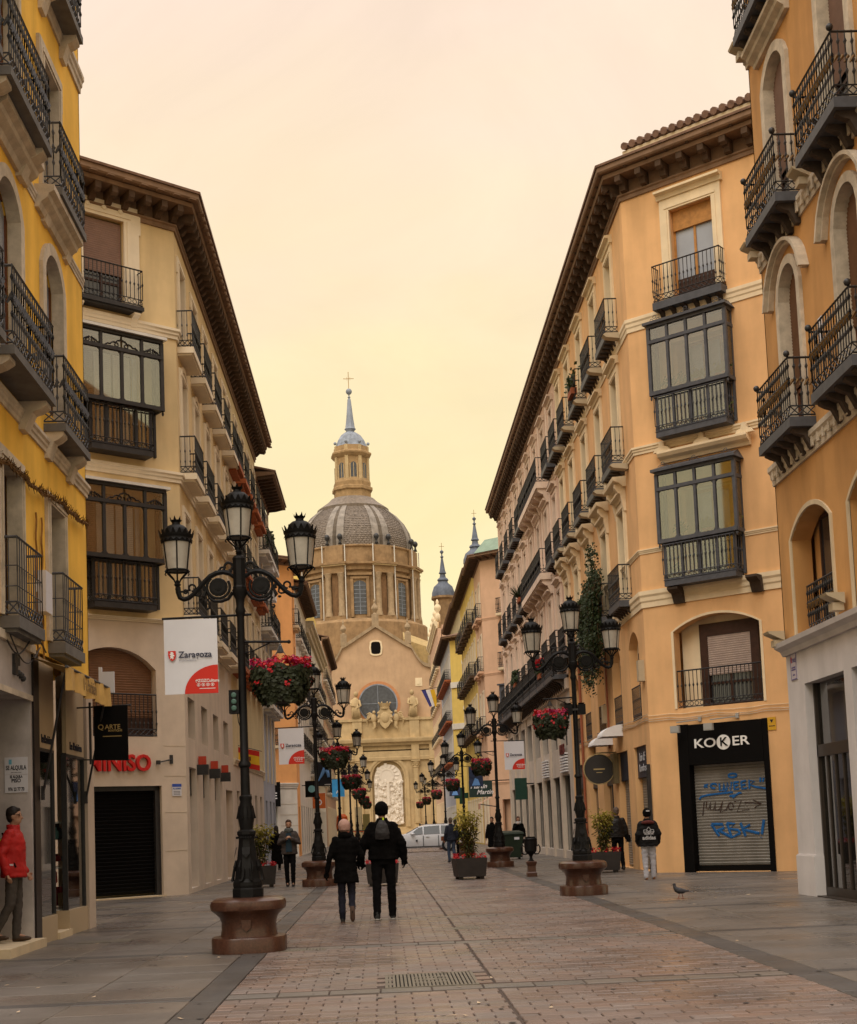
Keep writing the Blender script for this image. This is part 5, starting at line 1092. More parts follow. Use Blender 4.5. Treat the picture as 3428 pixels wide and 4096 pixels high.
    for k in range(8):
        for s, wd, mm, lift in ((-.095, .062, 'ribstone', .22), (.095, .062, 'ribstone', .22), (0, .034, 'ribdark', .16)):
            ac = -pi/2+a_off+pi/8+k*pi/4
            if sin(ac) > .35: continue
            rb = MB()
            for i in range(6):
                (r0, z0), (r1, z1) = prof[i], prof[i+1]; sc0, sc1 = (r0/R)**.3, (r1/R)**.3
                A = [(ac+(s-wd)*1, r0, z0), (ac+(s+wd)*1, r0, z0), (ac+(s+wd), r1, z1), (ac+(s-wd), r1, z1)]
                rb.add([((r+lift)*cos(a), (r+lift)*sin(a), z) for a, r, z in A]+[((r-.1)*cos(a), (r-.1)*sin(a), z) for a, r, z in A], [(0,1,2,3), (0,3,7,4), (1,5,6,2)])
            D(rb, 'dome_rib', M[mm])
    D(MB().lathe([(6.3, 57.4), (6.4, 57.9), (6.0, 58.2), (4.6, 59.2), (3.9, 59.9), (3.5, 60.0)], 32), 'dome_collar', M['slate'])
    LN = M['churchstone']; lo = pi/8+radians(8)
    M['lanternstone'] = mat('lantern_stone', (.36,.235,.115), rough=.9, var=.25, scale=1.2, streak=.12, detail=8)
    D(MB().lathe([(3.4, 59.8), (3.4, 61.2), (3.75, 61.4), (3.75, 61.9), (3.4, 62.1), (3.45, 62.8), (3.1, 63.6), (3.05, 67.2), (3.4, 67.5), (3.75, 67.9), (3.75, 68.2), (3.25, 68.5), (3.2, 69.4), (2.9, 69.5)], 8, a0=lo), 'lantern', M['lanternstone'])
    for k in range(8):
        aw = lo+pi/8+k*pi/4
        if sin(aw) > .35: continue
        rr = 2.885
        wv = MB().box(-.5, .5, -.02, .1, 62.9, 65.8); wv.prism(arc(-.5, .5, 65.8, .45, 8), 'y', -.02, .1)
        o = put(wv.mesh('lantern_window'), 'lantern_window', M['chwin'], b, (cx+rr*cos(aw), cy+rr*sin(aw), 0), aw+pi/2)
        put(MB().box(-.72, -.55, -.14, .1, 62.6, 65.9).box(.55, .72, -.14, .1, 62.6, 65.9).box(-.72, .72, -.14, .1, 62.5, 62.75).box(-.05, .05, -.06, 0, 62.9, 66.1).mesh('window_frame'), 'window_frame', M['churchstone'], o)
        ac = aw+pi/8; put(MB().box(-.3, .3, -.12, .2, 62.1, 69.4).mesh('lantern_pilaster'), 'lantern_pilaster', M['churchstone'], b, (cx+3.1*cos(ac), cy+3.1*sin(ac), 0), ac+pi/2)
        put(MB().sphere((0, -.1, 69.9), .3, 8, 6).mesh('lantern_finial', True), 'lantern_finial', M['lead'], b, (cx+3.1*cos(ac), cy+3.1*sin(ac), 0), ac+pi/2)
    D(MB().lathe([(3.1, 69.4), (2.9, 69.7), (2.55, 70.6), (1.9, 71.6), (1.1, 72.2), (.7, 72.4)], 8, a0=lo), 'lantern_cupola', M['lead'])
    D(MB().lathe([(.7, 72.3), (.75, 72.6), (1.05, 72.9), (.85, 73.2), (.62, 75), (.3, 78.4), (.16, 78.6), (.28, 78.8), (.12, 79.0), (.12, 79.4)], 10), 'spire', M['lead'], smooth=40)
    D(MB().sphere((0, 0, 79.85), .56, 12, 8), 'spire_ball', M['lead'], smooth=True)
    D(MB().tube([(0, 0, 80.3), (0, 0, 83.5)], .07, 5).tube([(-.95, 0, 82.25), (.95, 0, 82.25)], .07, 5).box(-.32, .32, -.03, .03, 82.2, 82.3).box(-.3, -.24, -.03, .03, 81.95, 82.55).box(.24, .3, -.03, .03, 81.95, 82.55), 'cross', mat('gilt_cross', (.45,.30,.14), rough=.4, metal=.5))
    # lower roofs and chapels round the drum
    MB().prism([(-20, 0), (-20, 26), (-9.2, 26), (-9.2, 0)], 'y', 2, 40).prism([(9.2, 0), (9.2, 26), (20, 26), (20, 0)], 'y', 2, 40).build('nave_wall', M['brick'], b)
    MB().prism([(-9, 26), (0, 30), (9, 26)], 'y', 1.7, 16).build('nave_roof', M['tile'], b)
    for x0, x1 in ((4.5, 10.8), (-14.5, -9.8)): MB().add([(x0, 9, 33.6), (x1, 9, 31.0), (x1, 3, 29.2), (x0, 3, 31.6), (x0, 9, 30), (x1, 9, 28), (x1, 3, 27), (x0, 3, 28)], [(0,1,2,3), (4,7,6,5), (3,2,6,7), (0,3,7,4), (1,5,6,2), (0,4,5,1)]).build('chapel_roof', mat('ochre_roof_tile', (.45,.32,.14), rough=.85, var=.2, streak=.2), b)
    # two small towers
    for x, y, zt, s in ((13.35, 45, 55.9, 1.0), (19.9, 45, 62.2, 1.1)):
        pr = [(2.0, 20), (2.0, zt-11.3), (2.5, zt-11.0), (2.5, zt-10.6)]
        MB().lathe(pr, 8, (x, y, 0), a0=pi/8).build('small_tower', M['brick'], b)
        MB().lathe([(2.25*s, zt-10.6), (2.2*s, zt-9.8), (1.8*s, zt-8.6), (1.0*s, zt-7.9), (.9*s, zt-7.6), (1.1*s, zt-7.4), (1.0*s, zt-7.1), (.6*s, zt-6.8), (.5*s, zt-6.2), (.75*s, zt-6.0), (.55*s, zt-5.6), (.18*s, zt-3.0), (.35*s, zt-2.8), (.12*s, zt-2.5), (.12, zt-2.2), (.36, zt-1.9), (.36, zt-1.7), (.06, zt-1.4)], 12, (x, y, 0)).build('tower_spire', mat('dark_lead_sheet', (.125,.145,.185), rough=.6, var=.25, scale=1.2, streak=.2), b, smooth=40)
        MB().tube([(x, y, zt-1.5), (x, y, zt)], .05, 4).tube([(x-.5, y, zt-.7), (x+.5, y, zt-.7)], .05, 4).build('tower_cross', MATS['gilt_cross'], b)
basilica()
# ------------------------------------------------------------------ ground, brick roadway, slab pavements
def paver_mat(name, col, rough, var, glossy=.12, wet=0.0, hue=.1):
    m = mat(name, col, rough=rough, var=.16, scale=1.3, bump=.15, bscale=90, streak=0)
    nt = m.node_tree; N = nt.nodes; L = nt.links; p = N['Principled BSDF']
    oi = N.new('ShaderNodeObjectInfo'); g = N.new('ShaderNodeNewGeometry')
    ad = N.new('ShaderNodeMath'); ad.operation = 'ADD'; L.new(oi.outputs['Random'], ad.inputs[0]); L.new(g.outputs['Random Per Island'], ad.inputs[1])
    fr = N.new('ShaderNodeMath'); fr.operation = 'FRACT'; L.new(ad.outputs[0], fr.inputs[0])
    mr = N.new('ShaderNodeMapRange'); mr.inputs['To Min'].default_value = 1-var; mr.inputs['To Max'].default_value = 1+var; L.new(fr.outputs[0], mr.inputs[0])
    old = p.inputs['Base Color'].links[0].from_socket; sc = N.new('ShaderNodeVectorMath'); sc.operation = 'SCALE'; L.new(old, sc.inputs[0]); L.new(mr.outputs[0], sc.inputs['Scale'])
    hs = N.new('ShaderNodeHueSaturation'); m2 = N.new('ShaderNodeMath'); m2.operation = 'MULTIPLY'; m2.inputs[1].default_value = 7.31; L.new(fr.outputs[0], m2.inputs[0]); f2 = N.new('ShaderNodeMath'); f2.operation = 'FRACT'; L.new(m2.outputs[0], f2.inputs[0])
    ms = N.new('ShaderNodeMapRange'); ms.inputs['To Min'].default_value = 1-hue*4; ms.inputs['To Max'].default_value = 1+hue*3; L.new(f2.outputs[0], ms.inputs[0]); L.new(ms.outputs[0], hs.inputs['Saturation']); L.new(sc.outputs[0], hs.inputs['Color'])
    # dark spots of chewing gum and spilt drinks
    L.new(hs.outputs[0], p.inputs['Base Color'])
    n = N.new('ShaderNodeTexNoise'); n.inputs['Scale'].default_value = .55; n.inputs['Detail'].default_value = 5; L.new(g.outputs['Position'], n.inputs['Vector'])
    rr = N.new('ShaderNodeMapRange'); rr.inputs['From Min'].default_value = .38; rr.inputs['From Max'].default_value = .62; rr.inputs['To Min'].default_value = rough-glossy; rr.inputs['To Max'].default_value = rough+.12; L.new(n.outputs['Fac'], rr.inputs[0]); L.new(rr.outputs[0], p.inputs['Roughness'])
    return m
M['paver'] = paver_mat('brick_paver', (.160,.117,.098), .36, .13, .20, hue=.07)
M['slab'] = paver_mat('grey_granite_slab', (.128,.110,.095), .40, .10, .16, hue=.05)
M['band'] = paver_mat('dark_granite_band', (.072,.066,.062), .40, .07, .12, hue=.03)
M['joint'] = mat('joint_sand', (.07,.052,.042), rough=.95, var=.25, scale=5)
def ground():
    g = tag(MB().add([(-400, -60, -.03), (400, -60, -.03), (400, 900, -.03), (-400, 900, -.03)], [(0,1,2,3)]).build('ground', mat('town_ground', (.16,.14,.12), rough=.9, var=.1, scale=.3)), kind='structure')
    def sheet(name, x0, x1, y0, y1, z): return tag(MB().box(x0, x1, y0, y1, z-.02, z).build(name, M['joint']), kind='structure')
    XL, XA, XB, XR = -1.75, -1.45, 3.62, 3.95
    road = sheet('roadway', XA, XB, 6, 182, -.012); lp = sheet('left_pavement', -15, XL, 6, 182, -.012); rp = sheet('right_pavement', XR, 20, 6, 182, -.012); kb = sheet('kerb_band', XL, XB+.33, 6, 182, -.016)
    rnd = random.Random(9)
    def piece_mesh(w, d, b=.006, h=.03):
        x, y = w/2, d/2
        vs = [(-x, -y, -h), (x, -y, -h), (x, y, -h), (-x, y, -h), (-x, -y, -b), (x, -y, -b), (x, y, -b), (-x, y, -b), (-x+b, -y+b, 0), (x-b, -y+b, 0), (x-b, y-b, 0), (-x+b, y-b, 0)]
        return vs, [(0,1,5,4), (1,2,6,5), (2,3,7,6), (3,0,4,7), (4,5,9,8), (5,6,10,9), (6,7,11,10), (7,4,8,11), (8,9,10,11)]
    def lay(parent, name, pieces, m, keep, jit=.003, plural=None):
        """pieces: (x, y, w, d); the first `keep` that face the camera become objects, the rest one mesh"""
        vis = sorted(pieces, key=lambda p: (0 if abs(p[0]-.3) < .36*(p[1]) and p[1] > 9.9 else 1, p[1]))
        rest = MB(); k = 0
        for x, y, w, d in vis:
            z = rnd.uniform(-jit, jit)
            if k < keep and p_in(x, y):
                me = cached(('pc', name, round(w, 3), round(d, 3)), lambda: MB().add(*piece_mesh(w, d)).mesh(name)); o = put(me, name, m, parent, (x, y, z)); o.rotation_euler = (rnd.uniform(-.006, .006), rnd.uniform(-.004, .004), rnd.uniform(-.004, .004)); k += 1
            else:
                vs, fs = piece_mesh(w, d); rest.add([(a+x, b+y, c+z) for a, b, c in vs], fs)
        if rest.v: o = rest.build(plural, m, parent); o['kind'] = 'stuff'
    p_in = lambda x, y: y > 9.9 and abs(x-.3) < .36*y
    strips = [12.45+4.75*k for k in range(-1, 30)]
    def near_strip(y, h): return any(abs(y-s) < h for s in strips)
    # bricks in stretcher bond, seam down the middle at x = .97
    bw, bd = .30, .165; pcs = []; row = 0; y = 8.0
    while y < 92:
        if not near_strip(y, .13+bd*.5):
            for x0, x1 in ((XA, .965), (.985, XB)):
                n = int((x1-x0)/bw)+1; off = (bw/2 if row % 2 else 0)
                a = x0
                first = True
                while a < x1-.02:
                    w = min((bw-off) if first else bw, x1-a); first = False
                    if w > .04 and not (-.05 < a+w/2 < .86 and 12.55 < y < 13.75): pcs.append((a+w/2, y, w-rnd.choice((.006, .008, .012)), bd-rnd.choice((.008, .012, .018))))
                    a += w
        y += bd; row += 1
    lay(road, 'paving_brick', pcs, M['paver'], 300, .004, 'paving_bricks')
    # plain brick field further off, where bricks can no longer be told apart
    MB().box(XA, XB, 92, 180, -.03, -.002).build('distant_paving', M['paver'], road)
    sp = []
    for s in strips:
        a = XA
        while a < XB-.05: w = min(.46, XB-a); sp.append((a+w/2, s, w-.012, .24)); a += w
    lay(road, 'cross_slab', sp, M['slab'], 60, .003, 'cross_slabs')
    # slabs either side
    def slabs(parent, x0, x1, y0, y1, n, keep):
        out = []; st = []
        w = (x1-x0)/n; d = 4.5/6
        for s in strips:
            if not (y0-5 < s < y1): continue
            for j in range(6):
                yy = s+.125+d*(j+.5)
                if y0 < yy < y1: 
                    for i in range(n): out.append((x0+w*(i+.5)+(0 if j % 2 else 0), yy, w-.010, d-.010))
            if y0 < s < y1:
                for i in range(n): st.append((x0+w*(i+.5), s, w-.008, .235))
        return out, st
    oL, sL = slabs(lp, -4.93, XL, 6.5, 180, 3, 0); oL2, sL2 = slabs(lp, -13.4, -4.93, 23.3, 38, 8, 0)
    oR, sR = slabs(rp, XR, 7.35, 6.5, 180, 3, 0); oR2, sR2 = slabs(rp, 7.35, 15.9, 24, 38, 8, 0)
    oL3, sL3 = slabs(lp, -13.4, -4.93, 63, 80, 8, 0); oR3, sR3 = slabs(rp, 7.35, 15.9, 75.6, 92, 8, 0)
    lay(lp, 'paving_slab', oL+oL2+oL3, M['slab'], 150, .003, 'paving_slabs'); lay(lp, 'dark_strip_slab', sL+sL2+sL3, M['band'], 40, .002, 'dark_strip_slabs')
    lay(rp, 'paving_slab', oR+oR2+oR3, M['slab'], 150, .003, 'paving_slabs'); lay(rp, 'dark_strip_slab', sR+sR2+sR3, M['band'], 40, .002, 'dark_strip_slabs')
    bp = []
    y = 6.2
    while y < 180: bp += [((XL+XA)/2, y+.6, XA-XL-.012, 1.19), ((XB+XR)/2, y+.6, XR-XB-.012, 1.19)]; y += 1.2
    lay(kb, 'band_slab', bp, M['band'], 40, .002, 'band_slabs')
    MB().box(-40, 40, 182, 300, -.03, 0).build('square', M['slab'])['kind'] = 'structure'
ground()
def grate(name, x, y, w, d, label, bars=22, m='iron_grey'):
    o = empty(name, (x, y, 0)); tag(o, label, 'drain cover')
    f = MB(); t = .03; f.box(-w/2, w/2, -d/2, -d/2+t, -.02, .004); f.box(-w/2, w/2, d/2-t, d/2, -.02, .004); f.box(-w/2, -w/2+t, -d/2+t, d/2-t, -.02, .0035); f.box(w/2-t, w/2, -d/2+t, d/2-t, -.02, .0035)
    f.build('frame', M['drain'], o); MB().box(-w/2+.01, w/2-.01, -d/2+.01, d/2-.01, -.011, -.008).build('pit_shade', M['black'], o); bar = MB().box(-w*.3/bars, w*.3/bars, -d/2+t, d/2-t, -.018, .003).mesh('bar')  # black plate close under the bars stands in for the dark depth
    for k in range(bars): put(bar, 'bar', M['drain'], o, (-w/2+t+(w-2*t)*(k+.5)/bars, 0, 0))
    put(MB().box(-w*.18, w*.18, -.03, .03, -.018, .0036).box(-w*.18, w*.18, -d*.22, -d*.17, -.018, .0036).box(-w*.18, w*.18, d*.17, d*.22, -.018, .0036).lathe([(.07, 0), (.07, .0045)], 12).mesh('boss'), 'boss', M['drain'], o)
M['drain'] = mat('worn_cast_iron', (.17,.15,.12), rough=.5, var=.25, scale=12, metal=.5)
def scatter():
    rnd = random.Random(31); g = MB(); lt = MB()
    for k in range(420):
        y = 10+rnd.random()**1.6*30; x = rnd.uniform(-4.6, 7.0); r = rnd.uniform(.012, .032); n = 7; z = .0062
        g.add([(x+r*rnd.uniform(.7, 1.2)*cos(2*pi*i/n), y+r*rnd.uniform(.7, 1.2)*sin(2*pi*i/n), z) for i in range(n)], [tuple(range(n))])
    for k in range(90):
        y = 10.5+rnd.random()**1.4*26; x = rnd.uniform(-4.5, 7.0); a = rnd.uniform(0, pi); l, w = rnd.uniform(.012, .04), rnd.uniform(.008, .02); c, s = cos(a), sin(a); z = .007
        lt.add([(x-l*c+w*s, y-l*s-w*c, z), (x+l*c+w*s, y+l*s-w*c, z+.004), (x+l*c-w*s, y+l*s+w*c, z+.012), (x-l*c-w*s, y-l*s+w*c, z+.002)], [(0,1,2,3)])
    tag(g.build('gum_spots', mat('trodden_gum', (.045,.04,.037), rough=.8, var=.3, scale=3)), 'dark trodden gum spots over the paving', 'gum', kind='stuff')
    tag(lt.build('litter_scraps', mat('litter_scraps', (.34,.26,.18), rough=.9, var=.6, scale=1.5)), 'small scraps and dry leaves lying on the paving', 'litter', kind='stuff')
scatter()
grate('drain_grate', .40, 13.15, .86, 1.12, 'large cast iron drain grate set in the bricks in the foreground')
grate('drain_grate', 1.0, 19.4, .62, .42, 'smaller drain grate on the seam in the bricks beyond the walking couple', 14)
grate('drain_grate', -1.15, 17.0, .8, .3, 'narrow drain slot beside the nearest lamp pedestal', 18)
for x, y, w, d, lab in ((-4.0, 19.8, .75, .5, 'dark service cover in the slabs in front of the boutique'), (-5.6, 29.5, 1.3, .6, 'wide dark service cover in front of the black shop shutter')):
    tag(MB().box(-w/2, w/2, -d/2, d/2, -.02, .004).box(-w/2+.03, w/2-.03, -d/2+.03, d/2-.03, .004, .006).build('service_cover', M['drain'], None, (x, y, 0)), lab, 'manhole')

# ------------------------------------------------------------------ lamps on stone pedestals
M['granite'] = mat('polished_brown_granite', (.066,.028,.017), rough=.28, var=.35, scale=45, spec=.35, coord='obj')
M['lampglass'] = mat('frosted_lamp_glass', (.36,.33,.28), rough=.35, var=.18, scale=5, spec=.5)
M['lampiron'] = mat('lamp_black_iron', (.007,.0065,.0065), rough=.5, var=.3, scale=12, spec=.15)
def lobed(mb, prof, n=56, amp=.0, lobes=4, ph=pi/4):
    vs = []; fs = []
    for r, z, a_ in prof:
        for i in range(n):
            a = 2*pi*i/n; k = 1+a_*(abs(cos(lobes/2*(a-ph)))-.6); vs.append((r*k*cos(a), r*k*sin(a), z))
    for j in range(len(prof)-1):
        for i in range(n): k = (i+1) % n; fs.append((j*n+i, j*n+k, (j+1)*n+k, (j+1)*n+i))
    fs.append(tuple(range(n))[::-1]); fs.append(tuple(range((len(prof)-1)*n, len(prof)*n))); return mb.add(vs, fs)
def pedestal(x, y, label):
    me = cached('pedestal', lambda: lobed(MB(), [(.475, 0, .10), (.475, .165, .10), (.465, .185, .10), (.36, .195, .06), (.345, .27, .06), (.345, .36, .06), (.37, .43, .08), (.43, .485, .12), (.475, .52, .16), (.485, .575, .16), (.47, .625, .16), (.42, .655, .14), (.33, .662, .1), (.2, .664, .0)]).mesh('lamp_pedestal', 35))
    o = put(me, 'lamp_pedestal', M['granite'], None, (x, y, 0)); tag(o, label, 'pedestal', 'stone lamp pedestals')
    put(cached('pedcrest', lambda: MB().prism([(-.05, .30), (0, .26), (.05, .30), (.06, .40), (-.06, .40)], 'y', -.362, -.33).mesh('carved_crest')), 'carved_crest', M['granite'], o)
    return o
def lantern_meshes():
    ir = MB()
    for k in range(6):
        a = 2*pi*k/6+pi/6; c, s = cos(a), sin(a)
        ir.tube([(.02*c, .02*s, .03), (.05*c, .05*s, .09), (.13*c, .13*s, .17), (.155*c, .155*s, .20)], .010, 4); ir.tube([(.155*c, .155*s, .20), (.175*c, .175*s, .175), (.16*c, .16*s, .155)], .009, 4)
        ir.tube([(.141*c, .141*s, .2), (.187*c, .187*s, .56)], .009, 4)
    ir.lathe([(.03, 0), (.045, .02), (.03, .05), (.02, .08)], 8)
    for r, z in ((.145, .2), (.188, .565)):
        ir.tube([(r*cos(2*pi*k/18), r*sin(2*pi*k/18), z) for k in range(19)], .012, 5, False)
    cap = MB().lathe([(.185, .56), (.2, .585), (.198, .615), (.21, .63), (.215, .655), (.17, .66), (.165, .69), (.14, .745), (.10, .78), (.055, .795), (.05, .82), (.075, .85), (.06, .853)], 18)
    for k in range(18):
        a = 2*pi*k/18; a1 = a+.17; a0 = a-.17; cap.add([(.207*cos(a0), .207*sin(a0), .635), (.207*cos(a1), .207*sin(a1), .635), (.232*cos(a+.06), .232*sin(a+.06), .70), (.238*cos(a), .238*sin(a), .715), (.232*cos(a-.06), .232*sin(a-.06), .70)], [(0,1,2,3,4)])
        cap.add([(.20*cos(a0), .20*sin(a0), .60), (.20*cos(a1), .20*sin(a1), .60), (.214*cos(a), .214*sin(a), .565)], [(0,1,2)])
    for k in range(7):
        a = 2*pi*k/7; cap.add([(.07*cos(a-.3), .07*sin(a-.3), .845), (.07*cos(a+.3), .07*sin(a+.3), .845), (.088*cos(a), .088*sin(a), .90)], [(0,1,2)])
    gl = MB().lathe([(.137, .202), (.182, .56)], 18, caps=False); gl.lathe([(.13, .205), (.175, .555)], 18, caps=False)
    return ir.mesh('cage'), cap.mesh('cap', 35), gl.mesh('lamp_glass', True)
def arm_mesh(s):
    mb = MB(); p = lambda pts, r=.02: mb.tube([(s*x, 0, z) for x, z in pts], [q*1.25 for q in r] if isinstance(r, list) else r*1.3, 6)
    p([(.07, 4.70), (.13, 4.745), (.21, 4.765), (.29, 4.755), (.37, 4.715), (.44, 4.65), (.51, 4.57), (.58, 4.495), (.65, 4.445), (.71, 4.43), (.755, 4.455), (.775, 4.52), (.78, 4.59)], [.022, .024, .026, .028, .028, .027, .026, .025, .025, .026, .028, .03, .03])
    ring = lambda cx, cz, r, a0, a1, t, n=14: p([(cx+r*cos(a0+(a1-a0)*k/n), cz+r*sin(a0+(a1-a0)*k/n)) for k in range(n+1)], t)
    ring(.27, 4.575, .145, 2.6, 2*pi+.9, .014); ring(.27, 4.575, .105, 0, 2*pi, .012)
    p([(.09, 4.50), (.15, 4.42), (.24, 4.39), (.33, 4.395), (.39, 4.44), (.41, 4.5)], [.02, .019, .018, .016, .013, .01]); p([(.41, 4.43), (.385, 4.37), (.39, 4.31), (.42, 4.29), (.44, 4.32)], .011)
    ring(.135, 4.835, .05, -.6, 4.6, .013); ring(.215, 4.80, .028, -2.5, 3.0, .011); p([(.09, 4.77), (.15, 4.775), (.19, 4.78)], .012)
    ring(.60, 4.575, .042, -1, 4.9, .011); ring(.685, 4.53, .022, 0, 6, .009); p([(.64, 4.55), (.70, 4.53), (.76, 4.53)], .011)
    p([(.46, 4.60), (.43, 4.53), (.46, 4.46), (.44, 4.42)], [.018, .014, .02, .004]); p([(.50, 4.55), (.49, 4.49), (.52, 4.47), (.57, 4.48)], .010)
    mb.sphere((s*.255, 0, 4.575), .012, 6, 4); mb.lathe([(.02, 0), (.038, .02), (.022, .05), (.034, .075), (.02, .1)], 8, (s*.78, 0, 4.54))
    for k in range(7): x = .2+.05*k; mb.sphere((s*x, 0, 4.79-.012*k*k+.012*k), .022, 5, 4, 1.2, .7, .8)
    return mb.mesh('arm')
def medallion(s):
    mb = MB().lathe([(.088, -.018), (.088, .018)], 18); mb.lathe([(.088, -.022), (.092, -.022), (.092, .022), (.078, .022)], 18, caps=False)
    mb.prism([(-.04, .04), (.04, .04), (.04, -.02), (0, -.05), (-.04, -.02)], 'z', .018, .026); mb.prism([(-.02, .02), (.02, .025), (.015, -.02), (-.01, -.02)], 'z', .026, .032)
    mb.v = [(x+s*.27, -z, y+4.575) for x, y, z in mb.v]; return mb.mesh('medallion', 35)
def make_lamp():
    r = empty('street_lamp', (0, 0, .664)); z = lambda pr: [(a, h-.664) for a, h in pr]
    MB().lathe(z([(.20, .665), (.20, .765), (.185, .78), (.192, .81), (.19, .85), (.165, .89), (.15, 1.03), (.13, 1.15), (.108, 1.31), (.10, 1.40), (.122, 1.44), (.122, 1.475), (.085, 1.50)]), 8, a0=pi/8).build('base', M['lampiron'], r)
    an = MB()                                      # cast leaf panels, volutes and shield on the base
    for k in range(4):
        a = pi/2*k-pi/2; c, s = cos(a), sin(a); R_ = lambda x, y, h: (c*y-s*x, s*y+c*x, h-.664)
        for sx in (-1, 1):
            an.tube([R_(sx*.03, .165, 1.02), R_(sx*.035, .18, .92), R_(sx*.06, .19, .87), R_(sx*.09, .185, .88)], [.012, .016, .016, .01], 5); an.tube([R_(sx*.07, .135, 1.12), R_(sx*.085, .15, 1.04), R_(sx*.075, .16, .98)], [.01, .02, .008], 5)
        an.add([R_(-.05, .13, 1.28), R_(.05, .13, 1.28), R_(.045, .15, 1.2), R_(0, .158, 1.15), R_(-.045, .15, 1.2), R_(-.05, .10, 1.28), R_(.05, .10, 1.28)], [(0,1,2,3,4), (0,5,6,1)])
        for q in range(5): an.sphere(R_(-.06+.03*q, .125-.004*abs(q-2), 1.40), .016, 5, 4)
    an.build('cast_ornament', M['lampiron'], r)['kind'] = 'stuff'
    st = MB().lathe(z([(.08, 1.50), (.088, 1.55), (.104, 1.64), (.098, 1.72), (.07, 1.85), (.08, 1.88), (.08, 1.91), (.060, 1.93), (.056, 2.27), (.078, 2.295), (.078, 2.325), (.053, 2.36), (.05, 3.2), (.046, 4.18), (.054, 4.22), (.068, 4.26), (.05, 4.32), (.058, 4.41), (.09, 4.47), (.098, 4.53)]), 12)
    for k in range(10):
        a = 2*pi*k/10; st.tube([(.105*cos(a), .105*sin(a), .99), (.11*cos(a), .11*sin(a), .97), (.085*cos(a), .085*sin(a), 1.13)], [.006, .014, .006], 4)
    st.build('column', M['lampiron'], r, smooth=40)
    MB().lathe(z([(.09, 4.53), (.092, 4.56), (.083, 4.58), (.083, 4.90), (.088, 4.93), (.07, 4.96), (.03, 4.98), (.045, 5.0)]), 8, a0=pi/8).build('cross_head', M['lampiron'], r)
    for s in (-1, 1):
        a = arm_mesh(s); a.transform(Matrix.Translation((0, 0, -.664))); put(a, 'arm', M['lampiron'], r)
        m = medallion(s); m.transform(Matrix.Translation((0, 0, -.664))); put(m, 'medallion', M['lampiron'], r)
    cg, cp, gl = lantern_meshes()
    for x, h in ((0, 5.0), (-.785, 4.60), (.785, 4.60)):
        o = put(cp, 'lantern', M['lampiron'], r, (x, 0, h-.664), random.uniform(0, 1)); put(cg, 'cage', M['lampiron'], o); put(gl, 'lamp_glass', M['lampglass'], o)
    return r
LAMP0 = make_lamp(); LAMPS = []
BARROD = MB().tube([(-.99, 0, 4.19), (.14, 0, 4.21)], .016, 6).mesh('banner_rod')
BASKROD = MB().tube([(0, 0, 3.865), (.60, 0, 3.845)], .017, 6).sphere((.6, 0, 3.845), .026, 6, 4).tube([(.03, 0, 3.72), (.14, 0, 3.74), (.27, 0, 3.80), (.36, 0, 3.84)], .009, 5).tube([(.03+.035*cos(a)+.03, 0, 3.8+.035*sin(a)) for a in [k*.7 for k in range(9)]], .006, 4).mesh('basket_arm')
for me in (BARROD, BASKROD): me.transform(Matrix.Translation((0, 0, -.664)))
ORD = ['nearest', 'second', 'third', 'fourth', 'fifth', 'sixth']
lamp_spots = [(-1.70, 17.2+19*k, 1, k) for k in range(6)]+[(3.87, 26.7+19*k, -1, k) for k in range(6)]
for i, (x, y, side, k) in enumerate(lamp_spots):
    o = LAMP0 if i == 0 else copy_tree(LAMP0)
    o.location = (x, y, .664); sd = 'left' if side > 0 else 'right'
    o['label'] = '%s three-lantern black iron street lamp of the %s row' % (ORD[k], sd); o['category'] = 'street lamp'; o['group'] = 'street lamps'
    LAMPS.append(o)
    pedestal(x, y, 'brown granite pedestal under the %s lamp of the %s row' % (ORD[k], sd))
for o, (x, y, side, k) in zip(LAMPS, lamp_spots):
    rot = 0 if side > 0 else pi
    if (side, k) != (-1, 0): put(BARROD, 'banner_rod', M['lampiron'], o, (0, 0, 0), rot)
    put(BASKROD, 'basket_arm', M['lampiron'], o, (0, 0, 0), rot)
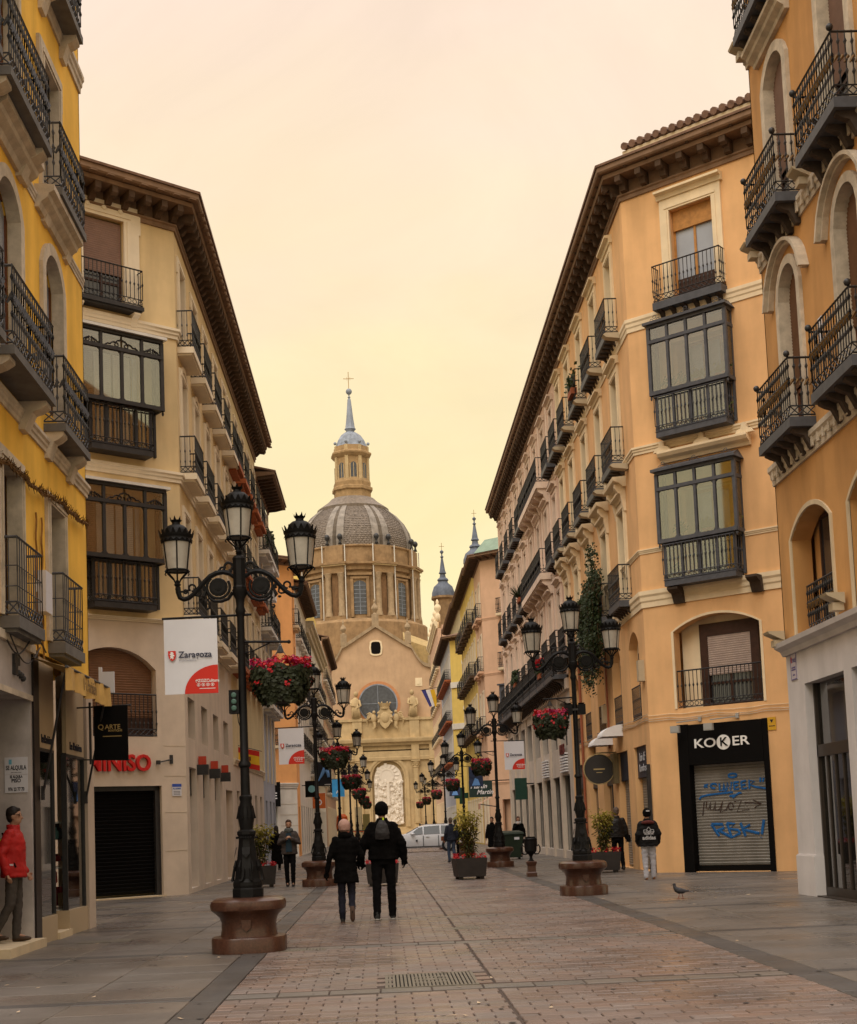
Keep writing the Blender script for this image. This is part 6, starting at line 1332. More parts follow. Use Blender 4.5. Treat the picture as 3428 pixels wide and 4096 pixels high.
def baskets():
    rnd = random.Random(21)
    def leafquad(mb, p, n, s):
        n = Vector(n).normalized(); t = n.cross(Vector((rnd.uniform(-1, 1), rnd.uniform(-1, 1), rnd.uniform(-1, 1)))).normalized(); b = n.cross(t); p = Vector(p)
        mb.add([p-t*s, p-b*s*.8+n*s*.2, p+t*s, p+b*s*.9], [(0,1,2,3)])
    def body(z):  # radius of the planted mass against height
        u = z/.62
        return .30+.14*min(1, u*2.2) if u < .5 else .44-.06*(u-.5)
    fo = MB(); fr = MB(); fp = MB()
    for k in range(1700):
        h = rnd.random()**.9*.50; a = rnd.uniform(0, 2*pi); r = body(h)*(.86+.16*rnd.random())*(1+.05*sin(5*a)+.04*sin(9*a+h*20))
        leafquad(fo, (r*cos(a), r*sin(a)*.8, h+(.03*sin(a*7))), (cos(a)+rnd.uniform(-.5, .5), sin(a)+rnd.uniform(-.5, .5), rnd.uniform(-.2, .9)), rnd.uniform(.026, .046))
    cl = [(rnd.uniform(0, 2*pi), rnd.random()**.5*.42, .46+rnd.random()*.15) for _ in range(95)]
    for a, r, h in cl:
        tgt = fp if rnd.random() < .26 else fr; c = Vector((r*cos(a), r*sin(a)*.8, h))
        for q in range(9):
            d = Vector((rnd.uniform(-1, 1), rnd.uniform(-1, 1), rnd.uniform(-.3, 1.2)))*.045; leafquad(tgt, c+d, d+Vector((0, 0, .02)), rnd.uniform(.018, .036))
    for _ in range(26):
        a = rnd.uniform(0, 2*pi); h = rnd.uniform(.2, .48); r = body(h)*1.0
        for q in range(4): leafquad(fr, (r*cos(a)+rnd.uniform(-.03, .03), r*sin(a)*.8+rnd.uniform(-.03, .03), h+rnd.uniform(-.03, .03)), (cos(a), sin(a), .4), .028)
    pot = MB().lathe([(.22, .0), (.27, .03), (.34, .2), (.37, .42), (.3, .46)], 20, sy=.8)
    ch = MB()
    for k in range(4): a = pi/4+k*pi/2; ch.tube([(.28*cos(a), .22*sin(a), .45), (.06*cos(a), .05*sin(a), .74), (0, 0, .86)], .006, 4)
    ch.lathe([(.05, .72), (.035, .78), (.012, .82)], 8)
    mats = [leaf_mat('basket_leaves', (.030,.036,.016)), leaf_mat('red_petals', (.46,.015,.02), .35), leaf_mat('pink_petals', (.42,.02,.10), .35), mat('basket_liner', (.02,.018,.014), rough=.95)]
    ms = [fo.mesh('foliage'), fr.mesh('red_flowers'), fp.mesh('pink_flowers'), pot.mesh('liner'), ch.mesh('chain')]
    for i, (x, y, side, k) in enumerate(lamp_spots):
        o = empty('flower_basket', (x+side*.49, y, 3.07), 0 if side > 0 else 2.2); o.scale = (.88, .88, .885); sd = 'left' if side > 0 else 'right'
        tag(o, 'hanging basket of red cyclamen on the %s lamp of the %s row' % (ORD[k], sd), 'flower basket', 'hanging flower baskets')
        for me, m, n in zip(ms, mats+[M['iron']], ('foliage', 'red_flowers', 'pink_flowers', 'liner', 'chain')):
            c = put(me, n, m, o); 
            if n in ('foliage', 'red_flowers', 'pink_flowers'): c['kind'] = 'stuff'
baskets()
def banners():
    fab = mat('banner_cloth', (.62,.62,.66), rough=.8, var=.03, scale=3); red = mat('banner_red', (.56,.035,.022), rough=.8, var=.04); wht = mat('banner_white', (.75,.73,.72), rough=.8); ink = mat('banner_ink', (.035,.035,.06), rough=.8); gry = mat('banner_grey_ink', (.25,.25,.29), rough=.8)
    def cloth(w, h):
        mb = MB(); nx, nz = 10, 12; vs = []; fs = []
        for y0 in (-.004, .004):
            b = len(vs)
            for j in range(nz+1):
                for i in range(nx+1): u, v = i/nx, j/nz; vs.append((-w/2+w*u, y0+.012*sin(u*5+v*3)*v, -h*v))
            for j in range(nz):
                for i in range(nx): q = b+j*(nx+1)+i; fs.append((q, q+1, q+nx+2, q+nx+1))
        return mb.add(vs, fs)
    W, Hh = .67, .95
    q = [(W/2, -Hh)]+[(W/2-.42*cos(a), -Hh+.36*sin(a)) for a in [pi/2*k/12 for k in range(13)]]
    for (x, y, side, k, lab) in ((-1.70, 17.2, 1, 0, 'white and red Zaragoza banner on the nearest lamp of the left row'), (-1.70, 36.2, 1, 1, 'white and red Zaragoza banner on the second lamp of the left row'), (3.87, 45.7, -1, 1, 'white and red Zaragoza banner on the second lamp of the right row')):
        o = empty('street_banner', (x-side*.635, y-.005, 4.175)); tag(o, lab, 'banner', 'street banners')
        cloth(W, Hh).build('cloth', fab, o)
        MB().prism(q, 'y', -.022, -.020).build('red_corner', red, o)
        MB().prism([(-.285, -.40), (-.188, -.40), (-.188, -.475), (-.205, -.512), (-.237, -.53), (-.27, -.50), (-.285, -.455)], 'y', -.022, -.02).build('shield', red, o)
        MB().prism([(-.262, -.505), (-.252, -.485), (-.262, -.465), (-.247, -.458), (-.268, -.438), (-.25, -.432), (-.252, -.412), (-.228, -.415), (-.212, -.432), (-.225, -.44), (-.208, -.452), (-.205, -.47), (-.222, -.468), (-.215, -.49), (-.228, -.51), (-.234, -.488)], 'y', -.026, -.022).build('lion', wht, o)
        me = text_mesh('Zaragoza', .112, .002, .002); me.materials.append(ink); put(me, 'lettering', None, o, (.055, -.024, -.455))
        me = text_mesh('AYUNTAMIENTO', .028, .002, 0); me.materials.append(gry); put(me, 'lettering', None, o, (-.04, -.024, -.525))
        me = text_mesh('#ZGZCultura', .052, .002, .0015); me.materials.append(wht); put(me, 'lettering', None, o, (.2, -.024, -.79))
        for j in range(4):
            MB().lathe([(.022, 0), (.022, .002), (.017, .002), (.017, 0)], 14, caps=False).build('icon', wht, o, (.09+.058*j, -.0235, -.84), (radians(90), 0, 0))
            MB().box(-.006, .006, -.0245, -.0225, -.012, .012).build('icon', wht, o, (.09+.058*j, 0, -.84))
        MB().box(.1, .3, -.0245, -.0225, -.892, -.884).build('print', wht, o)
        gr = MB()
        for xx in (-.29, 0, .29): gr.tube([(xx+.014*cos(a), 0, .0+.014*sin(a)) for a in [k*.8 for k in range(9)]], .004, 4)
        gr.build('grommet', M['iron'], o)
    # darker cultural banners further down
    fig = mat('banner_blue_figure', (.14,.30,.62), rough=.8, var=.2); bk = mat('banner_black', (.012,.012,.016), rough=.8); sky = mat('banner_bright_blue', (.05,.30,.62), rough=.8, var=.15)
    o = empty('street_banner', (-1.70-.635+1.1, 55.2, 4.175)); o.location.x = -2.32; tag(o, 'black banner with a pale blue dancer on the third lamp of the left row', 'banner', 'street banners'); cloth(W, Hh).build('cloth', bk, o)
    MB().tube([(-.2, -.03, -.75), (-.05, -.03, -.5), (.1, -.03, -.2)], [.02, .06, .09], 8).tube([(.1, -.03, -.2), (.2, -.03, -.45), (.22, -.03, -.6)], [.08, .07, .05], 8).build('dancer', fig, o)
    MB().box(.05, .3, -.024, -.02, -.9, -.88).build('print', wht, o)
    o = empty('street_banner', (-2.32, 74.2, 4.175)); tag(o, 'bright blue banner with a white letter A on the fourth lamp of the left row', 'banner', 'street banners'); cloth(W, Hh).build('cloth', sky, o)
    me = text_mesh('A', .25, .002, .004); me.materials.append(wht); put(me, 'lettering', None, o, (-.05, -.024, -.7))
    for y, kk in ((64.7, 'third'), (83.7, 'fourth')):
        o = empty('street_banner', (4.5, y, 4.175)); tag(o, 'dark navy picture banner on the %s lamp of the right row' % kk, 'banner', 'street banners'); cloth(W, Hh).build('cloth', mat('banner_navy', (.03,.04,.08), rough=.8, var=.4, scale=6), o); MB().prism([(-.2, -.9), (.2, -.9), (.1, -.6), (-.05, -.55)], 'y', -.024, -.02).build('figure', fig, o)
banners()
# ------------------------------------------------------------------ street furniture, plants, car, signs
def planter(x, y, rot, label, hgt, seed, yellow=.5, spread=.34, flowers=True):
    rnd = random.Random(seed); o = empty('street_planter', (x, y, 0), rot); tag(o, label, 'planter', 'metal street planters')
    pm = mat('dark_planter_metal', (.035,.030,.028), rough=.5, var=.2, scale=5)
    def mk():
        mb = MB(); a, b, h0, h1 = .37, .42, .07, .56
        mb.add([(-a,-a,h0),(a,-a,h0),(a,a,h0),(-a,a,h0),(-b,-b,h1),(b,-b,h1),(b,b,h1),(-b,b,h1),(-b+.03,-b+.03,h1),(b-.03,-b+.03,h1),(b-.03,b-.03,h1),(-b+.03,b-.03,h1),(-b+.05,-b+.05,h1-.08),(b-.05,-b+.05,h1-.08),(b-.05,b-.05,h1-.08),(-b+.05,b-.05,h1-.08)],
               [(0,3,2,1),(0,1,5,4),(1,2,6,5),(2,3,7,6),(3,0,4,7),(4,5,9,8),(5,6,10,9),(6,7,11,10),(7,4,8,11),(8,9,13,12),(9,10,14,13),(10,11,15,14),(11,8,12,15),(12,13,14,15)])
        return mb.mesh('box')
    put(cached('planterbox', mk), 'box', pm, o)
    for sx in (-1, 1):
        for sy in (-1, 1): put(cached('planterfoot', lambda: MB().box(-.05, .05, -.05, .05, 0, .08).mesh('foot')), 'foot', pm, o, (sx*.28, sy*.28, 0))
    MB().box(-.38, .38, -.38, .38, .44, .5).build('soil', mat('soil', (.04,.028,.02), rough=1), o)
    st = MB(); lo = MB(); hi = MB()
    for k in range(9):
        a, r = rnd.uniform(0, 2*pi), rnd.uniform(.02, .16); b = (r*cos(a), r*sin(a)); tx, ty = b[0]+rnd.uniform(-1, 1)*spread*.5, b[1]+rnd.uniform(-1, 1)*spread*.5
        st.tube([(b[0], b[1], .48), (b[0]*.6+tx*.4, b[1]*.6+ty*.4, .5+(hgt-.6)*.5), (tx, ty, hgt-.12)], [.016, .012, .008], 5)
        for q in range(90):
            t = rnd.random()**.75; z = .62+(hgt-.62)*t; c = Vector((b[0]+(tx-b[0])*t, b[1]+(ty-b[1])*t, z)); an = rnd.uniform(0, 2*pi); d = Vector((cos(an), sin(an), rnd.uniform(-.7, .7))).normalized(); l = rnd.uniform(.07, .15); w = rnd.uniform(.018, .032)
            p = c+d*rnd.uniform(.0, spread*.32*(.4+t)); s = d.cross(Vector((0, 0, 1))).normalized()*w; e = p+d*l+Vector((0, 0, -.03))
            (hi if t > .62 and rnd.random() < yellow*1.3 or rnd.random() < yellow*.25 else lo).add([p, p+d*l*.45+s+Vector((0, 0, .012)), e, p+d*l*.45-s+Vector((0, 0, .012))], [(0,1,2,3)])
    st.build('stem', mat('plant_stem', (.09,.06,.03), rough=.9), o)
    c = lo.build('foliage', leaf_mat('planter_leaves', (.055,.062,.016)), o); c['kind'] = 'stuff'
    c = hi.build('yellow_foliage', leaf_mat('planter_yellow_leaves', (.30,.25,.035)), o); c['kind'] = 'stuff'
    if flowers:
        f = MB()
        for k in range(130):
            e = rnd.randrange(4); u = rnd.uniform(-.38, .38); v = .36+rnd.uniform(-.08, .06); x0, y0 = ((u, -v), (u, v), (-v, u), (v, u))[e]; p = Vector((x0, y0, .56+rnd.uniform(0, .12))); s = .03; n = Vector((rnd.uniform(-1, 1), rnd.uniform(-1, 1), 1)).normalized(); t = n.orthogonal().normalized(); b = n.cross(t)
            f.add([p-t*s, p-b*s, p+t*s, p+b*s], [(0,1,2,3)])
        c = f.build('flowers', leaf_mat('red_petals', (.46,.015,.02)), o); c['kind'] = 'stuff'
planter(2.28, 36.75, .12, 'dark metal planter with a tall yellow green shrub right of the couple', 1.78, 1, .8, .42)
planter(-.05, 34.8, .0, 'dark metal planter hidden behind the walking man', 1.5, 2, .3, .4)
planter(-3.32, 37.1, .1, 'dark metal planter with a yellow green shrub behind the nearest left lamp', 1.62, 3, .7, .45)
planter(6.02, 37.3, -.1, 'dark metal planter with a yellow green shrub behind the nearest right lamp', 1.62, 4, .7, .42)
def litter_bin():
    o = empty('litter_bin', (3.93, 36.6, 0)); tag(o, 'ornate iron litter bin on a small stone plinth beside the planter', 'bin')
    MB().lathe([(.19, 0), (.19, .1), (.155, .13), (.15, .28), (.19, .36), (.2, .39), (.17, .41)], 4, a0=pi/4).build('plinth', M['granite'], o)
    MB().lathe([(.10, .41), (.05, .45), (.035, .52), (.06, .58), (.12, .62), (.13, .65)], 12).build('stem', M['lampiron'], o)
    MB().lathe([(.13, .64), (.16, .68), (.175, .95), (.19, 1.0), (.16, 1.02), (.15, .7)], 16, caps=True).build('bucket', M['lampiron'], o)
    MB().lathe([(.178, 1.0), (.185, 1.0), (.185, 1.06), (.178, 1.06)], 4, a0=pi/4, caps=False).build('rim', M['lampiron'], o)
    for s in (-1, 1): MB().tube([(s*.10, 0, .60), (s*.2, 0, .60), (s*.25, 0, .68), (s*.25, 0, .78), (s*.21, 0, .84), (s*.175, 0, .80)], .02, 6).build('handle', M['lampiron'], o)
litter_bin()
def wheelie_bin():
    o = empty('wheeled_bin', (5.1, 54.6, 0), .1); tag(o, 'dark green wheeled rubbish bin behind the second right lamp', 'bin'); g = mat('bin_green_plastic', (.018,.030,.018), rough=.5, var=.15)
    MB().add([(-.32,-.34,.08),(.32,-.34,.08),(.32,.34,.12),(-.32,.34,.12),(-.42,-.42,1.0),(.42,-.42,1.0),(.42,.42,1.05),(-.42,.42,1.05)], [(0,3,2,1),(4,5,6,7),(0,1,5,4),(1,2,6,5),(2,3,7,6),(3,0,4,7)]).build('body', g, o)
    MB().add([(-.45,-.46,1.0),(.45,-.46,1.0),(.45,.45,1.06),(-.45,.45,1.06),(-.42,-.42,1.07),(.42,-.42,1.07),(.4,.38,1.14),(-.4,.38,1.14)], [(0,3,2,1),(4,5,6,7),(0,1,5,4),(1,2,6,5),(2,3,7,6),(3,0,4,7)]).build('lid', g, o)
    for s in (-1, 1): MB().lathe([(.12, -.04), (.12, .04)], 14).build('wheel', M['iron'], o, (s*.36, .3, .12), (0, radians(90), 0))
    MB().box(.05, .25, -.425, -.41, .78, .88).build('sticker', M['paper'], o)
wheelie_bin()
def car():
    o = empty('parked_car', (2.3, 78.6, 0)); tag(o, 'silver white taxi estate car crossing the end of the first street stretch', 'car')
    paint = mat('silver_white_paint', (.58,.59,.62), rough=.22, var=.02, spec=.6); gl = mat('car_glass', (.02,.025,.03), rough=.08, spec=.35); tyre = mat('tyre', (.015,.015,.016), rough=.8); rim = mat('alloy', (.45,.45,.46), rough=.3, metal=.8)
    S = [(-2.26, .42, .62, .66, .55), (-2.18, .30, .72, .80, .68), (-1.95, .24, .80, .90, .78), (-1.45, .22, .86, .98, .84), (-1.0, .22, .88, 1.06, .86), (-.25, .22, .93, 1.44, .87), (.25, .22, .95, 1.545, .875), (.9, .22, .96, 1.56, .875), (1.5, .22, .97, 1.52, .87), (1.95, .24, .98, 1.40, .85), (2.2, .32, .95, 1.12, .80), (2.3, .45, .88, .95, .72)]
    vs = []; fs = []; n = 9
    for x, z0, zb, zr, w in S:
        tw = w*(.96 if zr-zb < .2 else .70)
        for y, z in ((-w*.92, z0), (-w, z0+(zb-z0)*.45), (-w*.985, zb), (-tw, zr-.03 if zr-zb > .05 else zr), (0, zr+.015), (tw, zr-.03 if zr-zb > .05 else zr), (w*.985, zb), (w, z0+(zb-z0)*.45), (w*.92, z0)): vs.append((x, y, z))
    for i in range(len(S)-1):
        for j in range(n): k = (j+1) % n; fs.append((i*n+j, i*n+k, (i+1)*n+k, (i+1)*n+j))
    fs += [tuple(range(n)), tuple(range((len(S)-1)*n, len(S)*n))]
    me = MB().add(vs, fs).mesh('body', 38); put(me, 'body', paint, o)
    def side(pts, y0, y1, name, m):  # glass following the tumblehome on the near side
        zb, zr = .95, 1.54; f = lambda z, w=.87: -(w+(w*.70-w)*max(0, min(1, (z-zb)/(zr-zb))))-.012
        MB().add([(x, f(z), z) for x, z in pts], [tuple(range(len(pts)))]).build(name, m, o)
    side([(-.78, 1.0), (-.05, 1.0), (-.05, 1.42), (-.28, 1.38)], 0, 0, 'front_window', gl); side([(.02, 1.0), (.92, 1.0), (.92, 1.47), (.02, 1.44)], 0, 0, 'rear_window', gl); side([(1.0, 1.0), (1.72, 1.02), (1.5, 1.44), (1.0, 1.47)], 0, 0, 'quarter_window', gl)
    MB().add([(-.95, -.55, 1.10), (-.95, .55, 1.10), (-.27, .5, 1.45), (-.27, -.5, 1.45)], [(0,1,2,3)]).build('windscreen', gl, o, (-.015, 0, .012))
    for x in (-1.42, 1.38):
        w = MB().lathe([(.32, -.10), (.335, -.06), (.335, .06), (.32, .10)], 24).build('wheel', tyre, o, (x, -.80, .335), (radians(90), 0, 0))
        MB().lathe([(.22, 0), (.22, .02), (.19, .03), (.19, .005)], 20).build('rim', rim, w, (0, 0, .10)); sp = MB()
        for k in range(10): a = 2*pi*k/10; sp.tube([(.03*cos(a), .03*sin(a), .02), (.2*cos(a), .2*sin(a), .015)], .014, 4)
        sp.build('spokes', rim, w, (0, 0, .10)); MB().lathe([(.365, -.02), (.365, .02)], 24).build('arch_shadow_disc', mat('arch_shadow_paint', (.01,.01,.01), rough=.9), o, (x, -.855, .36), (radians(90), 0, 0))  # black disc stands in for the shade inside the wheel arch
    for x in (-1.42, 1.38): MB().lathe([(.32, -.10), (.335, 0), (.32, .10)], 20).build('wheel', tyre, o, (x, .80, .335), (radians(90), 0, 0))
    MB().sphere((-.62, -.98, 1.04), .10, 8, 6, 1.2, .8, .75).build('mirror', paint, o); MB().box(-2.2, -1.95, -.82, -.6, .68, .76).build('headlight', M['lampglass'], o)
    MB().box(.82, .86, -.885, -.87, .30, .92).box(-.04, 0, -.885, -.87, .3, .93).build('door_seam', M['iron_grey'], o); MB().box(-1.0, 1.0, -.884, -.86, .27, .33).build('sill', M['iron'], o)
    for x in (.12, .98): MB().box(x-.0, x+.2, -.905, -.87, .84, .875).build('door_handle', paint, o)
    MB().box(.98, 1.16, -.889, -.872, .60, .86).build('taxi_plate', mat('taxi_brown', (.16,.05,.02)), o); MB().lathe([(.05, 0), (.06, .1), (.02, .12)], 8, (-.4, -.889, .6)).build('taxi_emblem', M['iron_grey'], o)
    MB().tube([(-.2, -.62, 1.56), (1.4, -.62, 1.56)], .015, 5).build('roof_rail', M['iron_grey'], o)
car()
def street_signal():
    o = empty('pedestrian_signal', (-1.70, 17.2, 0)); tag(o, 'small black three-lens signal box strapped to the nearest left lamp', 'traffic signal')
    MB().box(-.17, -.045, -.07, .07, 2.955, 3.25).box(-.045, 0, -.03, .03, 3.0, 3.03).build('housing', M['lampiron'], o)
    for k in range(3): MB().lathe([(.03, 0), (.034, .02), (.02, .028)], 12).build('lens', mat('signal_lens', (.06,.12,.10), rough=.2), o, (-.105, -.07, 3.02+.082*k), (radians(90), 0, 0))
    MB().tube([(-.07, -.02, 2.955), (-.06, -.03, 2.85), (-.045, -.03, 2.8)], .006, 4).build('cable', M['iron'], o)
    o = empty('loudspeaker', (3.87, 26.7, 0)); tag(o, 'black loudspeaker pair strapped to the nearest right lamp', 'loudspeaker')
    for s in (-1, 1): MB().box(s*.06-.0 if s > 0 else -.2, .2 if s > 0 else -.06, -.09, .09, 3.52, 3.72).lathe([(.05, 0), (.07, .03)], 10, (s*.13, 0, 3.72)).build('housing', M['lampiron'], o)
    MB().box(-.06, .06, -.06, .06, 3.60, 3.64).build('strap', M['iron'], o)
street_signal()
def pigeon():
    o = empty('pigeon', (5.2, 24.1, 0), radians(168)); tag(o, 'dark grey pigeon walking on the right pavement', 'bird'); gm = mat('pigeon_grey', (.035,.033,.038), rough=.6, var=.3, scale=30)
    mb = MB(); mb.tube([(-.15, 0, .145), (-.10, 0, .135), (-.05, 0, .13), (.02, 0, .14), (.07, 0, .165), (.095, 0, .20), (.10, 0, .235), (.105, 0, .26)], [(.012,.006), (.03,.016), (.05,.042), (.058,.055), (.048,.05), (.03,.032), (.024,.026), (.012,.014)], 12); mb.sphere((.105, 0, .25), .026, 10, 8, 1.1, .9, 1)
    mb.build('body', gm, o, smooth=True)
    MB().tube([(.128, 0, .248), (.158, 0, .238)], [.008, .002], 6).build('beak', M['iron'], o); MB().add([(-.09, -.025, .145), (-.09, .025, .145), (-.22, .035, .115), (-.22, -.035, .115), (-.09, 0, .125), (-.21, 0, .108)], [(0,1,2,3), (0,3,5,4), (1,4,5,2)]).build('tail', mat('pigeon_pale', (.22,.22,.24), rough=.6), o)
    for s in (-1, 1):
        MB().tube([(.05, s*.05, .17), (0, s*.062, .15), (-.08, s*.04, .135), (-.14, s*.02, .13)], [(.01,.03), (.014,.04), (.01,.025), (.004,.008)], 8).build('wing', mat('pigeon_wing', (.06,.058,.065), rough=.6, var=.3, scale=40), o, smooth=True)
        MB().tube([(.0+s*.02, s*.02, .10), (.0+s*.03, s*.022, .05), (s*.04, s*.022, .008)], .006, 5).tube([(s*.04-.02, s*.022, .004), (s*.04+.035, s*.022, .004)], .004, 4).build('leg', mat('pigeon_leg', (.25,.07,.05)), o)
pigeon()
def ivy():
    rnd = random.Random(8); o = empty('trailing_ivy', (6.75, 41.6, 7.6)); tag(o, 'long trailing green ivy hanging from a first floor balcony of the peach building', 'plant')
    lf = MB(); st = MB()
    for k in range(70):
        y = rnd.uniform(-1.5, 1.1); x = rnd.uniform(-.2, .12); L = rnd.uniform(1.0, 3.2)*(1-.3*abs(y+.2)); pts = [(x, y, .9+rnd.uniform(-.2, .3)), (x-.16, y+rnd.uniform(-.1, .1), .5)]
        for q in range(8): pts.append((x-.14+.05*sin(q+k)+rnd.uniform(-.03, .03), y+.1*sin(q*.9+k), .4-L*q/7))
        st.tube(pts, .007, 4)
        for p in pts:
            for q in range(16):
                c = Vector(p)+Vector((rnd.uniform(-.12, .1), rnd.uniform(-.16, .16), rnd.uniform(-.25, .2))); s = rnd.uniform(.03, .06); n = Vector((rnd.uniform(-1, 0), rnd.uniform(-.8, .4), rnd.uniform(-.2, .9))).normalized(); t = n.orthogonal().normalized(); b = n.cross(t)
                lf.add([c-t*s, c-b*s*.7, c+t*s, c+b*s*.7], [(0,1,2,3)])
    for k in range(500):
        a = rnd.uniform(0, 2*pi); r = rnd.random()*.5; c = Vector((-.05+r*.4*cos(a), -.5+r*1.2*sin(a), .9+rnd.random()**1.5*1.3)); s = rnd.uniform(.025, .05); t = Vector((rnd.uniform(-1, 1), rnd.uniform(-1, 1), rnd.uniform(-1, 1))).normalized(); b = t.orthogonal()
        lf.add([c-t*s, c-b*s, c+t*s, c+b*s], [(0,1,2,3)])
    st.build('stem', MATS['plant_stem'], o); c = lf.build('foliage', leaf_mat('ivy_leaves', (.026,.040,.011)), o); c['kind'] = 'stuff'
    # flower boxes and pots on balconies
    for x, y, z, lab, red, n in ((6.62, 54.8, 7.2, 'red geraniums in a box on a long balcony of the pink building', 1, 160), (6.75, 66.0, 8.0, 'clump of green pot plants on a mid balcony of the pink building', 0, 300), (6.75, 43.6, 15.3, 'small pot plant on a top balcony of the peach building', 0, 80), (-4.5, 60.2, 13.9, 'green climber on a balcony of the pale blue building', 0, 260), (6.75, 62.5, 11.6, 'spiky agave pot on a long balcony of the pink building', 2, 60)):
        p = empty('balcony_plant', (x, y, z)); tag(p, lab, 'plant', 'balcony plants'); mb = MB(); rd = MB()
        for k in range(n):
            h = rnd.random(); c = Vector((rnd.uniform(-.15, .1), rnd.gauss(0, .5 if red != 2 else .15), .2+h*.6)); s = rnd.uniform(.04, .08); t = Vector((rnd.uniform(-1, 1), rnd.uniform(-1, 1), rnd.uniform(-1, 1))).normalized(); b = t.orthogonal()
            if red == 2: mb.tube([(0, 0, .2), tuple(Vector((0, 0, .3))+Vector((rnd.uniform(-1, .4), rnd.uniform(-1, 1), rnd.uniform(.2, 1))).normalized()*.6)], [.02, .003], 4); continue
            (rd if red == 1 and h > .5 else mb).add([c-t*s, c-b*s, c+t*s, c+b*s], [(0,1,2,3)])
        if mb.v: c = mb.build('foliage', MATS['ivy_leaves'], p); c['kind'] = 'stuff'
        if rd.v: c = rd.build('flowers', MATS['red_petals'], p); c['kind'] = 'stuff'
        MB().box(-.1, .1, -.4, .4, 0, .2).build('pot_box', MATS['terracotta_pot'], p)
ivy()
def signs():
    def tagged(name, loc, lab, cat='sign', rot=0): o = empty(name, loc, rot); tag(o, lab, cat); return o
    # round sign and tan board on the peach building
    o = tagged('round_shop_sign', (7.12, 40.95, 0), 'round black projecting shop sign on the peach building'); MB().lathe([(.44, -.06), (.44, .06)], 28).build('disc', mat('sign_charcoal', (.035,.032,.030), rough=.5), o, (-.55, 0, 2.95), (radians(90), 0, 0))
    MB().lathe([(.45, -.07), (.47, -.07), (.47, .07), (.45, .07)], 28, caps=False).build('rim', mat('gilt_rim', (.40,.30,.14), rough=.4), o, (-.55, 0, 2.95), (radians(90), 0, 0)); MB().box(-.6, 0, -.02, .02, 3.42, 3.46).box(-.14, 0, -.3, .3, 2.5, 3.4).build('bracket', mat('sign_olive_board', (.16,.12,.06), rough=.7), o)
    MB().box(-.72, -.38, -.066, -.06, 2.93, 2.97).box(-.64, -.46, -.066, -.06, 2.84, 2.86).build('print', MATS['gilt_rim'], o)
    for k, (y, z) in enumerate(((40.1, 3.95), (41.9, 3.80))):
        o = tagged('white_canopy_lamp', (7.12, y, z), ('nearer' if k == 0 else 'farther')+' white rounded canopy over a shop window of the peach building', 'canopy'); mb = MB()
        for i in range(10):
            a0, a1 = pi*.5*i/10, pi*.5*(i+1)/10
            mb.add([(-.62*sin(a0), -.48, .34*cos(a0)-.1), (-.62*sin(a1), -.48, .34*cos(a1)-.1), (-.62*sin(a1), .48, .34*cos(a1)-.1), (-.62*sin(a0), .48, .34*cos(a0)-.1)], [(0,1,2,3)])
        for s in (-.48, .48): mb.add([(0, s, -.1)]+[(-.62*sin(pi*.5*i/10), s, .34*cos(pi*.5*i/10)-.1) for i in range(11)], [tuple(range(12))])
        mb.build('canopy', M['white'], o); MB().tube([(0, .5, .2), (-.6, .5, .05)], .012, 4).build('bracket', M['iron'], o)
    o = tagged('script_shop_sign', (7.12, 79.0, 0), 'dark green projecting sign with white handwriting on the right side'); MB().box(-2.05, -.7, -.06, .06, 3.0, 3.95).build('board', mat('sign_bottle_green', (.02,.04,.035), rough=.4), o); MB().box(-.7, .6, -.03, .03, 3.9, 3.96).build('bracket', M['iron'], o)
    for t, x, z in (('Martin', -1.5, 3.62), ('Martin', -1.15, 3.28)): me = text_mesh(t, .36, .004, .006, shear=.35); me.materials.append(M['white']); put(me, 'lettering', None, o, (x, -.07, z))
    o = tagged('pharmacy_cross', (6.6, 112.0, 0), 'dark green pharmacy cross far down the right side'); MB().box(-.65, .65, -.1, .1, 3.6, 4.05).box(-.22, .22, -.102, .102, 3.15, 4.5).box(.6, .8, -.05, .05, 3.75, 3.85).build('cross', mat('pharmacy_green', (.01,.045,.03), rough=.4), o)
    o = tagged('spanish_flag', (-4.83, 46.8, 4.4), 'small red and yellow flag hung on the cream building', 'flag'); rd = mat('flag_red', (.5,.03,.02)); ye = mat('flag_yellow', (.68,.42,.03))
    for k, m in enumerate((rd, ye, rd)):
        mb = MB(); y0, y1 = (0, .18, .48)[k], (.18, .48, .66)[k]
        for i in range(8): x0, x1 = .72*i/8, .72*(i+1)/8; w = lambda t: .05*sin(t*7); mb.quad((x0, w(x0), -y0-x0*.25), (x1, w(x1), -y0-x1*.25), (x1, w(x1), -y1-x1*.25), (x0, w(x0), -y1-x0*.25))
        mb.build('stripe', m, o)
    MB().tube([(0, 0, .05), (.8, 0, -.18)], .012, 5).build('pole', M['iron'], o); MB().box(.3, .42, -.03, .07, -.48, -.34).build('emblem', MATS['taxi_brown'], o)
    o = tagged('letter_sign', (-5.3, 78.2, 0), 'narrow black sign with a white letter E on the white stone corner'); MB().box(-1.05, -.45, -.05, .05, 2.9, 4.3).build('board', M['black'], o); me = text_mesh('E', .5, .004, .006); me.materials.append(M['white']); put(me, 'lettering', None, o, (-.75, -.06, 3.5))
    o = tagged('round_logo_sign', (-4.85, 84.0, 0), 'dark square projecting sign with a teal disc beyond the orange corner'); MB().box(.2, .95, -.05, .05, 3.5, 4.5).box(0, .2, -.02, .02, 4.2, 4.25).build('board', M['black'], o); MB().lathe([(.22, 0), (.22, .02)], 16).build('disc', mat('teal_disc', (.15,.32,.34)), o, (.6, -.05, 4.0), (radians(90), 0, 0))
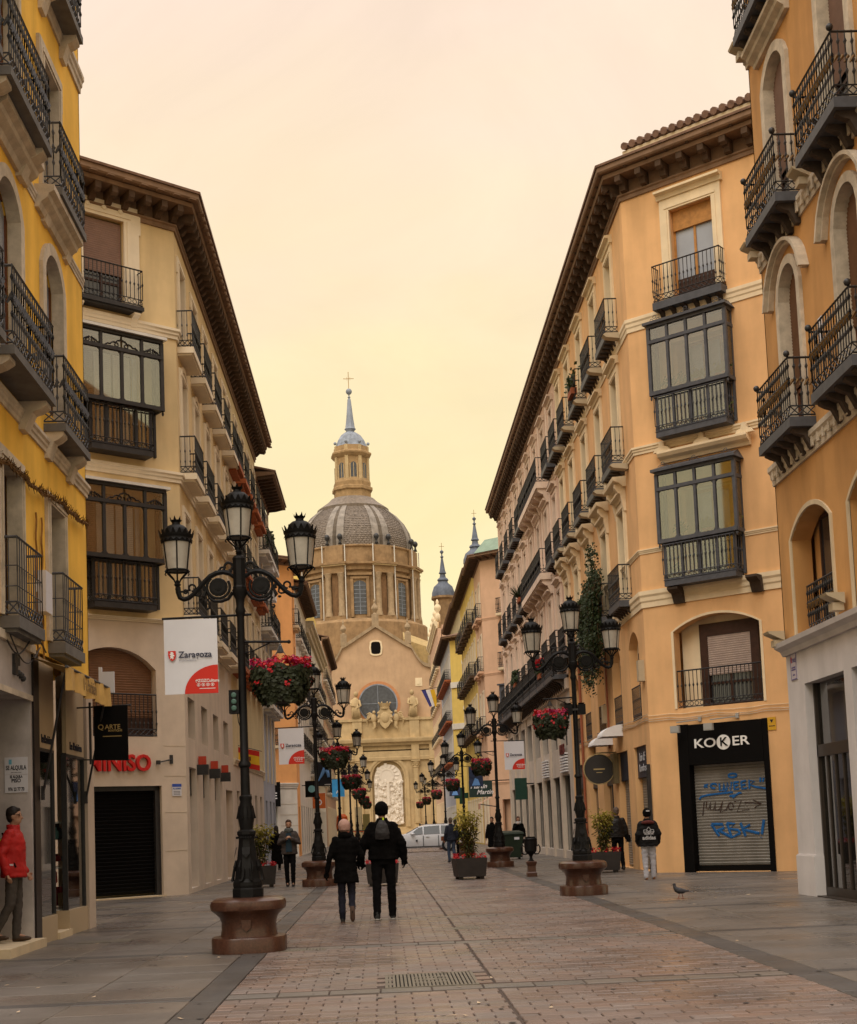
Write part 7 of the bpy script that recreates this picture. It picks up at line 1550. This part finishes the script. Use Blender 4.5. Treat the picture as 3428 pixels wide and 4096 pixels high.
    o = tagged('orange_square_sign', (-4.85, 90.5, 0), 'orange square projecting sign with a white emblem on the left side'); MB().box(.3, 1.15, -.05, .05, 2.9, 3.9).box(0, .3, -.02, .02, 3.7, 3.75).build('board', mat('sign_orange', (.5,.12,.03)), o); MB().lathe([(.2, 0), (.2, .02), (.12, .02), (.12, 0)], 12, caps=False).build('emblem', M['white'], o, (.72, -.05, 3.3), (radians(90), 0, 0))
    o = tagged('blue_white_flag', (7.0, 158, 17.0), 'blue white and yellow flag hanging out before the church', 'flag')
    for k, m in enumerate((mat('flag_navy', (.05,.05,.2)), M['white'], ye)): MB().add([(-1.9+k*.5, 0, .2), (-1.4+k*.5, .05, .3), (-.6+k*.3, .1, -1.5), (-1.0+k*.3, 0, -1.8)], [(0,1,2,3)]).build('stripe', m, o)
    MB().tube([(0, 0, .5), (-2.0, 0, .22)], .03, 5).build('pole', M['iron'], o)
    o = tagged('shop_awning', (7.1, 84.2, 2.35), 'small rosy cloth awning far down the right side', 'awning'); MB().add([(0, -1, .9), (0, 1, .9), (-1.1, 1, .35), (-1.1, -1, .35), (-1.1, -1, 0), (-1.1, 1, 0), (0, -1, .86), (0, 1, .86)], [(0,1,2,3), (3,2,5,4)]).build('canvas', mat('rosy_canvas', (.5,.28,.2), rough=.9), o); MB().tube([(0, -1, .1), (-1.1, -1, .3)], .03, 5).build('arm', M['iron'], o)
    o = tagged('shop_kiosk_sign', (6.95, 63.3, 0), 'green projecting pharmacy box sign on the pink building'); MB().box(-.75, -.2, -.12, .12, 2.5, 3.5).build('box', mat('box_green', (.015,.05,.035), rough=.4), o); MB().box(-.2, .15, -.03, .03, 3.2, 3.26).build('bracket', M['iron'], o)
signs()
def scissor_lift():
    o = empty('work_platform', (-3.0, 100.0, 0)); o.scale = (.72, .72, .66); tag(o, 'orange work platform vehicle with railings and boxes far down the left side', 'work vehicle'); og = mat('safety_orange', (.55,.10,.015), rough=.5, var=.15); yl = mat('box_yellow', (.62,.52,.30), rough=.7)
    MB().box(-.2, 3.0, -.6, .6, .35, .75).build('chassis', og, o)
    for x in (.3, 2.5): MB().lathe([(.32, -.1), (.32, .1)], 16).build('wheel', MATS['tyre'], o, (x, -.62, .32), (radians(90), 0, 0))
    r = MB()
    for z in (.8, 1.9): r.tube([(-.2, -.6, z), (3.0, -.6, z)], .05, 5)
    for k in range(9): r.tube([(-.2+.4*k, -.6, .8), (-.2+.4*k, -.6, 1.9)], .035, 5)
    r.build('railing', og, o); MB().lathe([(.55, 2.1), (.62, 2.6), (.55, 3.6), (.3, 3.9)], 12, (.1, 0, 0)).build('tank', og, o); MB().box(1.4, 2.1, -.5, .4, 1.9, 4.6).build('crate', yl, o); MB().box(2.2, 2.9, -.4, .4, 1.9, 3.8).build('crate', mat('crate_olive', (.22,.18,.06), rough=.8), o); MB().box(.9, 2.6, -.62, -.5, 1.2, 1.8).build('crate', yl, o)
    MB().box(-.2, 3.0, -.6, .6, 1.95, 2.05).build('deck', M['iron'], o)
scissor_lift()
# ------------------------------------------------------------------ people
from mathutils import noise as mnoise
def fuse(mb, voxel, name, m, parent, smooth=2, wrinkle=0.0, wf=9.0, seed=0):
    """melt overlapping limbs into one continuous surface"""
    me = mb.mesh('raw'); o = bpy.data.objects.new('raw', me)
    r = o.modifiers.new('r', 'REMESH'); r.mode = 'VOXEL'; r.voxel_size = voxel; r.use_smooth_shade = True
    if smooth: s = o.modifiers.new('s', 'SMOOTH'); s.iterations = smooth; s.factor = .5
    out = baked(o); bpy.data.meshes.remove(me)
    if wrinkle:
        ns = [v.normal.copy() for v in out.vertices]; off = Vector((seed*3.1, seed*1.7, 0))
        for v, n in zip(out.vertices, ns):
            p = v.co; k = mnoise.noise(Vector((p.x*wf, p.y*wf, p.z*wf*1.7))+off)+.5*mnoise.noise(Vector((p.x*wf*2.3, p.y*wf*2.3, p.z*wf*3.6))+off)
            v.co = p+n*k*wrinkle
    out.shade_smooth(); out.name = name
    return put(out, name, m, parent)
def L3(a, b, t): return tuple(a[i]+(b[i]-a[i])*t for i in range(3))
def limb(mb, pts, rs, n=10):
    """tube through joints with interpolated mid points so that it tapers and bends softly"""
    P = [pts[0]]; Rr = [rs[0]]
    for i in range(len(pts)-1):
        for t in (.33, .67, 1): P.append(L3(pts[i], pts[i+1], t)); Rr.append(rs[i]+(rs[i+1]-rs[i])*t)
    mb.tube(P, Rr, n)
    for p, r in zip((pts[0], pts[-1]), (rs[0], rs[-1])): mb.sphere(p, r, 8, 6)
def hand(mb, wrist, d, palm_n, s=1.0, curl=.5, fat=1.0):
    d = Vector(d).normalized(); nrm = Vector(palm_n).normalized(); side = d.cross(nrm).normalized(); w = Vector(wrist); k = .009*fat*s
    c = w+d*.045*s
    mb.tube([w-d*.01*s, w+d*.03*s, w+d*.085*s], [(.024*s*fat, .018*s*fat), (.038*s*fat, .016*s*fat), (.040*s*fat, .014*s*fat)], 8)
    for i, (o, l) in enumerate(((-.028, .062), (-.009, .072), (.010, .068), (.028, .052))):
        b = w+d*.08*s+side*o*s; p1 = b+(d*cos(curl*.6)+nrm*sin(curl*.6))*l*.45*s; p2 = p1+(d*cos(curl*1.5)+nrm*sin(curl*1.5))*l*.32*s; p3 = p2+(d*cos(curl*2.2)+nrm*sin(curl*2.2))*l*.26*s
        mb.tube([b-d*.01*s, b, p1, p2, p3], [k, k, k*.95, k*.9, k*.75], 6)
    b = w+d*.03*s-side*.034*s; mb.tube([b, b+(d*.7-side*.6+nrm*.3).normalized()*.035*s, b+(d*.9-side*.35+nrm*.5).normalized()*.065*s], [k*1.25, k*1.1, k*.85], 6)
def head(mb, c, s=1.0, yaw=0.0, nose=True):
    q = Matrix.Rotation(yaw, 3, 'Z'); T = lambda x, y, z: tuple(Vector(c)+q @ Vector((x*s, y*s, z*s)))
    mb.sphere(T(0, -.005, .03), .092*s, 14, 10, .84, 1.0, 1.05); mb.sphere(T(0, .022, -.045), .068*s, 12, 8, .88, .95, 1.05)
    mb.tube([T(0, .088, .012), T(0, .112, -.022), T(0, .092, -.034)], [.009*s, .015*s, .009*s], 6)
    for sx in (-1, 1): mb.sphere(T(sx*.08, -.01, -.005), .026*s, 6, 5, .35, .7, 1.15); mb.sphere(T(sx*.03, .078, .028), .016*s, 6, 5, 1.3, .6, .55)
    mb.sphere(T(0, .082, -.062), .018*s, 8, 5, 1.5, .55, .45)
    return T
def person(label, loc, rot, h, top, legs, skin=(.36,.20,.13), J={}, hem=.86, coat_w=1.0, sleeve=.060, shoe=(.03,.025,.022), sole=None, hat=None, hair=None, hairlen=0.0, scarf=None, glove=None, voxel=.016, wrinkle=.010, headyaw=0.0, leg_r=1.0, group='people in the street', collar=True, beard=None, puff=1.0, seed=1, skirt=0.0):
    s = h/1.76; o = empty('person', loc, rot); tag(o, label, 'person', group)
    D = dict(hd=(0, .02, 1.635), nk=(0, 0, 1.47), ch=(0, 0, 1.30), wa=(0, 0, 1.06), pe=(0, 0, .93), sl=(-.18, -.01, 1.395), sr=(.18, -.01, 1.395), el=(-.25, -.03, 1.13), er=(.25, -.03, 1.13), wl=(-.27, .04, .88), wr=(.27, .04, .88),
             hl=(-.09, 0, .92), hr=(.09, 0, .92), kl=(-.095, .02, .50), kr=(.095, .02, .50), al=(-.095, -.02, .09), ar=(.095, -.02, .09), tl=0.0, tr=0.0, fl=(0, 1, 0), fr=(0, 1, 0), pl=(1, .2, 0), pr=(-1, .2, 0), cl=.5, cr=.5)
    D.update(J); P = {k: (tuple(x*s for x in v) if isinstance(v, tuple) and k not in ('fl', 'fr', 'pl', 'pr') else v) for k, v in D.items()}
    # body
    b = MB(); head(b, P['hd'], s, headyaw)
    limb(b, [P['hd'], P['nk'], P['ch']], [.05*s, .055*s, .10*s]); b.tube([P['nk'], P['ch'], P['wa'], P['pe']], [(.09*s, .07*s), (.15*s, .10*s), (.125*s, .09*s), (.145*s, .10*s)], 12)
    for e in 'lr':
        limb(b, [P['s'+e], P['e'+e], P['w'+e]], [.048*s, .038*s, .026*s], 8)
        f = Vector(P['w'+e])-Vector(P['e'+e]); hand(b, P['w'+e], f, P['p'+e], s*1.02, P['c'+e])
        limb(b, [P['h'+e], P['k'+e], P['a'+e]], [.075*s, .05*s, .034*s], 8)
        b.tube([P['a'+e], tuple(Vector(P['a'+e])+Vector(P['f'+e])*.12*s-Vector((0, 0, .04*s)))], [.032*s, .025*s], 6)
    fuse(b, .013, 'body', mat('skin_%d' % int(skin[0]*100), skin, rough=.55, var=.08, scale=20), o)
    # trousers
    t = MB(); t.tube([(0, 0, 1.03*s), P['pe'], tuple(Vector(P['pe'])-Vector((0, 0, .10*s)))], [(.145*s, .11*s), (.16*s, .125*s), (.15*s, .115*s)], 12)
    for e in 'lr': limb(t, [P['h'+e], P['k'+e], tuple(Vector(P['a'+e])+(Vector((0, 0, -.035*s)) if P['f'+e][2] > -.5 else Vector((0, 0, .02))))], [.092*s*leg_r, .068*s*leg_r, .054*s*leg_r], 10)
    fuse(t, voxel, 'trousers', legs, o, 2, wrinkle, 9, seed)
    # coat
    c = MB(); w = coat_w; pf = puff
    zs = [(1.50, .075, .065), (1.455, .12, .09), (1.405, .18, .115), (1.30, .205*w, .135*pf), (1.18, .205*w, .135*pf), (1.05, .20*w, .135*pf), (.95, .205*w, .142*pf), (hem+.02, .215*w+skirt*.3, .15*pf+skirt*.3), (hem, .212*w+skirt*.3, .148*pf+skirt*.3)]
    lean = lambda z: Vector(P['pe'])*max(0, min(1, (1.4-z)/.45))*0
    vs = []; fs = []; n = 20
    for z, rx, ry in zs:
        k = (z-.93)/(1.47-.93); cx = P['nk'][0]*max(0, min(1, k))/s; cyy = P['nk'][1]*max(0, min(1, k))/s
        for i in range(n): a = 2*pi*i/n; vs.append(((cx+rx*cos(a))*s, (cyy+ry*sin(a))*s, z*s))
    for j in range(len(zs)-1):
        for i in range(n): k = (i+1) % n; fs.append((j*n+i, j*n+k, (j+1)*n+k, (j+1)*n+i))
    fs += [tuple(range(n)), tuple(range((len(zs)-1)*n, len(zs)*n))]; c.add(vs, fs)
    for e in 'lr':
        wr = L3(P['e'+e], P['w'+e], .93); limb(c, [L3(P['s'+e], P['nk'], .12), P['e'+e], wr], [.074*s*(.5+.5*pf), sleeve*1.06*s, sleeve*.86*s], 10)
    if collar: c.lathe([(.085*s, 1.44*s), (.092*s, 1.49*s), (.085*s, 1.535*s), (.06*s, 1.53*s)], 14, (P['nk'][0], P['nk'][1], 0))
    fuse(c, voxel, 'coat', top, o, 2, wrinkle*1.3, 8, seed+2)
    # shoes
    sm = mat('shoe_%d_%d' % (int(shoe[0]*999), int(shoe[1]*999)), shoe, rough=.5, var=.1)
    for e in 'lr':
        f = Vector(P['f'+e]).normalized(); a = Vector(P['a'+e]); u = Vector((0, 0, 1)) if abs(f.z) < .5 else Vector((0, -1, 0)); dn = (f.cross(u)).cross(f).normalized(); dn = dn if dn.z < 0 or abs(f.z) > .5 else -dn
        if abs(f.z) > .5: dn = Vector((0, -1, 0))
        hl = a-f*.055*s+dn*.055*s; mb = MB(); mb.tube([hl, hl+f*.06*s, hl+f*.14*s, hl+f*.215*s, hl+f*.25*s], [(.032*s, .036*s), (.040*s, .048*s), (.044*s, .040*s), (.040*s, .028*s), (.022*s, .016*s)], 10); mb.tube([a+Vector((0, 0, .03*s)), a+dn*.03*s], [.045*s, .05*s], 8)
        sh = fuse(mb, .012, 'shoe', sm, o, 1)
        if sole:
            so = MB(); q = hl+dn*.030*s; so.tube([q-f*.02*s, q+f*.1*s, q+f*.2*s, q+f*.255*s], [(.034*s, .014*s), (.042*s, .014*s), (.042*s, .013*s), (.02*s, .010*s)], 10); so.build('sole', sole, sh, smooth=True)
    T = lambda x, y, z: tuple(Vector(P['hd'])+Matrix.Rotation(headyaw, 3, 'Z') @ Vector((x*s, y*s, z*s)))
    if hair:
        hm = MB(); hm.sphere(T(0, -.022, .05), (.088 if hat else .098)*s, 14, 10, .88, .98, 1.0)
        if not hat: hm.sphere(T(0, -.045, -.005), .078*s, 12, 8, .98, .8, 1.0); hm.sphere(T(0, .045, .095), .045*s, 10, 6, 1.3, .8, .7)
        if hairlen: hm.tube([T(0, -.06, .08), T(0, -.085, -.02), T(0, -.10, -hairlen*.6), T(0, -.09, -hairlen)], [(.08*s, .05*s), (.095*s, .06*s), (.10*s, .05*s), (.06*s, .03*s)], 12)
        fuse(hm, .013, 'hair', hair, o, 1, .004, 22, seed)
    if beard: bm = MB(); bm.sphere(T(0, .035, -.07), .062*s, 12, 8, .98, .9, .8); fuse(bm, .012, 'beard', beard, o, 1)
    if hat:
        hm = MB(); hm.sphere(T(0, -.014, .04), .119*s, 16, 10, .90, 1.0, 1.0); hm.tube([T(.0, -.022, -.045), T(.0, -.014, .05)], [(.096*s, .10*s), (.106*s, .115*s)], 16); fuse(hm, .011, 'hat', hat, o, 1, .003, 30, seed)
    if scarf: sc = MB().lathe([(.10*s, 1.43*s), (.125*s, 1.47*s), (.12*s, 1.53*s), (.085*s, 1.55*s)], 14, (P['nk'][0], P['nk'][1]+.01, 0)); fuse(sc, .014, 'scarf', scarf, o, 2, .008, 16, seed)
    if glove:
        for e in 'lr':
            g = MB(); hand(g, P['w'+e], Vector(P['w'+e])-Vector(P['e'+e]), P['p'+e], s*1.06, P['c'+e], 1.28); fuse(g, .010, 'glove', glove, o, 1)
    return o, P, s
BLK = mat('black_cloth', (.0045,.004,.004), rough=.95, var=.3, scale=10, spec=.06); BLK2 = mat('black_coat_wool', (.005,.0045,.0045), rough=.95, var=.3, scale=14, spec=.06); DKT = mat('dark_trouser', (.006,.0055,.006), rough=.95, var=.25, scale=10, spec=.06)
JEAN = mat('blue_jeans', (.045,.065,.11), rough=.9, var=.25, scale=9); HAIRD = mat('dark_hair', (.018,.012,.009), rough=.6, var=.3, scale=40); HAIRR = mat('red_brown_hair', (.07,.022,.014), rough=.6, var=.3, scale=40)
def people():
    # the couple walking away hand in hand
    man, P, s = person('man in black coat and cap walking away holding the woman\'s hand', (-.01, 21.9, 0), 0, 1.85, BLK, DKT, J=dict(el=(-.30, -.02, 1.13), wl=(-.36, .02, .90), er=(.29, -.03, 1.13), wr=(.315, .05, .90), kl=(-.11, -.03, .50), al=(-.12, -.12, .10), kr=(.11, .05, .50), ar=(.115, .10, .09), hd=(.0, .02, 1.63)), hem=.90, coat_w=1.10, sleeve=.068, hat=BLK, glove=BLK, sole=mat('pale_sole', (.36,.34,.31), rough=.7), shoe=(.02,.02,.02), puff=1.1, seed=4, leg_r=1.05)
    bp = MB(); bp.tube([(0, -.15*s, 1.50*s), (0, -.185*s, 1.42*s), (0, -.20*s, 1.30*s), (0, -.18*s, 1.21*s)], [(.04*s, .02*s), (.085*s, .035*s), (.115*s, .045*s), (.11*s, .03*s)], 12); fuse(bp, .012, 'backpack', mat('charcoal_nylon', (.028,.026,.027), rough=.6, var=.3, scale=15), man, 1, .006, 18)
    MB().box(.01, .035, -.128, -.115, 1.555, 1.615).build('safety_tag', mat('neon_yellow', (.55,.75,.02), rough=.6), man)
    woman, P, s = person('woman in pink beanie and dark coat walking hand in hand with the man', (-.60, 21.6, 0), 0, 1.60, BLK2, mat('slate_leggings', (.022,.022,.034), rough=.9, var=.5, scale=6, spec=.1), J=dict(er=(.28, .0, 1.14), wr=(.29, .24, .98), el=(-.27, -.04, 1.13), wl=(-.33, .02, .86), kl=(-.085, .04, .50), al=(-.085, .06, .09), kr=(.085, .03, .50), ar=(.095, -.19, .22), fr=(0, .25, -.97), hd=(-.01, .02, 1.62)), hem=.68, coat_w=.94, sleeve=.054, hat=mat('pink_knit', (.45,.27,.22), rough=.95, var=.1, scale=40), glove=BLK, headyaw=.5, shoe=(.02,.02,.02), sole=mat('brown_sole', (.10,.06,.045), rough=.8), skirt=.06, hair=HAIRD, seed=6, scarf=BLK)
    # man in the red jacket in the doorway
    red, P, s = person('man in red jacket with grey trousers standing in the left doorway', (-4.99, 18.72, .125), -R90, 1.80, mat('red_parka', (.40,.014,.012), rough=.6, var=.12, scale=6), mat('grey_brown_trousers', (.065,.055,.048), rough=.9, var=.25, scale=8), J=dict(kl=(-.10, .02, .50), al=(-.10, .0, .09), kr=(.11, -.02, .50), ar=(.12, -.24, .12), er=(.26, -.10, 1.14), wr=(.255, -.02, .90), el=(-.26, -.06, 1.13), wl=(-.24, .10, .90)), hem=.84, coat_w=1.05, sleeve=.064, shoe=(.06,.035,.02), hair=HAIRD, headyaw=0, seed=3, puff=1.12)
    MB().tube([(.02, -.14, 1.46), (.14, -.06, 1.30), (.20, .08, 1.0)], .014, 5).build('strap', BLK, red); MB().box(.205, .225, -.03, .05, 1.02, 1.045).build('reflective_strip', M['paper'], red); MB().tube([(.12, -.135, 1.38), (.13, -.15, 1.2)], [(.05, .02), (.06, .02)], 8).build('safety_panel', MATS['neon_yellow'], red)
    gl = MB()
    for sx in (-1, 1): gl.tube([(sx*.034+.022*cos(a), .098, 1.70+.018*sin(a)) for a in [2*pi*k/8 for k in range(9)]], .004, 4); gl.tube([(sx*.056, .095, 1.70), (sx*.083, .0, 1.70)], .004, 4)
    gl.build('glasses', BLK, red)
    # man walking towards the camera, hands on his straps
    fm, P, s = person('bearded man in grey jacket walking towards the camera holding his straps', (-2.5, 36.6, 0), pi, 1.76, mat('grey_brown_jacket', (.055,.045,.042), rough=.85, var=.2, scale=8), DKT, J=dict(el=(-.27, .02, 1.14), wl=(-.075, .20, 1.27), er=(.27, .02, 1.14), wr=(.075, .20, 1.27), pl=(1, 0, 0), pr=(-1, 0, 0), cl=1.3, cr=1.3, kl=(-.09, .06, .50), al=(-.085, .03, .09), kr=(.08, .02, .5), ar=(.07, -.06, .09)), hem=.86, coat_w=1.04, hair=mat('brown_short_hair', (.05,.025,.015), rough=.7), beard=MATS['brown_short_hair'], scarf=mat('grey_scarf', (.10,.11,.11), rough=.95, var=.3, scale=30), seed=8)
    MB().tube([(0, .135, 1.42), (0, .15, 1.2), (0, .155, .92)], [(.07, .02), (.075, .02), (.085, .02)], 10).build('jersey', mat('teal_jersey', (.02,.04,.06), rough=.9), fm)
    w2, P, s = person('woman with long dark hair in an ankle-length black coat seen from behind', (-3.92, 50.7, 0), 0, 1.68, BLK2, BLK, hem=.30, coat_w=.98, hair=HAIRD, hairlen=.38, shoe=(.5,.48,.46), skirt=.10, seed=9, J=dict(kr=(.09, .08, .5), ar=(.09, -.05, .09)))
    person('man in dark blue jacket and jeans walking past the planter', (2.68, 54.0, 0), .3, 1.74, mat('navy_jacket', (.018,.022,.035), rough=.85), JEAN, hair=mat('grey_hair', (.12,.09,.07), rough=.8), seed=10, J=dict(kl=(-.09, .09, .5), al=(-.09, .03, .09), kr=(.09, -.0, .5), ar=(.09, -.14, .1)))
    person('woman in black coat standing beside the second right lamp', (4.55, 57.0, 0), pi-.4, 1.72, BLK2, BLK, hem=.5, hair=HAIRD, seed=11)
    person('woman with auburn hair and a white scarf behind the wheeled bin', (5.75, 58.0, 0), pi, 1.70, BLK, DKT, hair=HAIRR, hairlen=.22, scarf=mat('white_scarf', (.5,.48,.46), rough=.95, var=.2, scale=20), seed=12, hem=.6, J=dict(wr=(.06, .18, 1.42), er=(.24, .08, 1.16), cr=1.2))
    dm, P, s = person('balding man in a black leather jacket seen from behind by the peach building', (6.62, 38.6, 0), .08, 1.76, mat('black_leather', (.010,.0085,.0085), rough=.5, var=.25, scale=9, spec=.25), DKT, J=dict(kl=(-.10, .06, .5), al=(-.10, .0, .09), kr=(.10, .0, .5), ar=(.11, -.12, .1)), hem=.92, coat_w=1.1, hair=mat('cropped_grey_hair', (.10,.07,.055), rough=.8), sleeve=.068, seed=13, puff=1.08)
    bag = MB(); bag.tube([(.30, -.05, .98), (.31, -.05, .86), (.31, -.05, .78)], [(.05, .09), (.06, .12), (.05, .11)], 10); fuse(bag, .014, 'shoulder_bag', BLK, dm); MB().tube([(.2, -.06, 1.42), (.29, -.05, 1.2), (.31, -.05, .98)], .012, 5).build('bag_strap', BLK, dm)
    lw, P, s = person('woman in black puffer jacket with a white trefoil logo and pale jeans', (6.20, 31.95, 0), -.05, 1.64, mat('black_puffer', (.006,.0055,.006), rough=.7, var=.2, scale=8, spec=.15), mat('pale_grey_jeans', (.40,.40,.44), rough=.9, var=.10, scale=7), shoe=(.16,.07,.03), hem=.84, coat_w=1.18, sleeve=.082, puff=1.22, hat=BLK, hair=HAIRD, leg_r=1.12, wrinkle=.012, seed=14, J=dict(kl=(-.10, .0, .5), al=(-.10, -.05, .09), kr=(.10, .03, .5), ar=(.10, .04, .09), wl=(-.25, .10, .92), wr=(.25, .10, .92)))
    wh = mat('logo_white', (.42,.42,.43), rough=.7); yb = -.178*s
    hd = MB(); hd.tube([(-.15*s, -.09*s, 1.42*s), (-.08*s, -.155*s, 1.43*s), (0, -.17*s, 1.435*s), (.08*s, -.155*s, 1.43*s), (.15*s, -.09*s, 1.42*s)], [.03, .045, .05, .045, .03], 8); fuse(hd, .014, 'hood', mat('maroon_hood', (.09,.02,.018), rough=.9), lw)
    MB().box(-.03, .05, -.125*s, -.115*s, 1.70*s, 1.735*s).build('cap_badge', wh, lw)
    for a, l in ((-.85, .155), (0, .17), (.85, .155)):
        d = Vector((sin(a), cos(a))); nn = Vector((cos(a), -sin(a))); c0 = Vector((0, 1.14))*1.0; pts = []
        for k in range(9): t = k/8; pts.append(c0+d*l*t+nn*.048*sin(pi*t)**.8)
        for k in range(8, -1, -1): t = k/8; pts.append(c0+d*l*t-nn*.048*sin(pi*t)**.8)
        MB().tube([(p[0], yb-.004, p[1]*s) for p in pts], .006, 4).build('logo_leaf', wh, lw)
    for k in range(3): MB().box(-.13+.012*k, .13-.012*k, yb-.012, yb+.01, (1.185-.028*k)*s, (1.198-.028*k)*s).build('logo_stripe', wh, lw)
    me = text_mesh('adidas', .125, .004, .004); me.materials.append(wh); put(me, 'lettering', None, lw, (0, yb-.008, 1.045*s))
    for k, (x, y, r, lab, m) in enumerate(((3.3, 121, 0, 'distant walker in black in front of the church steps', BLK), (3.2, 60.5, .2, 'dark clothed walker beyond the yellow green planter', DKT), (1.1, 104, 0, 'distant walker in grey crossing near the church', MATS['grey_brown_jacket']))):
        person(lab, (x, y, 0), r, 1.7, m, BLK, hair=HAIRD, seed=20+k, voxel=.03)
people()
bpy.data.scenes.remove(WORKSHOP)
